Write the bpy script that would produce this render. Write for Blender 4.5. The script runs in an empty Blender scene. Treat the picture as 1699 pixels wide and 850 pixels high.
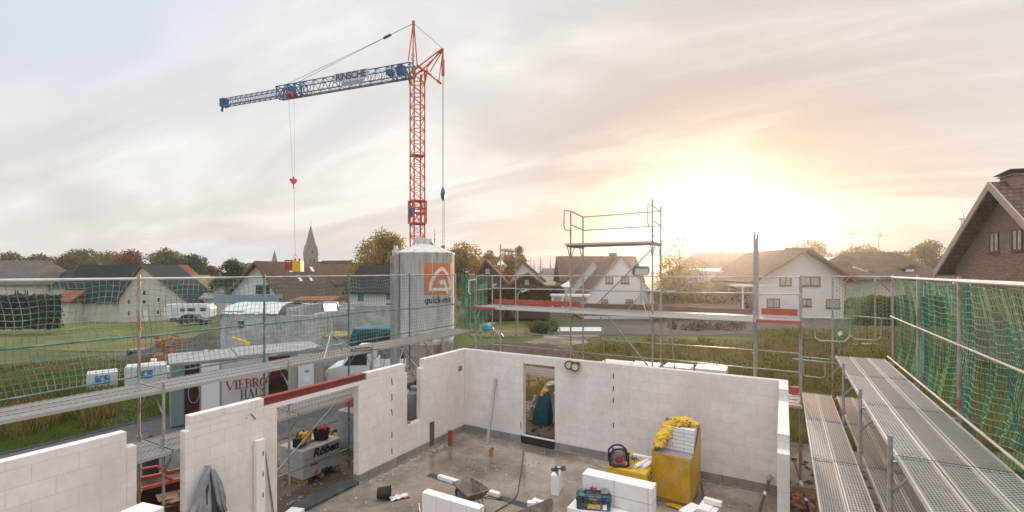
import bpy, math, random
import numpy as np
from mathutils import Vector, Matrix
R = math.radians
random.seed(7)
rng = np.random.default_rng(7)
scene = bpy.context.scene
col = scene.collection
PI = math.pi
EXPOSURE = 0.06
SUN_E = 3.3
SKY_GAIN = 10.8
HAZE = 0.0007
CLX, CLY = 0.4, 9.2
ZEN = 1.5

# ------------------------------------------------------------------ camera model
FPX, CX, HY, CH = 785.0, 849.5, 450.0, 5.0
YAW = R(29.85)
FW = np.array([-math.sin(YAW), math.cos(YAW)])
RT = np.array([math.cos(YAW), math.sin(YAW)])
F = -0.13          # slab level
G = -0.35          # ground level close to the site

def at(px, py, X=None, Y=None, Z=None, d=None):
    l = (px - CX) / FPX
    dx, dy = FW + l * RT
    dz = -(py - HY) / FPX
    if X is not None: t = X / dx
    elif Y is not None: t = Y / dy
    elif Z is not None: t = (Z - CH) / dz
    else: t = d
    return Vector((dx * t, dy * t, CH + dz * t))

GL = [(-2.2, -3.9), (-.8, -3.9), (-.5, -2.3), (0, -1.8), (.3, -1.5), (.6, -.8), (2.2, -.5)]
def gz(x, y):
    x = np.asarray(x, float); y = np.asarray(y, float)
    dep = x * FW[0] + y * FW[1]; lat = x * RT[0] + y * RT[1]
    l = np.clip(np.tan(np.clip(np.arctan2(lat, dep), -1.15, 1.15)), -2.2, 2.2)
    far = np.interp(l, [a for a, b in GL], [b for a, b in GL])
    r = np.hypot(x, y)
    t = np.clip((r - 22) / 52, 0, 1); t = t * t * (3 - 2 * t)
    return G + (far - G) * t
def gnd(px, py):
    l = (px - CX) / FPX
    dx, dy = FW + l * RT
    for i in range(60, 4000):
        t = i * .1
        z = CH - (py - HY) / FPX * t
        if z <= gz(dx * t, dy * t): return Vector((dx * t, dy * t, z))
    return Vector((dx * 400, dy * 400, gz(dx * 400, dy * 400)))

# ------------------------------------------------------------------ materials
M = {}
def nodes(name):
    m = bpy.data.materials.new(name); m.use_nodes = True
    nt = m.node_tree; b = nt.nodes['Principled BSDF']
    M[name] = m
    return m, nt, b
def N(nt, t, **k):
    n = nt.nodes.new(t)
    for a, v in k.items():
        if a.startswith('i_'): n.inputs[a[2:].replace('_', ' ')].default_value = v
        else: setattr(n, a, v)
    return n
def ramp(nt, fac, stops):
    r = nt.nodes.new('ShaderNodeValToRGB'); e = r.color_ramp.elements
    while len(e) < len(stops): e.new(.5)
    for q, (p, c) in zip(e, stops):
        q.position = p; q.color = (*c, 1) if len(c) == 3 else c
    nt.links.new(fac, r.inputs[0]); return r.outputs[0]
def c4(c): return (c[0], c[1], c[2], 1)
def mixc(nt, f, a, b, mode='MIX'):
    m = nt.nodes.new('ShaderNodeMix'); m.data_type = 'RGBA'; m.blend_type = mode
    for s, v in ((0, f), (6, a), (7, b)):
        if isinstance(v, bpy.types.NodeSocket): nt.links.new(v, m.inputs[s])
        elif s == 0: m.inputs[0].default_value = v
        else: m.inputs[s].default_value = c4(v)
    return m.outputs[2]
def mth(nt, op, a, b=None, c=None):
    m = nt.nodes.new('ShaderNodeMath'); m.operation = op
    for i, v in enumerate((a, b, c)):
        if v is None: continue
        if isinstance(v, bpy.types.NodeSocket): nt.links.new(v, m.inputs[i])
        else: m.inputs[i].default_value = v
    return m.outputs[0]
def noise(nt, vec, scale, detail=4, rough=.6):
    n = N(nt, 'ShaderNodeTexNoise'); n.inputs['Scale'].default_value = scale
    n.inputs['Detail'].default_value = detail; n.inputs['Roughness'].default_value = rough
    nt.links.new(vec, n.inputs['Vector']); return n.outputs[0]
def bump(nt, b, h, dist=.01, strength=.6):
    n = N(nt, 'ShaderNodeBump'); n.inputs['Distance'].default_value = dist
    n.inputs['Strength'].default_value = strength
    nt.links.new(h, n.inputs['Height']); nt.links.new(n.outputs[0], b.inputs['Normal'])
def coord(nt, scl=None):
    tc = N(nt, 'ShaderNodeTexCoord')
    if scl is None: return tc.outputs['Object']
    mp = N(nt, 'ShaderNodeMapping'); mp.inputs['Scale'].default_value = scl
    nt.links.new(tc.outputs['Object'], mp.inputs[0]); return mp.outputs[0]

def mat(name, c, rough=.7, metal=0, var=.25, scale=3, dirt=None, dirt_amt=.4, bmp=.0, emit=0, scl=None, dscale=1.3, spec=None):
    m, nt, b = nodes(name)
    v = coord(nt, scl)
    n = noise(nt, v, scale, 6, .65)
    a = tuple(max(0, x * (1 - var)) for x in c); d = tuple(min(1, x * (1 + var)) for x in c)
    o = ramp(nt, n, [(.3, a), (.7, d)])
    if dirt:
        n2 = noise(nt, v, dscale, 5, .7)
        f = ramp(nt, n2, [(.48, (0, 0, 0)), (.66, (dirt_amt,) * 3)])
        o = mixc(nt, f, o, dirt)
    nt.links.new(o, b.inputs['Base Color'])
    b.inputs['Roughness'].default_value = rough; b.inputs['Metallic'].default_value = metal
    if spec is not None: b.inputs['Specular IOR Level'].default_value = spec
    if bmp: bump(nt, b, noise(nt, v, scale * 6, 5), bmp)
    if emit:
        b.inputs['Emission Color'].default_value = c4(c); b.inputs['Emission Strength'].default_value = emit
    return m

def masonry(name, c, bw, bh, gap=.006, mortar=None, var=.06, rough=.85, off=.5, bmp=.004, stain=None, samt=.3, grain=.03, u='xy', rowvar=True):
    """blocks or tiles laid in courses: u runs along the wall, v is height"""
    m, nt, b = nodes(name)
    tc = N(nt, 'ShaderNodeTexCoord'); sp = N(nt, 'ShaderNodeSeparateXYZ'); nt.links.new(tc.outputs['Object'], sp.inputs[0])
    uu = mth(nt, 'ADD', sp.outputs[0], sp.outputs[1]) if u == 'xy' else sp.outputs[1]
    cb = N(nt, 'ShaderNodeCombineXYZ'); nt.links.new(uu, cb.inputs[0]); nt.links.new(sp.outputs[2], cb.inputs[1])
    br = N(nt, 'ShaderNodeTexBrick'); br.offset = off; br.squash = 1
    nt.links.new(cb.outputs[0], br.inputs['Vector'])
    br.inputs['Scale'].default_value = 1; br.inputs['Brick Width'].default_value = bw; br.inputs['Row Height'].default_value = bh
    br.inputs['Mortar Size'].default_value = gap; br.inputs['Mortar Smooth'].default_value = .2; br.inputs['Bias'].default_value = 0
    br.inputs['Color1'].default_value = c4([x * (1 - var) for x in c]); br.inputs['Color2'].default_value = c4([min(1, x * (1 + var)) for x in c])
    mo = mortar or tuple(x * .8 for x in c); br.inputs['Mortar'].default_value = c4(mo)
    n = noise(nt, tc.outputs['Object'], 7, 6, .7)
    o = mixc(nt, .6, br.outputs[0], ramp(nt, n, [(.3, (.5 - grain * 5,) * 3), (.7, (.5 + grain * 3,) * 3)]), 'OVERLAY')
    if stain:
        n4 = noise(nt, tc.outputs['Object'], 3.1, 7, .75)
        o = mixc(nt, ramp(nt, n4, [(.50, (0, 0, 0)), (.72, (samt * .6,) * 3)]), o, tuple(x * .86 for x in stain))
        n2 = noise(nt, coord(nt, (1, 1, .6)), .9, 6, .7)
        o = mixc(nt, ramp(nt, n2, [(.45, (0, 0, 0)), (.7, (samt,) * 3)]), o, stain)
    nt.links.new(o, b.inputs['Base Color']); b.inputs['Roughness'].default_value = rough; b.inputs['Specular IOR Level'].default_value = .2
    h = mth(nt, 'SUBTRACT', mth(nt, 'MULTIPLY', noise(nt, tc.outputs['Object'], 60, 4), .25), br.outputs['Fac'])
    bump(nt, b, h, bmp, .8)
    return m

# ------------------------------------------------------------------ mesh builder
class MB:
    def __init__(s): s.v = []; s.f = []; s.m = []; s.mi = 0
    def add(s, vs, fs):
        o = len(s.v); s.v += [tuple(v) for v in vs]; s.f += [tuple(i + o for i in f) for f in fs]; s.m += [s.mi] * len(fs); return s
    def box(s, x0, x1, y0, y1, z0, z1):
        vs = [(x, y, z) for z in (z0, z1) for y in (y0, y1) for x in (x0, x1)]
        return s.add(vs, [(0, 2, 3, 1), (4, 5, 7, 6), (0, 1, 5, 4), (2, 6, 7, 3), (0, 4, 6, 2), (1, 3, 7, 5)])
    def obox(s, c, size, rz=0, tilt=0, ty=0):
        mt = Matrix.Translation(Vector(c)) @ Matrix.Rotation(rz, 4, 'Z') @ Matrix.Rotation(tilt, 4, 'X') @ Matrix.Rotation(ty, 4, 'Y')
        a, b, d = [q / 2 for q in size]
        vs = [mt @ Vector((x, y, z)) for z in (-d, d) for y in (-b, b) for x in (-a, a)]
        return s.add(vs, [(0, 2, 3, 1), (4, 5, 7, 6), (0, 1, 5, 4), (2, 6, 7, 3), (0, 4, 6, 2), (1, 3, 7, 5)])
    def tube(s, a, b, r, n=8, r2=None, cap=True):
        a = Vector(a); b = Vector(b); r2 = r if r2 is None else r2
        d = b - a
        if d.length < 1e-6: return s
        q = d.to_track_quat('Z', 'Y')
        vs = []
        for p, rr in ((a, r), (b, r2)):
            for i in range(n):
                t = 2 * PI * (i + .5) / n
                vs.append(p + q @ Vector((rr * math.cos(t), rr * math.sin(t), 0)))
        fs = [(i, (i + 1) % n, n + (i + 1) % n, n + i) for i in range(n)]
        if cap: fs += [tuple(range(n - 1, -1, -1)), tuple(range(n, 2 * n))]
        return s.add(vs, fs)
    def path(s, pts, r, n=6):
        for a, b in zip(pts, pts[1:]): s.tube(a, b, r, n)
        return s
    def prism(s, poly, a0, a1, axis='y'):
        """poly = [(u, z)] extruded along axis from a0 to a1"""
        n = len(poly)
        mk = (lambda u, z, a: (u, a, z)) if axis == 'y' else ((lambda u, z, a: (a, u, z)) if axis == 'x' else (lambda u, z, a: (u, z, a)))
        vs = [mk(u, z, a0) for u, z in poly] + [mk(u, z, a1) for u, z in poly]
        return s.add(vs, [tuple(range(n)), tuple(range(2 * n - 1, n - 1, -1))] + [(i, n + i, n + (i + 1) % n, (i + 1) % n) for i in range(n)])
    def lathe(s, c, prof, n=24, cap=False):
        vs = []
        for r, z in prof:
            for i in range(n):
                t = 2 * PI * i / n; vs.append((c[0] + r * math.cos(t), c[1] + r * math.sin(t), c[2] + z))
        fs = []
        for k in range(len(prof) - 1):
            for i in range(n):
                j = (i + 1) % n; fs.append((k * n + i, k * n + j, (k + 1) * n + j, (k + 1) * n + i))
        if cap: fs += [tuple(range(n - 1, -1, -1)), tuple(range((len(prof) - 1) * n, len(prof) * n))]
        return s.add(vs, fs)
    def xf(s, mt):
        s.v = [tuple(mt @ Vector(v)) for v in s.v]; return s
    def build(s, name, m, parent=None, world=False, bevel=0, smooth=False, autosm=False):
        me = bpy.data.meshes.new(name)
        vs = s.v
        if world and parent is not None:
            p = parent; mt = Matrix.Identity(4)
            while p is not None: mt = p.matrix_basis @ mt; p = p.parent
            inv = mt.inverted(); vs = [tuple(inv @ Vector(v)) for v in vs]
        me.from_pydata(vs, [], s.f)
        for k in (m if isinstance(m, (list, tuple)) else [m]): me.materials.append(M[k])
        if any(s.m): me.polygons.foreach_set('material_index', s.m)
        if smooth: me.polygons.foreach_set('use_smooth', [True] * len(s.f))
        me.update()
        o = bpy.data.objects.new(name, me); col.objects.link(o)
        if parent is not None: o.parent = parent
        if bevel:
            bv = o.modifiers.new('bevel', 'BEVEL'); bv.width = bevel; bv.segments = 2; bv.limit_method = 'ANGLE'
        if autosm:
            me.polygons.foreach_set('use_smooth', [True] * len(s.f))
            md = o.modifiers.new('es', 'EDGE_SPLIT'); md.split_angle = R(40)
        return o
def npmesh(name, v, f, m, parent=None, smooth=False, mats=None):
    """fast mesh from numpy arrays: f is (n, k)"""
    me = bpy.data.meshes.new(name); v = np.asarray(v, np.float32); f = np.asarray(f, np.int32)
    k = f.shape[1]
    me.vertices.add(len(v)); me.vertices.foreach_set('co', v.ravel())
    me.loops.add(f.size); me.loops.foreach_set('vertex_index', f.ravel())
    me.polygons.add(len(f)); me.polygons.foreach_set('loop_start', np.arange(0, f.size, k, dtype=np.int32))
    me.polygons.foreach_set('loop_total', np.full(len(f), k, np.int32))
    for q in (m if isinstance(m, (list, tuple)) else [m]): me.materials.append(M[q])
    if mats is not None: me.polygons.foreach_set('material_index', np.asarray(mats, np.int32))
    if smooth: me.polygons.foreach_set('use_smooth', np.ones(len(f), bool))
    me.update(calc_edges=True); me.validate()
    o = bpy.data.objects.new(name, me); col.objects.link(o)
    if parent is not None: o.parent = parent
    return o
def tag(o, label=None, cat=None, group=None, kind=None):
    if label: o['label'] = label
    if cat: o['category'] = cat
    if group: o['group'] = group
    if kind: o['kind'] = kind
    return o
def thing(name, label, cat, loc=(0, 0, 0), rz=0, group=None):
    o = bpy.data.objects.new(name, None); col.objects.link(o); o.empty_display_size = .2
    o.location = loc; o.rotation_euler = (0, 0, rz)
    return tag(o, label, cat, group)
def struct(name, mb, m, **k): return tag(mb.build(name, m, **k), kind='structure')
def copy_tree(o, parent=None):
    c = o.copy(); col.objects.link(c); c.parent = parent
    for ch in [q for q in scene.objects if q.parent == o]: copy_tree(ch, c)
    return c
bpy.context.view_layer.update()

def text_mesh(s, size, name, m, parent, mt, depth=.004, shear=0, space=1.0, bold=0, bend=None):
    cu = bpy.data.curves.new('t', 'FONT'); cu.body = s; cu.size = size; cu.align_x = 'CENTER'; cu.align_y = 'CENTER'
    cu.extrude = depth; cu.shear = shear; cu.space_character = space; cu.offset = bold; cu.resolution_u = 3
    ob = bpy.data.objects.new('t', cu); col.objects.link(ob)
    me = bpy.data.meshes.new_from_object(ob.evaluated_get(bpy.context.evaluated_depsgraph_get()))
    bpy.data.objects.remove(ob); me.name = name
    for v in me.vertices: v.co = (bend(v.co) if bend else mt @ v.co)
    me.materials.clear(); me.materials.append(M[m])
    o = bpy.data.objects.new(name, me); col.objects.link(o); o.parent = parent
    return o

# ------------------------------------------------------------------ palette
masonry('white_block', (.80, .745, .70), .50, .25, .0045, mortar=(.665, .605, .555), var=.035, stain=(.62, .56, .50), samt=.75, bmp=.0015)
masonry('upright_block', (.80, .755, .715), .33, 1.2, .005, mortar=(.5, .47, .44), var=.03, bmp=.003, off=0)
masonry('stack_block', (.80, .755, .715), .62, .5, .006, mortar=(.42, .40, .37), var=.03, bmp=.003, off=0)
masonry('thin_block', (.80, .78, .76), .5, .085, .005, mortar=(.3, .28, .27), var=.03, bmp=.004)
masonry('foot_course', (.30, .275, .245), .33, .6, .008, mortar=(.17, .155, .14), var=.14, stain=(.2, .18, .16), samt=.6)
mat('plain_block', (.80, .755, .715), .85, var=.03, scale=5, bmp=.002)
mat('steel_red', (.30, .07, .045), .5, .0, var=.2, scale=4, dirt=(.16, .05, .035), dirt_amt=.5)
mat('galv', (.46, .45, .44), .42, .75, var=.25, scale=8, dirt=(.3, .27, .24), dirt_amt=.5, dscale=5)
mat('post_mixed', (.42, .39, .36), .5, .55, var=.3, scale=5, dirt=(.36, .12, .06), dirt_amt=.8, dscale=2.2)
mat('post_green', (.10, .20, .17), .5, .3, var=.3, scale=5, dirt=(.4, .38, .34), dirt_amt=.6, dscale=3)
mat('toe_red', (.42, .075, .045), .6, var=.25, scale=3, dirt=(.3, .12, .09), dirt_amt=.5)
mat('pole_white', (.68, .66, .62), .55, var=.15, scale=3)
mat('net_teal', (.07, .25, .22), .6, var=.35, scale=2, dirt=(.30, .42, .36), dirt_amt=.9, dscale=2)
mat('net_green', (.12, .34, .17), .6, var=.3, scale=2, dirt=(.45, .52, .28), dirt_amt=.9, dscale=1.0)
mat('net_dark', (.02, .10, .10), .7, var=.5, scale=3)
mat('black_rubber', (.018, .018, .018), .75, var=.3, scale=6)
mat('black_plastic', (.022, .024, .026), .45, var=.3, scale=6)
mat('dark_membrane', (.035, .045, .043), .6, var=.3, scale=4, dirt=(.12, .11, .09), dirt_amt=.6, dscale=3)
mat('yellow_foil', (.72, .43, .012), .36, var=.2, scale=5, bmp=.03, dirt=(.62, .50, .28), dirt_amt=.5, dscale=5)
mat('white_plastic', (.78, .78, .78), .3, var=.06, scale=4)
mat('white_sheet', (.58, .585, .59), .35, var=.12, scale=3, bmp=.02)
mat('blue_sheet', (.18, .36, .62), .4, var=.4, scale=3, dirt=(.8, .82, .85), dirt_amt=1, bmp=.02)
mat('ink_black', (.015, .015, .016), .6, var=.1)
mat('ink_blue', (.02, .16, .42), .6, var=.1)
mat('ink_red', (.45, .03, .03), .6, var=.1)
mat('red_pipe', (.30, .055, .035), .5, var=.2)
mat('orange_pipe', (.48, .15, .05), .5, var=.2)
mat('barrow_tray', (.16, .13, .10), .7, .2, var=.4, scale=6, dirt=(.33, .28, .22), dirt_amt=.9, dscale=4, bmp=.01)
mat('wood', (.34, .22, .12), .75, var=.3, scale=4, scl=(1, 6, 6))
mat('brown_card', (.30, .17, .10), .8, var=.3)
mat('crane_red', (.62, .10, .035), .45, var=.15, scale=2)
mat('crane_blue', (.02, .12, .28), .45, var=.2, scale=2)
mat('rope', (.10, .09, .085), .6, .3, var=.2)
mat('silo_paint', (.62, .585, .54), .55, var=.08, scale=1, dirt=(.33, .31, .29), dirt_amt=.85, dscale=2.2, scl=(3, 3, .35), bmp=.004)
mat('silo_orange', (.62, .17, .04), .5, var=.1, scale=1, dirt=(.55, .28, .15), dirt_amt=.6, dscale=2, scl=(3, 3, .4))
mat('logo_white', (.74, .72, .69), .55, var=.08, scale=3)
mat('silver_panel', (.40, .39, .38), .4, .35, var=.08, scale=1)
mat('cream_panel', (.66, .65, .63), .5, var=.05, scale=1)
mat('glass_dark', (.03, .04, .045), .08, var=.3, scale=1)
mat('glass_grey', (.16, .21, .22), .12, var=.2, scale=.6)
mat('display_dark', (.03, .012, .012), .3, var=.9, scale=3, dirt=(.25, .03, .02), dirt_amt=.5, dscale=2)
mat('van_white', (.72, .72, .71), .25, var=.03, scale=1)
mat('van_blue', (.012, .085, .12), .3, var=.08, scale=1)
mat('grey_metal', (.22, .22, .22), .5, .5, var=.25, scale=4)
mat('red_drum', (.42, .05, .035), .45, var=.2)
mat('orange_paint', (.60, .14, .05), .5, var=.2, scale=5)
mat('yellow_paint', (.70, .42, .03), .45, var=.2, scale=5)
mat('blue_plastic', (.04, .28, .40), .45, var=.2, scale=5)
mat('bag_teal', (.01, .115, .17), .55, var=.35, scale=5, bmp=.02)
mat('cloth_grey', (.25, .235, .23), .85, var=.25, scale=5, bmp=.01)
mat('cloth_dark', (.035, .033, .035), .85, var=.3, scale=5)
mat('mound_soil', (.085, .062, .045), .95, var=.4, scale=2, bmp=.08)
mat('gravel', (.30, .28, .26), .95, var=.5, scale=14, bmp=.05)
mat('teal_case', (.015, .055, .075), .55, var=.4, scale=7, dirt=(.25, .25, .24), dirt_amt=.7, dscale=9)
mat('brick_bag', (.36, .13, .06), .85, var=.35, scale=6, bmp=.02)
def lit(name, c, e):
    m, nt, b = nodes(name); b.inputs['Base Color'].default_value = c4(c)
    b.inputs['Emission Color'].default_value = c4(c); b.inputs['Emission Strength'].default_value = e
lit('lamp_lit', (1, .93, .82), 3.0)
# houses
masonry('brick_brown', (.27, .165, .115), .24, .083, .012, mortar=(.30, .24, .19), var=.25, bmp=.006)
mat('render_white', (.70, .68, .65), .9, var=.05, scale=.6, dirt=(.55, .52, .48), dirt_amt=.4, dscale=.3)
mat('render_beige', (.58, .51, .44), .9, var=.08, scale=.6, dirt=(.30, .27, .22), dirt_amt=.5, dscale=.3)
mat('render_dark', (.115, .085, .065), .9, var=.2, scale=.6)
mat('stone', (.24, .21, .17), .9, var=.15, scale=.3)
mat('concrete_shell', (.50, .50, .48), .9, var=.12, scale=.8, dirt=(.26, .27, .26), dirt_amt=.8, dscale=1.1, bmp=.01)
for nm, c in (('tile_slate', (.022, .032, .038)), ('tile_brown', (.13, .085, .06)), ('tile_orange', (.30, .13, .07)), ('tile_black', (.03, .026, .024)), ('tile_grey', (.14, .12, .105)), ('tile_red', (.28, .09, .055))):
    masonry(nm, c, .30, .24, .03, mortar=tuple(x * .45 for x in c), var=.25, bmp=.03, u='y', stain=tuple(x * 1.6 for x in c), samt=.4)
mat('frame_brown', (.16, .075, .035), .6, var=.1)
mat('frame_white', (.72, .71, .69), .5, var=.05)
mat('frame_dark', (.035, .03, .028), .5, var=.1)
mat('curtain', (.42, .40, .37), .25, var=.25, scale=2)
mat('bark', (.10, .075, .055), .95, var=.3, scale=4)
mat('moss_roof', (.26, .22, .07), .95, var=.4, scale=1.2, bmp=.02)
mat('roof_light', (.62, .62, .62), .5, var=.1)

def leafmat(name, a, b_):
    m, nt, b = nodes(name)
    n = noise(nt, coord(nt), .9, 3)
    n2 = noise(nt, coord(nt), 9, 2)
    o = mixc(nt, .35, ramp(nt, n, [(.35, a), (.65, b_)]), ramp(nt, n2, [(.3, a), (.7, b_)]))
    nt.links.new(o, b.inputs['Base Color']); b.inputs['Roughness'].default_value = .65
    b.inputs['Specular IOR Level'].default_value = .2
    tr = N(nt, 'ShaderNodeBsdfTranslucent'); nt.links.new(o, tr.inputs[0])
    mx = N(nt, 'ShaderNodeMixShader'); mx.inputs[0].default_value = .58
    nt.links.new(b.outputs[0], mx.inputs[1]); nt.links.new(tr.outputs[0], mx.inputs[2])
    nt.links.new(mx.outputs[0], nt.nodes['Material Output'].inputs[0])
leafmat('leaf_olive', (0.085, 0.078, 0.028), (0.202, 0.186, 0.062))
leafmat('leaf_brown', (0.116, 0.065, 0.031), (0.232, 0.147, 0.070))
leafmat('leaf_dark', (0.024, 0.043, 0.019), (0.068, 0.095, 0.038))
leafmat('leaf_green', (0.062, 0.093, 0.028), (0.171, 0.202, 0.054))
leafmat('leaf_red', (0.186, 0.046, 0.028), (0.326, 0.109, 0.054))
leafmat('leaf_gold', (0.217, 0.139, 0.023), (0.527, 0.341, 0.054))
leafmat('leaf_goldgreen', (0.139, 0.124, 0.023), (0.341, 0.279, 0.054))
leafmat('grass_blade', (0.047, 0.074, 0.016), (0.149, 0.162, 0.038))
leafmat('dry_blade', (0.180, 0.143, 0.045), (0.390, 0.285, 0.105))
leafmat('field_blade', (.13, .125, .03), (.30, .25, .075))
leafmat('lawn_blade', (0.070, 0.132, 0.022), (0.155, 0.232, 0.046))
mat('balcony_blue', (.22, .30, .36), .5, var=.08, scale=1)
mat('blue_glass', (.08, .18, .25), .15, var=.3, scale=1)
mat('spire_slate', (.17, .15, .125), .8, var=.15, scale=.4)
mat('wood_pale', (.42, .33, .25), .7, var=.15)
mat('van_dark', (.05, .055, .06), .25, var=.05)
mat('board_pale', (.50, .53, .55), .5, var=.06, scale=2)
mat('board_grey', (.25, .32, .38), .5, var=.1, scale=2)
mat('crane_navy', (.015, .05, .13), .5, var=.05)
mat('silo_rail', (.36, .345, .33), .6, var=.2, scale=2, dirt=(.18, .16, .14), dirt_amt=.7, dscale=2, scl=(3, 3, .4))
mat('toe_brown', (.20, .12, .08), .7, var=.25, scale=3)
mat('pole_yellow', (.40, .38, .28), .6, var=.2, scale=3, dirt=(.62, .58, .5), dirt_amt=.7, dscale=2)
mat('net_blue', (.02, .13, .26), .6, var=.3)
mat('net_yellow', (.30, .33, .13), .6, var=.3)
mat('slot_dark', (.09, .085, .075), .8, var=.3)
mat('galv_flat', (.42, .42, .40), .5, .35, var=.12, scale=4)
mat('lens_pale', (.72, .64, .52), .15, var=.15, scale=6)
mat('bag_redwhite', (.80, .77, .74), .7, var=.1, scale=8, dirt=(.62, .08, .03), dirt_amt=1, dscale=7)
mat('sticker_yellow', (.62, .42, .12), .5, var=.3, scale=14, dirt=(.12, .04, .03), dirt_amt=.9, dscale=14)
mat('sticker_white', (.72, .68, .66), .5, var=.1, scale=3, dirt=(.45, .12, .1), dirt_amt=.6, dscale=4)
mat('rag_red', (.42, .04, .04), .85, var=.3)
mat('dusty', (.30, .29, .27), .8, var=.3, scale=7)
mat('white_dusty', (.50, .45, .40), .8, var=.25, scale=4, bmp=.02)
mat('radio_grey', (.16, .16, .155), .5, var=.3, scale=6, dirt=(.4, .39, .36), dirt_amt=.6, dscale=8)
mat('speaker_red', (.45, .02, .02), .5, var=.2, scale=8)
mat('yellow_foil_shaded', (.54, .30, .015), .38, var=.25, scale=3, bmp=.03, dirt=(.46, .36, .22), dirt_amt=.6, dscale=3.5, scl=(1, 1, .6))  # same yellow foil, darkened: shade on the front put into the colour
mat('prop_dark', (.14, .085, .06), .55, .3, var=.3, scale=5)
mat('pallet_foil', (.44, .415, .39), .3, var=.15, scale=3, bmp=.02, dirt=(.35, .31, .28), dirt_amt=.4, dscale=2)
mat('pallet_grey', (.27, .26, .245), .4, var=.25, scale=3, bmp=.02)
mat('sign_grey', (.50, .465, .44), .45, .1, var=.04, scale=1)
mat('letter_red', (.22, .02, .02), .45, var=.05)
mat('letter_dark', (.05, .05, .055), .45, var=.05)
masonry('shell_block', (.50, .49, .47), .6, .25, .01, mortar=(.42, .41, .39), var=.12, stain=(.22, .23, .22), samt=.85)
mat('container_pale', (.46, .48, .46), .6, var=.12, scale=2, dirt=(.2, .18, .14), dirt_amt=.6, dscale=1)
mat('rubble_mix', (.16, .16, .14), .9, var=.6, scale=6, dirt=(.35, .33, .28), dirt_amt=.8, dscale=5)
mat('gloss_sheet', (.75, .73, .70), .18, var=.08, scale=5, bmp=.03)
mat('roof_dusty', (.30, .29, .28), .7, var=.15, scale=2, dirt=(.22, .21, .2), dirt_amt=.6)
mat('net_pale', (.34, .46, .28), .6, var=.3, scale=1.5)
mat('crumb', (.5, .46, .42), .9, var=.4, scale=20)
mat('net_darkgreen', (.03, .15, .09), .7, var=.4, scale=1.5)
mat('frame_pale', (.36, .30, .25), .6, var=.1)
# ------------------------------------------------------------------ camera, world, sun, air
cam_d = bpy.data.cameras.new('camera'); cam = bpy.data.objects.new('camera', cam_d); col.objects.link(cam)
cam_d.sensor_width = 36; cam_d.lens = FPX / 1699 * 36; cam_d.shift_y = 25 / 1699; cam_d.clip_end = 6000; cam_d.clip_start = .05
cam.location = (0, 0, CH); cam.rotation_euler = (R(90), 0, YAW); scene.camera = cam
vs_ = scene.view_settings; vs_.view_transform = 'Standard'; vs_.look = 'None'; vs_.gamma = 1; vs_.exposure = EXPOSURE

SUN_AZ = YAW - math.atan((1185 - CX) / FPX)     # ccw from +Y
SUN_EL = R(4.7)
sdir = Vector((-math.sin(SUN_AZ) * math.cos(SUN_EL), math.cos(SUN_AZ) * math.cos(SUN_EL), math.sin(SUN_EL)))
sl = bpy.data.lights.new('sun', 'SUN'); so = bpy.data.objects.new('sun', sl); col.objects.link(so)
sl.energy = SUN_E; sl.angle = R(2.5); sl.color = (1, .73, .52)
so.rotation_euler = sdir.to_track_quat('Z', 'Y').to_euler(); so.location = (0, 0, 60)

w = bpy.data.worlds.new('World'); scene.world = w; w.use_nodes = True
nt = w.node_tree; bg = nt.nodes['Background']
sky = N(nt, 'ShaderNodeTexSky'); sky.sky_type = 'NISHITA'; sky.sun_disc = False
sky.sun_elevation = SUN_EL; sky.sun_rotation = -SUN_AZ; sky.air_density = 1.5; sky.dust_density = 4
tc = N(nt, 'ShaderNodeTexCoord'); gen = tc.outputs['Generated']
sp = N(nt, 'ShaderNodeSeparateXYZ'); nt.links.new(gen, sp.inputs[0])
zz = mth(nt, 'ADD', mth(nt, 'MAXIMUM', sp.outputs[2], 0), .16)
cb = N(nt, 'ShaderNodeCombineXYZ')
nt.links.new(mth(nt, 'DIVIDE', sp.outputs[0], zz), cb.inputs[0]); nt.links.new(mth(nt, 'DIVIDE', sp.outputs[1], zz), cb.inputs[1])
mp = N(nt, 'ShaderNodeMapping'); nt.links.new(cb.outputs[0], mp.inputs[0])
mp.inputs['Rotation'].default_value = (0, 0, R(-34)); mp.inputs['Scale'].default_value = (.62, 1.5, 1); mp.inputs['Location'].default_value = (CLX, CLY, 0)
n1 = N(nt, 'ShaderNodeTexNoise'); n1.inputs['Scale'].default_value = .9; n1.inputs['Detail'].default_value = 7; n1.inputs['Roughness'].default_value = .52; n1.inputs['Distortion'].default_value = .7
nt.links.new(mp.outputs[0], n1.inputs['Vector'])
n2 = N(nt, 'ShaderNodeTexNoise'); n2.inputs['Scale'].default_value = .45; n2.inputs['Detail'].default_value = 3
nt.links.new(mp.outputs[0], n2.inputs['Vector'])
dt = N(nt, 'ShaderNodeVectorMath', operation='DOT_PRODUCT'); nt.links.new(gen, dt.inputs[0]); dt.inputs[1].default_value = sdir
cosg = mth(nt, 'MAXIMUM', dt.outputs['Value'], 0)
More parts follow.
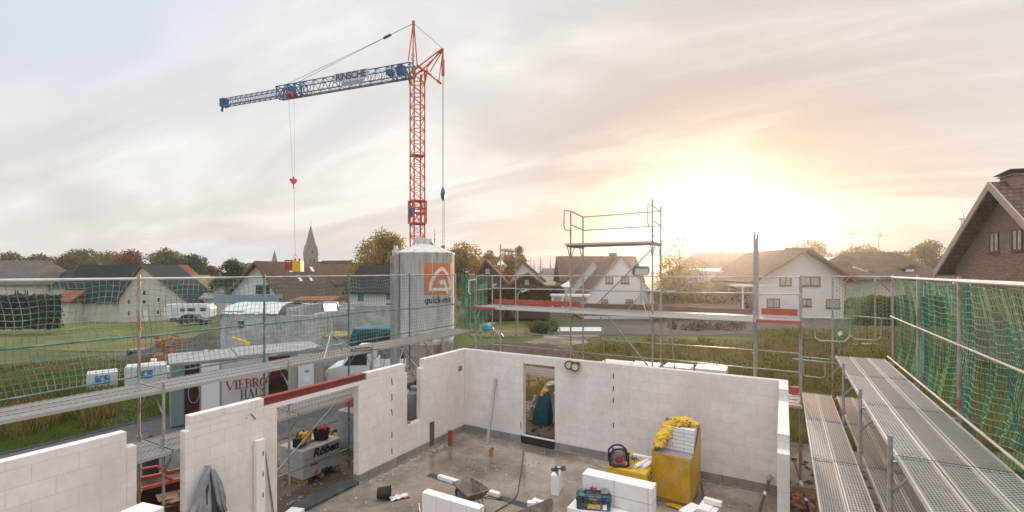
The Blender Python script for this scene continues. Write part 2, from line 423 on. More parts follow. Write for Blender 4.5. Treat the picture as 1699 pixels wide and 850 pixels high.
# even cloud deck with soft lighter bands, breaks showing a little blue away from the sun
base = ramp(nt, n1.outputs[0], [(.36, (.615, .60, .605)), (.50, (.72, .70, .695)), (.62, (.86, .845, .83))])
bluef = mth(nt, 'MULTIPLY', ramp(nt, n2.outputs[0], [(.47, (0, 0, 0)), (.66, (1, 1, 1))]), mth(nt, 'SUBTRACT', .85, cosg))
bluef = mth(nt, 'MAXIMUM', bluef, 0)
base = mixc(nt, mth(nt, 'MINIMUM', mth(nt, 'MULTIPLY', bluef, 3.2), .85), base, (.56, .61, .73))
streak = ramp(nt, n1.outputs[0], [(.47, (0, 0, 0)), (.57, (1, 1, 1))])
s_wide = mth(nt, 'POWER', cosg, 6)
base = mixc(nt, mth(nt, 'MULTIPLY', s_wide, mth(nt, 'MULTIPLY', streak, .85)), base, (.97, .935, .89))
hz = mth(nt, 'POWER', mth(nt, 'SUBTRACT', 1, mth(nt, 'MINIMUM', mth(nt, 'ABSOLUTE', sp.outputs[2]), 1)), 9)
base = mixc(nt, mth(nt, 'MULTIPLY', hz, .4), base, (.83, .745, .69))
def glow(pw, colr):
    g = mth(nt, 'POWER', cosg, pw); v = N(nt, 'ShaderNodeVectorMath', operation='SCALE'); v.inputs[0].default_value = colr
    nt.links.new(g, v.inputs['Scale']); return v.outputs[0]
def vadd(a, b):
    v = N(nt, 'ShaderNodeVectorMath', operation='ADD'); nt.links.new(a, v.inputs[0]); nt.links.new(b, v.inputs[1]); return v.outputs[0]
tot = vadd(base, glow(60, (.0, .0, .0))); tot = vadd(tot, glow(900, (.5, .36, .2))); tot = vadd(tot, glow(3000, (4, 2.8, 1.5)))
skys = N(nt, 'ShaderNodeVectorMath', operation='SCALE'); nt.links.new(sky.outputs[0], skys.inputs[0]); skys.inputs['Scale'].default_value = .02
tot = vadd(tot, skys.outputs[0])
dim = N(nt, 'ShaderNodeVectorMath', operation='SCALE'); nt.links.new(tot, dim.inputs[0])
nt.links.new(mth(nt, 'SUBTRACT', 1, mth(nt, 'MULTIPLY', mth(nt, 'POWER', cosg, 14), .62)), dim.inputs['Scale']); tot = dim.outputs[0]
# overcast sky raised out of view, overhead and a little behind, to brighten the walls
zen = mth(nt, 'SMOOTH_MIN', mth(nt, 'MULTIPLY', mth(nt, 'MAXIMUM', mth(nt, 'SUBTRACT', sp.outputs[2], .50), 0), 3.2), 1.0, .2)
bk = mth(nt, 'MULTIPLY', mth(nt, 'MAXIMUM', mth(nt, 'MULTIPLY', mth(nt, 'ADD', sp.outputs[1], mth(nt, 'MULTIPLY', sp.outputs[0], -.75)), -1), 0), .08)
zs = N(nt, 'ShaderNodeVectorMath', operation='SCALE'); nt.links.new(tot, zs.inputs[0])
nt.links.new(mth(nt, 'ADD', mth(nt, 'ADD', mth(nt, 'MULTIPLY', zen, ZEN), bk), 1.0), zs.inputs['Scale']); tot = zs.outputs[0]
# what lies under the horizon is dull earth
below = mth(nt, 'LESS_THAN', sp.outputs[2], -.01)
tot = mixc(nt, below, tot, (.16, .13, .10))
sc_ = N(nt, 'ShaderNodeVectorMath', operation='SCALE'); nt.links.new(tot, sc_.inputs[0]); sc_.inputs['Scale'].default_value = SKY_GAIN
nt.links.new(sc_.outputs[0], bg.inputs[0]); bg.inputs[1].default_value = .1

if HAZE:
    hb = MB().box(-240, 230, -25, 335, -9, 34)
    hm = bpy.data.materials.new('haze_air'); hm.use_nodes = True; M['haze_air'] = hm
    hn = hm.node_tree; hn.nodes.remove(hn.nodes['Principled BSDF'])
    pv = hn.nodes.new('ShaderNodeVolumePrincipled'); pv.inputs['Density'].default_value = HAZE
    pv.inputs['Color'].default_value = (.97, .93, .89, 1); pv.inputs['Anisotropy'].default_value = .84
    hn.links.new(pv.outputs[0], hn.nodes['Material Output'].inputs['Volume'])
    tag(hb.build('haze', 'haze_air'), kind='stuff')
scene.cycles.volume_bounces = 1
scene.cycles.max_bounces = 6; scene.cycles.transparent_max_bounces = 12

# ------------------------------------------------------------------ ground
def groundmat(name, cols, sc, bmpd, rough=.95, big=None):
    m, nt, b = nodes(name); v = coord(nt)
    o = ramp(nt, noise(nt, v, sc, 8, .7), [(.3, cols[0]), (.5, cols[1]), (.7, cols[2])])
    if big:
        o = mixc(nt, ramp(nt, noise(nt, v, big[1], 4), [(.45, (0, 0, 0)), (.62, (.8,) * 3)]), o, big[0])
    nt.links.new(o, b.inputs['Base Color']); b.inputs['Roughness'].default_value = rough; b.inputs['Specular IOR Level'].default_value = .25
    bump(nt, b, noise(nt, v, sc * 3, 6, .7), bmpd)
groundmat('field', ((.045, .06, .018), (.08, .095, .028), (.12, .125, .04)), .6, .12, big=((.15, .115, .045), .12))
groundmat('mud', ((.06, .042, .030), (.105, .076, .052), (.16, .12, .085)), 1.6, .07, .7, big=((.19, .15, .11), .5))
groundmat('asphalt', ((.05, .05, .05), (.075, .073, .07), (.11, .105, .10)), 6, .006, .8, big=((.13, .12, .11), .7))
groundmat('lawn', ((.06, .08, .015), (.11, .13, .026), (.18, .17, .045)), .5, .04, big=((.20, .16, .06), .16))
groundmat('sand_track', ((.16, .125, .09), (.25, .20, .145), (.36, .30, .23)), .9, .08, big=((.11, .085, .055), .35))
groundmat('parking', ((.07, .062, .055), (.10, .09, .08), (.14, .125, .11)), .5, .02)
rr = np.concatenate([[0.5], np.geomspace(1.5, 22, 16), np.linspace(25, 90, 27), np.geomspace(100, 3000, 22)])
na = 180
vv = [(0, 0, G)]; ff = []
for r_ in rr:
    for k in range(na):
        a = 2 * PI * k / na; x, y = r_ * math.cos(a), r_ * math.sin(a); vv.append((x, y, float(gz(x, y))))
for k in range(na): ff.append((0, 1 + k, 1 + (k + 1) % na))
for i in range(len(rr) - 1):
    for k in range(na):
        a, b_ = 1 + i * na + k, 1 + i * na + (k + 1) % na; ff.append((a, b_, b_ + na, a + na))
g_ = MB(); g_.add(vv, ff); struct('ground', g_, 'field', smooth=True)

def patch(name, cs, m, off, n=14, wob=.0):
    """ground-hugging sheet between four corners (x, y)"""
    mb = MB(); vs = []
    cs = [Vector((c[0], c[1], 0)) for c in cs]
    for i in range(n + 1):
        for j in range(n + 1):
            s, t = i / n, j / n
            p = cs[0].lerp(cs[1], s).lerp(cs[3].lerp(cs[2], s), t)
            wx = wy = 0
            if wob and (i in (0, n) or j in (0, n)): wx, wy = random.uniform(-wob, wob), random.uniform(-wob, wob)
            vs.append((p.x + wx, p.y + wy, float(gz(p.x + wx, p.y + wy)) + off))
    fs = [(i * (n + 1) + j, (i + 1) * (n + 1) + j, (i + 1) * (n + 1) + j + 1, i * (n + 1) + j + 1) for i in range(n) for j in range(n)]
    mb.add(vs, fs)
    o = struct(name, mb, m, smooth=True)
    return o
def ppx(name, pts, m, off, **k): return patch(name, [gnd(*p).to_2d() for p in pts], m, off, **k)
patch('muddy_yard', [(-19.5, -12), (6.3, -12), (4.6, 17.5), (-19.5, 19)], 'mud', .012, n=26, wob=.35)
patch('asphalt_lane', [(-19.6, -14), (-13.6, -14), (-13.9, 30), (-19.6, 30)], 'asphalt', .03)
patch('kerb_edge', [(-19.85, -14), (-19.6, -14), (-19.6, 30), (-19.85, 30)], 'black_rubber', .045)
ppx('far_lawn', [(-60, 575), (330, 572), (330, 530), (-60, 528)], 'lawn', .05)
ppx('dark_soil_strip', [(130, 600), (372, 592), (372, 556), (250, 572)], 'mud', .06, wob=.3)
ppx('sand_track', [(770, 612), (900, 600), (1010, 553), (935, 548)], 'sand_track', .04, wob=.5)
ppx('parking_area', [(925, 556), (1250, 556), (1240, 527), (965, 527)], 'parking', .05, wob=.4)
ppx('bright_paving', [(925, 551), (1000, 551), (1000, 544), (925, 544)], 'roof_light', .07)
ppx('garden_lawn', [(780, 560), (870, 560), (870, 530), (780, 530)], 'lawn', .05)
ppx('distant_meadow', [(898, 474), (960, 474), (940, 462), (900, 462)], 'lawn', .07)
ppx('lamp_lawn', [(1330, 575), (1480, 590), (1480, 560), (1330, 545)], 'lawn', .05)
ppx('house_street', [(1130, 545), (1500, 560), (1470, 535), (1130, 530)], 'parking', .045)

# ------------------------------------------------------------------ grass
def blades(name, n, region, mats, h, wd, dmin, dmax, lr=(-1.12, 1.12), lean=.5):
    out = []
    tot = 0
    while tot < n:
        k = n * 2
        l = rng.uniform(lr[0], lr[1], k); u = rng.random(k)
        d = 1 / (1 / dmin + u * (1 / dmax - 1 / dmin))
        x = d * (FW[0] + l * RT[0]); y = d * (FW[1] + l * RT[1])
        ok = region(x, y); out.append(np.stack([x[ok], y[ok]], 1)); tot += int(ok.sum())
        if ok.sum() == 0: break
    p = np.concatenate(out)[:n]; n = len(p)
    z = gz(p[:, 0], p[:, 1])
    a = rng.uniform(0, 2 * PI, n)
    cl = .55 + .9 * (np.sin(p[:, 0] * .9 + np.sin(p[:, 1] * .7) * 2) * np.sin(p[:, 1] * .8 + 1.3) * .5 + .5)
    d = np.hypot(p[:, 0], p[:, 1]); sc = np.clip(d / 22, .8, 2.2)
    hh = rng.uniform(h[0], h[1], n) * cl; ww = wd * sc
    dx, dy = np.cos(a) * ww, np.sin(a) * ww
    lx, ly = rng.normal(0, lean, n) * hh, rng.normal(0, lean, n) * hh
    v = np.empty((n, 3, 3)); v[:, 0] = np.stack([p[:, 0] - dx, p[:, 1] - dy, z - .02], 1); v[:, 1] = np.stack([p[:, 0] + dx, p[:, 1] + dy, z - .02], 1)
    v[:, 2] = np.stack([p[:, 0] + lx, p[:, 1] + ly, z + hh], 1)
    f = np.arange(n * 3).reshape(n, 3)
    mi = (rng.random(n) < (.25 + .5 * (np.sin(p[:, 0] * .25 + 2) * np.sin(p[:, 1] * .21) > .1))).astype(int)
    o = npmesh(name, v.reshape(-1, 3), f, mats, mats=mi)
    return tag(o, kind='stuff')
def left_reg(x, y): return (x < -19.9) & (np.hypot(x, y) < 62) & ~((x > -36) & (y > 13.2) & (np.hypot(x, y) < 44))
def back_reg(x, y):
    trk = np.abs((y - 20) - (x + 11) * 1.25) < 2.3
    return (y > 17.2) & (x > -12) & (x < 40) & ~((x < -3) & trk) & (x * FW[0] + y * FW[1] < 46) & ~((x < -2) & (x * FW[0] + y * FW[1] > 36))
def right_reg(x, y): return (x > 4.6) & (y > -2) & (y < 17.5)
blades('verge_grass', 70000, left_reg, ['lawn_blade', 'grass_blade'], (.05, .17), .012, 13, 60, (-1.12, -.35))
blades('wild_field_grass', 150000, back_reg, ['field_blade', 'dry_blade'], (.10, .38), .016, 14, 55, (-.35, 1.1), .45)
blades('garden_grass', 25000, right_reg, ['lawn_blade', 'grass_blade'], (.05, .16), .01, 5, 30, (.35, 1.12))
def weed_clumps():
    P = []
    for i in range(380):
        l = random.uniform(-1.10, -.85) if i < 70 else random.uniform(-.05, .9)
        d = random.uniform(15, 24) if i < 70 else random.uniform(17, 40)
        x = d * (FW[0] + l * RT[0]); y = d * (FW[1] + l * RT[1])
        if i < 70 and x > -20.3: continue
        if i >= 70 and not back_reg(np.array([x]), np.array([y]))[0]: continue
        P.append((x, y))
    vs = []; 
    for x, y in P:
        n = 60; hh = random.uniform(.3, .8); r = random.uniform(.2, .5)
        q = rng.normal(0, 1, (n, 2)) * r * .5; z0 = float(gz(x, y))
        for k in range(n):
            a = random.uniform(0, PI); w_ = .02; h = hh * random.uniform(.4, 1)
            bx, by = x + q[k, 0], y + q[k, 1]; lx, ly = q[k] * .5
            zt = z0 + h
            c, s = math.cos(a) * w_, math.sin(a) * w_
            vs += [(bx - c, by - s, z0 - .02), (bx + c, by + s, z0 - .02), (bx + lx, by + ly, zt)]
            if k % 2: vs += [(bx + lx - .04, by + ly, zt - .05), (bx + lx + .04, by + ly, zt - .02), (bx + lx, by + ly, zt + .07)]
    f = np.arange(len(vs)).reshape(-1, 3)
    o = npmesh('tall_weeds', np.array(vs), f, ['dry_blade', 'grass_blade'], mats=(rng.random(len(f)) < .45).astype(int)); tag(o, kind='stuff')
weed_clumps()

blades('dry_field_weeds', 26000, lambda x, y: left_reg(x, y) & (x * FW[0] + y * FW[1] > 20) & (x * FW[0] + y * FW[1] < 38) & (np.sin(x * .35 + 1) * np.sin(y * .5 + x * .2) > -.15), ['dry_blade', 'grass_blade'], (.1, .45), .014, 19, 38, (-1.12, -.7), .4)
# ------------------------------------------------------------------ trees
def leafcloud(cent, rad, n, size, squash=.8):
    """leaf quads filling clumps given by centres and radii"""
    cent = np.asarray(cent); rad = np.asarray(rad)
    k = rng.choice(len(cent), n, p=rad ** 2 / (rad ** 2).sum())
    d = rng.normal(0, 1, (n, 3)); d /= np.linalg.norm(d, axis=1)[:, None]
    r = rad[k] * (rng.uniform(.25, 1.0, n) ** .6 + np.abs(rng.normal(0, .13, n)))
    p = cent[k] + d * r[:, None] * np.array([1, 1, squash])
    a = rng.normal(0, 1, (n, 3)); a /= np.linalg.norm(a, axis=1)[:, None]
    b = np.cross(a, rng.normal(0, 1, (n, 3))); b /= np.linalg.norm(b, axis=1)[:, None]
    s = (size * rng.uniform(.6, 1.4, n))[:, None]
    v = np.stack([p - a * s, p + b * s * .7, p + a * s, p - b * s * .7], 1).reshape(-1, 3)
    return v, np.arange(n * 4).reshape(n, 4)
def tree(label, px, pytop, wpx, d, leaf, leaf2=None, n=3600, kind='broad', name='broadleaf_tree', group=None, sparse=1.0, base=None, low=.22, cat='tree'):
    l = (px - CX) / FPX; x = d * (FW[0] + l * RT[0]); y = d * (FW[1] + l * RT[1])
    zb = float(gz(x, y)) if base is None else base
    ztop = CH - (pytop - HY) * d / FPX; H = ztop - zb; W = wpx * 1.18 * d / FPX / 2
    t = thing(name, label, cat, (x, y, zb), random.uniform(0, 6), group)
    tr = MB()
    if kind == 'conifer':
        tr.tube((0, 0, -.3), (0, 0, H * .97), H * .018 + .08, 6, .02)
        vs = []
        nl = 16
        for i in range(nl):
            f_ = i / (nl - 1); z = H * (.08 + .9 * f_); r = W * (1 - f_) ** .85 + .12
            m = max(5, int(11 * (1 - f_) + 4))
            for k in range(m):
                a = 2 * PI * k / m + i * .7 + random.uniform(-.2, .2); rr_ = r * random.uniform(.7, 1.12)
                tip = Vector((math.cos(a) * rr_, math.sin(a) * rr_, z - rr_ * .28))
                sgn = Vector((-math.sin(a), math.cos(a), 0))
                for j in range(5):
                    q = (j + .5) / 5; c = Vector((0, 0, z)).lerp(tip, q); s = rr_ * .24 * (1.15 - q * .7)
                    for e in (-1, 1):
                        vs += [c, c + sgn * s * e + Vector((math.cos(a), math.sin(a), 0)) * s * .5 + Vector((0, 0, random.uniform(-.5, .1) * s)), c + (tip - Vector((0, 0, z))) * .25 + Vector((0, 0, random.uniform(-.4, .1) * s))]
        tr.build('trunk', 'bark', t)
        npmesh('crown', np.array([tuple(v) for v in vs]), np.arange(len(vs)).reshape(-1, 3), leaf, t)
        return t
    ch = H * (1 - low)
    nc = random.randint(24, 32)
    cs, rs = [], []
    for i in range(nc):
        u = random.uniform(-1, 1); a = random.uniform(0, 2 * PI); q = random.random() ** .5
        f_ = random.random(); env = math.sin(PI * min(.97, .18 + .72 * f_)) ** .7
        r = random.uniform(.26, .42) * min(W, ch * .55)
        cs.append((math.cos(a) * q * (W * env - r * .6), math.sin(a) * q * (W * env - r * .6), H * low + r * .6 + f_ * (ch - 1.5 * r))); rs.append(r)
    r0 = .3 * min(W, ch * .6); cs.append((0, 0, H - r0 * .85)); rs.append(r0)
    tr.tube((0, 0, -.3), (.0, 0, H * .35), .022 * H + .05, 8, .014 * H)
    for c in cs:
        z0 = random.uniform(.2, .45) * H
        mid = Vector((c[0] * .4, c[1] * .4, (z0 + c[2]) / 2 + .1 * H))
        tr.tube((0, 0, z0), mid, .009 * H, 5, .006 * H); tr.tube(mid, c, .006 * H, 5, .002 * H)
    tr.build('trunk', 'bark', t)
    nn = int(n * sparse * 2.3)
    size = max(.05, 1.15 * d / FPX) * 1.3
    v, f = leafcloud(cs, rs, nn, size)
    if leaf2:
        mi = np.zeros(len(f), int); ck = rng.random(len(cs)) < .5
        # colour follows clumps
        cen = v.reshape(-1, 4, 3).mean(1); dd = ((cen[:, None, :] - np.array(cs)[None]) ** 2).sum(2).argmin(1); mi = ck[dd].astype(int)
        npmesh('crown', v, f, [leaf, leaf2], t, mats=mi)
    else: npmesh('crown', v, f, leaf, t)
    return t
TG = 'trees along the village skyline'
tree('broad olive brown tree at the far left edge of the skyline', 18, 417, 92, 135, 'leaf_brown', 'leaf_olive', group=TG)
tree('dark rounded tree second from the left edge of the skyline', 66, 421, 84, 128, 'leaf_dark', 'leaf_brown', group=TG)
tree('brown tree rising over the roof left of the slate barn', 112, 420, 70, 140, 'leaf_brown', 'leaf_olive', group=TG)
tree('tall green crown behind the slate roof of the barn', 145, 412, 92, 150, 'leaf_green', 'leaf_olive', n=4200, group=TG)
tree('yellow green crown directly left of the red tree', 184, 416, 66, 145, 'leaf_olive', 'leaf_goldgreen', group=TG)
tree('deep red autumn tree behind the barn gable', 217, 413, 62, 125, 'leaf_red', 'leaf_brown', group=TG)
tree('large yellow green tree right of the red tree', 275, 411, 64, 130, 'leaf_goldgreen', 'leaf_olive', n=4200, group=TG)
tree('tree with dark lower crown beside the tall brick chimney', 318, 420, 62, 120, 'leaf_green', 'leaf_dark', group=TG)
tree('low brown tree at the end of the left tree line', 347, 440, 40, 125, 'leaf_brown', 'leaf_olive', n=2200, group=TG)
tree('dark green bushy tree beside the white house with the balcony', 386, 429, 56, 92, 'leaf_dark', 'leaf_green', n=3600, low=.05, group=TG)
for i, (px_, w_, lf) in enumerate([(548, 30, 'leaf_brown'), (572, 34, 'leaf_green'), (600, 34, 'leaf_dark')]):
    tree(['small brown tree right of the church tower', 'low green tree between the church and the black roof', 'dark tree touching the large golden tree'][i], px_, 442 - i * 3, w_, 170, lf, 'leaf_olive', n=1500, group=TG)
tree('large golden tree left of the concrete silo', 634, 379, 92, 88, 'leaf_goldgreen', 'leaf_gold', n=6500, low=.15, sparse=.8, group=TG)
tree('thin sparse conifer standing behind the silo and mast', 721, 377, 30, 80, 'leaf_olive', kind='conifer', name='conifer_tree', group=TG)
tree('wide orange golden tree right behind the silo', 768, 401, 84, 92, 'leaf_gold', 'leaf_goldgreen', n=5500, low=.1, group=TG)
tree('rounded golden tree behind the dark gabled house', 812, 415, 40, 105, 'leaf_gold', 'leaf_goldgreen', n=2600, low=.1, group=TG)
tree('green gold tree between the dark house and the white gable', 843, 414, 46, 108, 'leaf_goldgreen', 'leaf_gold', n=2800, low=.1, group=TG)
tree('tall thin birch behind the white gable', 864, 407, 24, 110, 'leaf_goldgreen', n=700, low=.1, group=TG)
for i, (px_, py_, w_) in enumerate([(880, 424, 18), (897, 420, 20), (913, 421, 16), (886, 430, 22), (928, 432, 16)]):
    tree(['leftmost pale spruce of the distant row', 'tallest spruce in the middle of the distant row', 'narrow spruce at the right end of the distant row', 'short wide spruce at the front of the distant row', 'small spruce left of the brown roofed hall'][i], px_, py_, w_, 190, 'leaf_dark', kind='conifer', name='conifer_tree', group='distant spruce row')
tree('airy backlit tree right of the raised work platform', 1128, 392, 84, 62, 'leaf_goldgreen', 'leaf_gold', n=4200, low=.12, sparse=.75, group=TG)
tree('hazy tree behind the white house with brown windows', 1345, 396, 76, 120, 'leaf_goldgreen', 'leaf_olive', n=2800, low=.15, group=TG)
tree('hazy rounded tree below the wind turbines', 1437, 404, 84, 130, 'leaf_goldgreen', 'leaf_olive', n=2800, group=TG)
tree('hazy tree left of the brown brick house', 1546, 397, 84, 120, 'leaf_olive', 'leaf_goldgreen', n=3000, group=TG)
tree('low hazy tree behind the hipped brown roof', 1490, 416, 60, 140, 'leaf_olive', n=1800, group=TG)
tree('distant tree above the dark ridge near the sun', 1215, 424, 70, 130, 'leaf_olive', 'leaf_goldgreen', n=2600, group=TG)

def bush(label, px, pyb, w_px, h_px, leaf, leaf2=None, n=900, group=None, name='bush', deep=.6, d=None):
    p = gnd(px, pyb) if d is None else at(px, pyb, d=d)
    d = p.x * FW[0] + p.y * FW[1]
    W = w_px * d / FPX / 2; H = h_px * d / FPX
    t = thing(name, label, 'hedge' if name == 'hedge' else 'bush', tuple(p), YAW, group)
    cs, rs = [], []
    k = max(4, int(W / (H * .35)) * 2)
    for i in range(k):
        r = H * random.uniform(.32, .42); cs.append((random.uniform(-W + r * .6, W - r * .6) if W > r else 0, random.uniform(-1, 1) * H * deep * .5, random.uniform(r * .6, H - r * .8))); rs.append(r)
    v, f = leafcloud(cs, rs, n, max(.035, d / FPX * 1.1) * 1.2, .95)
    npmesh('foliage', v, f, [leaf, leaf2 or leaf], t, mats=(rng.random(len(f)) < .4).astype(int))
    st = MB()
    for c in cs[:8]: st.tube((c[0] * .6, 0, -.1), c, .03 + .004 * H, 5, .01)
    st.build('stems', 'bark', t)
    return t
def hedge(label, px0, px1, pyb, h_px, leaf, n=6000, thick=1.6, d=None):
    a = at(px0, pyb, d=d); b_ = at(px1, pyb, d=d); H = h_px * d / FPX
    t = thing('hedge', label, 'hedge', tuple((a + b_) / 2), YAW)
    L = (b_ - a).length / 2
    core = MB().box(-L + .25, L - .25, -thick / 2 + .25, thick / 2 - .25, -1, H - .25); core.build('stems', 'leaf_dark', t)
    p = np.stack([rng.uniform(-L, L, n), rng.uniform(-1, 1, n) * thick / 2, rng.uniform(-.3, 1, n) * H], 1)
    side = rng.random(n); p[side < .45, 1] = -thick / 2 + rng.normal(0, .07, (side < .45).sum()); q = (side > .45) & (side < .75); p[q, 2] = H + rng.normal(0, .1, q.sum()) + .12 * np.sin(p[q, 0] * 2)
    a_ = rng.normal(0, 1, (n, 3)); a_ /= np.linalg.norm(a_, axis=1)[:, None]; b2 = np.cross(a_, rng.normal(0, 1, (n, 3))); b2 /= np.linalg.norm(b2, axis=1)[:, None]
    s = .16 * rng.uniform(.6, 1.4, n)[:, None]
    v = np.stack([p - a_ * s, p + b2 * s, p + a_ * s, p - b2 * s], 1).reshape(-1, 3)
    npmesh('foliage', v, np.arange(n * 4).reshape(n, 4), [leaf, 'leaf_olive'], t, mats=(rng.random(n) < .3).astype(int))
    return t
hedge('tall clipped dark hedge at the far edge of the left lawn', -60, 98, 533, 40, 'leaf_dark', 9000, d=66)
hedge('clipped hedge under the parasol behind the road', 800, 935, 500, 22, 'leaf_olive', 4000, d=58)
hedge('long backlit hedge in front of the flat roofed white house', 1090, 1235, 508, 22, 'leaf_goldgreen', 5000, d=60)
hedge('tall hedge between the street lamp and the hip roofed house', 1415, 1560, 530, 34, 'leaf_green', 5000, d=50)
bush('dark rounded bush right of the brown windowed white house', 1412, 522, 50, 30, 'leaf_brown', 'leaf_dark', 1500)
bush('light green bush at the left foot of the white house wall', 1386, 520, 26, 34, 'leaf_olive', 'leaf_green', 900)
bush('spreading wild bush beside the sandy track', 912, 556, 48, 28, 'leaf_dark', 'leaf_green', 1500)
bush('dry tuft beside the wild bush', 890, 553, 26, 22, 'leaf_olive', 'leaf_goldgreen', 600)
bush('tall green shrubs behind the dark gabled houses', 870, 508, 60, 30, 'leaf_green', 'leaf_olive', 1300)
for i, px_ in enumerate([1116, 1141, 1163, 1190, 1210, 1228, 1172]):
    bush(['leftmost small round bush of the garden edge row', 'second small round bush of the garden edge row', 'third bush of the garden edge row, right of two low ones', 'bush of the garden edge row below the hazy carport', 'bush of the garden edge row left of the thick upright', 'last small bush of the garden edge row, by the upright', 'lowest middle bush of the garden edge row'][i], px_, 548 + (i % 3), 24, 17, 'leaf_dark', 'leaf_brown', 320, group='small bushes along the garden edge')
# ------------------------------------------------------------------ houses
def window(t, plane, u, z, w_, h, frame='frame_brown', pane='curtain', y=0.0, sx=1, mull=1):
    """framed window standing proud of a wall; plane 'F' = gable y=const facing -y, 'S' = side x=const"""
    e = .04
    def bx(mb, u0, u1, z0, z1, a, b_):
        if plane == 'F': mb.box(u0, u1, y - a, y - b_, z0, z1)
        else:
            q = sorted((y + sx * a, y + sx * b_)); mb.box(q[0], q[1], u0, u1, z0, z1)
    fw = max(.06, min(w_, h) * .09)
    f = MB(); bx(f, u - w_ / 2, u + w_ / 2, z - h / 2, z - h / 2 + fw, .05, -.04); bx(f, u - w_ / 2, u + w_ / 2, z + h / 2 - fw, z + h / 2, .05, -.04)
    bx(f, u - w_ / 2, u - w_ / 2 + fw, z - h / 2 + fw, z + h / 2 - fw, .05, -.04); bx(f, u + w_ / 2 - fw, u + w_ / 2, z - h / 2 + fw, z + h / 2 - fw, .05, -.04)
    for k in range(mull):
        c = u - w_ / 2 + w_ * (k + 1) / (mull + 1); bx(f, c - fw * .4, c + fw * .4, z - h / 2 + fw, z + h / 2 - fw, .045, -.03)
    bx(f, u - w_ / 2 - .08, u + w_ / 2 + .08, z - h / 2 - .07, z - h / 2 - .005, .10, -.04)
    fo = f.build('window', frame, t)
    p = MB(); bx(p, u - w_ / 2 + fw, u + w_ / 2 - fw, z - h / 2 + fw, z + h / 2 - fw, .012, -.02); p.build('pane', pane, fo)

def gable_house(label, d, xl, xr, yb, yel, yer, xa, ya, L, wallm, roofm, tweak=0, ov=.45, name='gabled_house', wins=(), swins=(), frame='frame_brown', pane='curtain', chim=None, cat='house', group=None, verge='frame_brown', sky=(), thick=.18, soffit=None):
    c = at((xl + xr) / 2, yb, d=d); base = c.z
    t = thing(name, label, cat, (c.x, c.y, base), YAW + R(tweak), group)
    U = lambda px: (px - (xl + xr) / 2) * d / FPX
    Zf = lambda py: CH - (py - HY) * d / FPX - base
    x0, x1, zl, zr, xp, zp = U(xl), U(xr), Zf(yel), Zf(yer), U(xa), Zf(ya)
    mb = MB(); prof = [(x0, -1.5), (x1, -1.5), (x1, zr), (xp, zp), (x0, zl)]
    mb.prism(prof, 0, L); mb.build('wall', wallm, t)
    ro = MB(); vg = MB()
    for xe, ze, s in ((x0, zl, -1), (x1, zr, 1)):
        dx, dz = xe - xp, ze - zp; ln = math.hypot(dx, dz); ux, uz = dx / ln, dz / ln
        nx, nz = -uz * s, ux * s     # outward normal
        ex, ez = xe + ux * ov, ze + uz * ov
        poly = [(xp + nx * .02, zp + .03), (ex + nx * .02, ez + nz * .02), (ex + nx * (.02 + thick), ez + nz * (.02 + thick)), (xp, zp + .03 + thick / max(.3, nz))]
        if s > 0: poly = poly[::-1]
        ro.prism(poly, -ov, L + ov)
        vp = [(xp, zp - .05), (ex, ez - .05), (ex + nx * (thick + .05), ez + nz * (thick + .05)), (xp, zp + .06 + thick / max(.3, nz))]
        if s > 0: vp = vp[::-1]
        vg.prism(vp, -ov - .06, -ov - .005)
    rf = ro.build('roof', roofm, t); vg.build('verge_board', verge, t)
    for (px, py, wp, hp, *mu) in wins:
        window(t, 'F', U(px), Zf(py), wp * d / FPX, hp * d / FPX, frame, pane, mull=(mu[0] if mu else 1))
    for (sx, u, z, w_, h) in swins:
        window(t, 'S', u, z, w_, h, frame, pane, y=(x0 if sx < 0 else x1), sx=sx)
    if chim:
        u, yy, h, w_ = chim
        mc = MB().box(xp + u - w_ / 2, xp + u + w_ / 2, yy - w_ / 2, yy + w_ / 2, zp - 1.2, zp + h); mc.box(xp + u - w_ / 2 - .06, xp + u + w_ / 2 + .06, yy - w_ / 2 - .06, yy + w_ / 2 + .06, zp + h, zp + h + .08)
        mc.build('chimney', 'brick_brown', rf)
    for (s, yy, f0, f1, w_) in sky:       # skylights lying in the roof slope
        xe, ze = (x1, zr) if s > 0 else (x0, zl)
        dx, dz = xe - xp, ze - zp; ln = math.hypot(dx, dz); ux, uz = dx / ln, dz / ln; nx, nz = -uz * s, ux * s
        k = thick + .03
        vs = []
        for q in (k, k + .07):
            for f_ in (f0, f1):
                for y_ in (yy, yy + w_): vs.append((xp + ux * ln * f_ + nx * q, y_, zp + uz * ln * f_ + nz * q))
        sm = MB().add(vs, [(0, 1, 3, 2), (4, 6, 7, 5), (0, 4, 5, 1), (2, 3, 7, 6), (0, 2, 6, 4), (1, 5, 7, 3)])
        sm.build('skylight', 'white_plastic', rf)
    t['_'] = 0; del t['_']
    return t, U, Zf, (x0, x1, xp, zl, zr, zp)

# left: slate barn
t, U, Zf, q = gable_house('pale rendered barn house with large dark slate roof beyond the left lawn', 82, 200, 312, 535, 496, 503, 237, 441, 9, 'render_beige', 'tile_slate', tweak=3, name='barn_house',
    wins=[(216, 501, 6, 8, 0), (216, 520, 6, 8, 0), (240, 486, 6, 9, 0), (240, 501, 6, 7, 0), (263, 498, 5, 8, 0), (262, 518, 5, 8, 0)], frame='frame_white', pane='glass_dark')
dr = MB().box(U(238), U(246), -.06, -.004, Zf(534), Zf(515)); dr.build('door', 'frame_white', t)
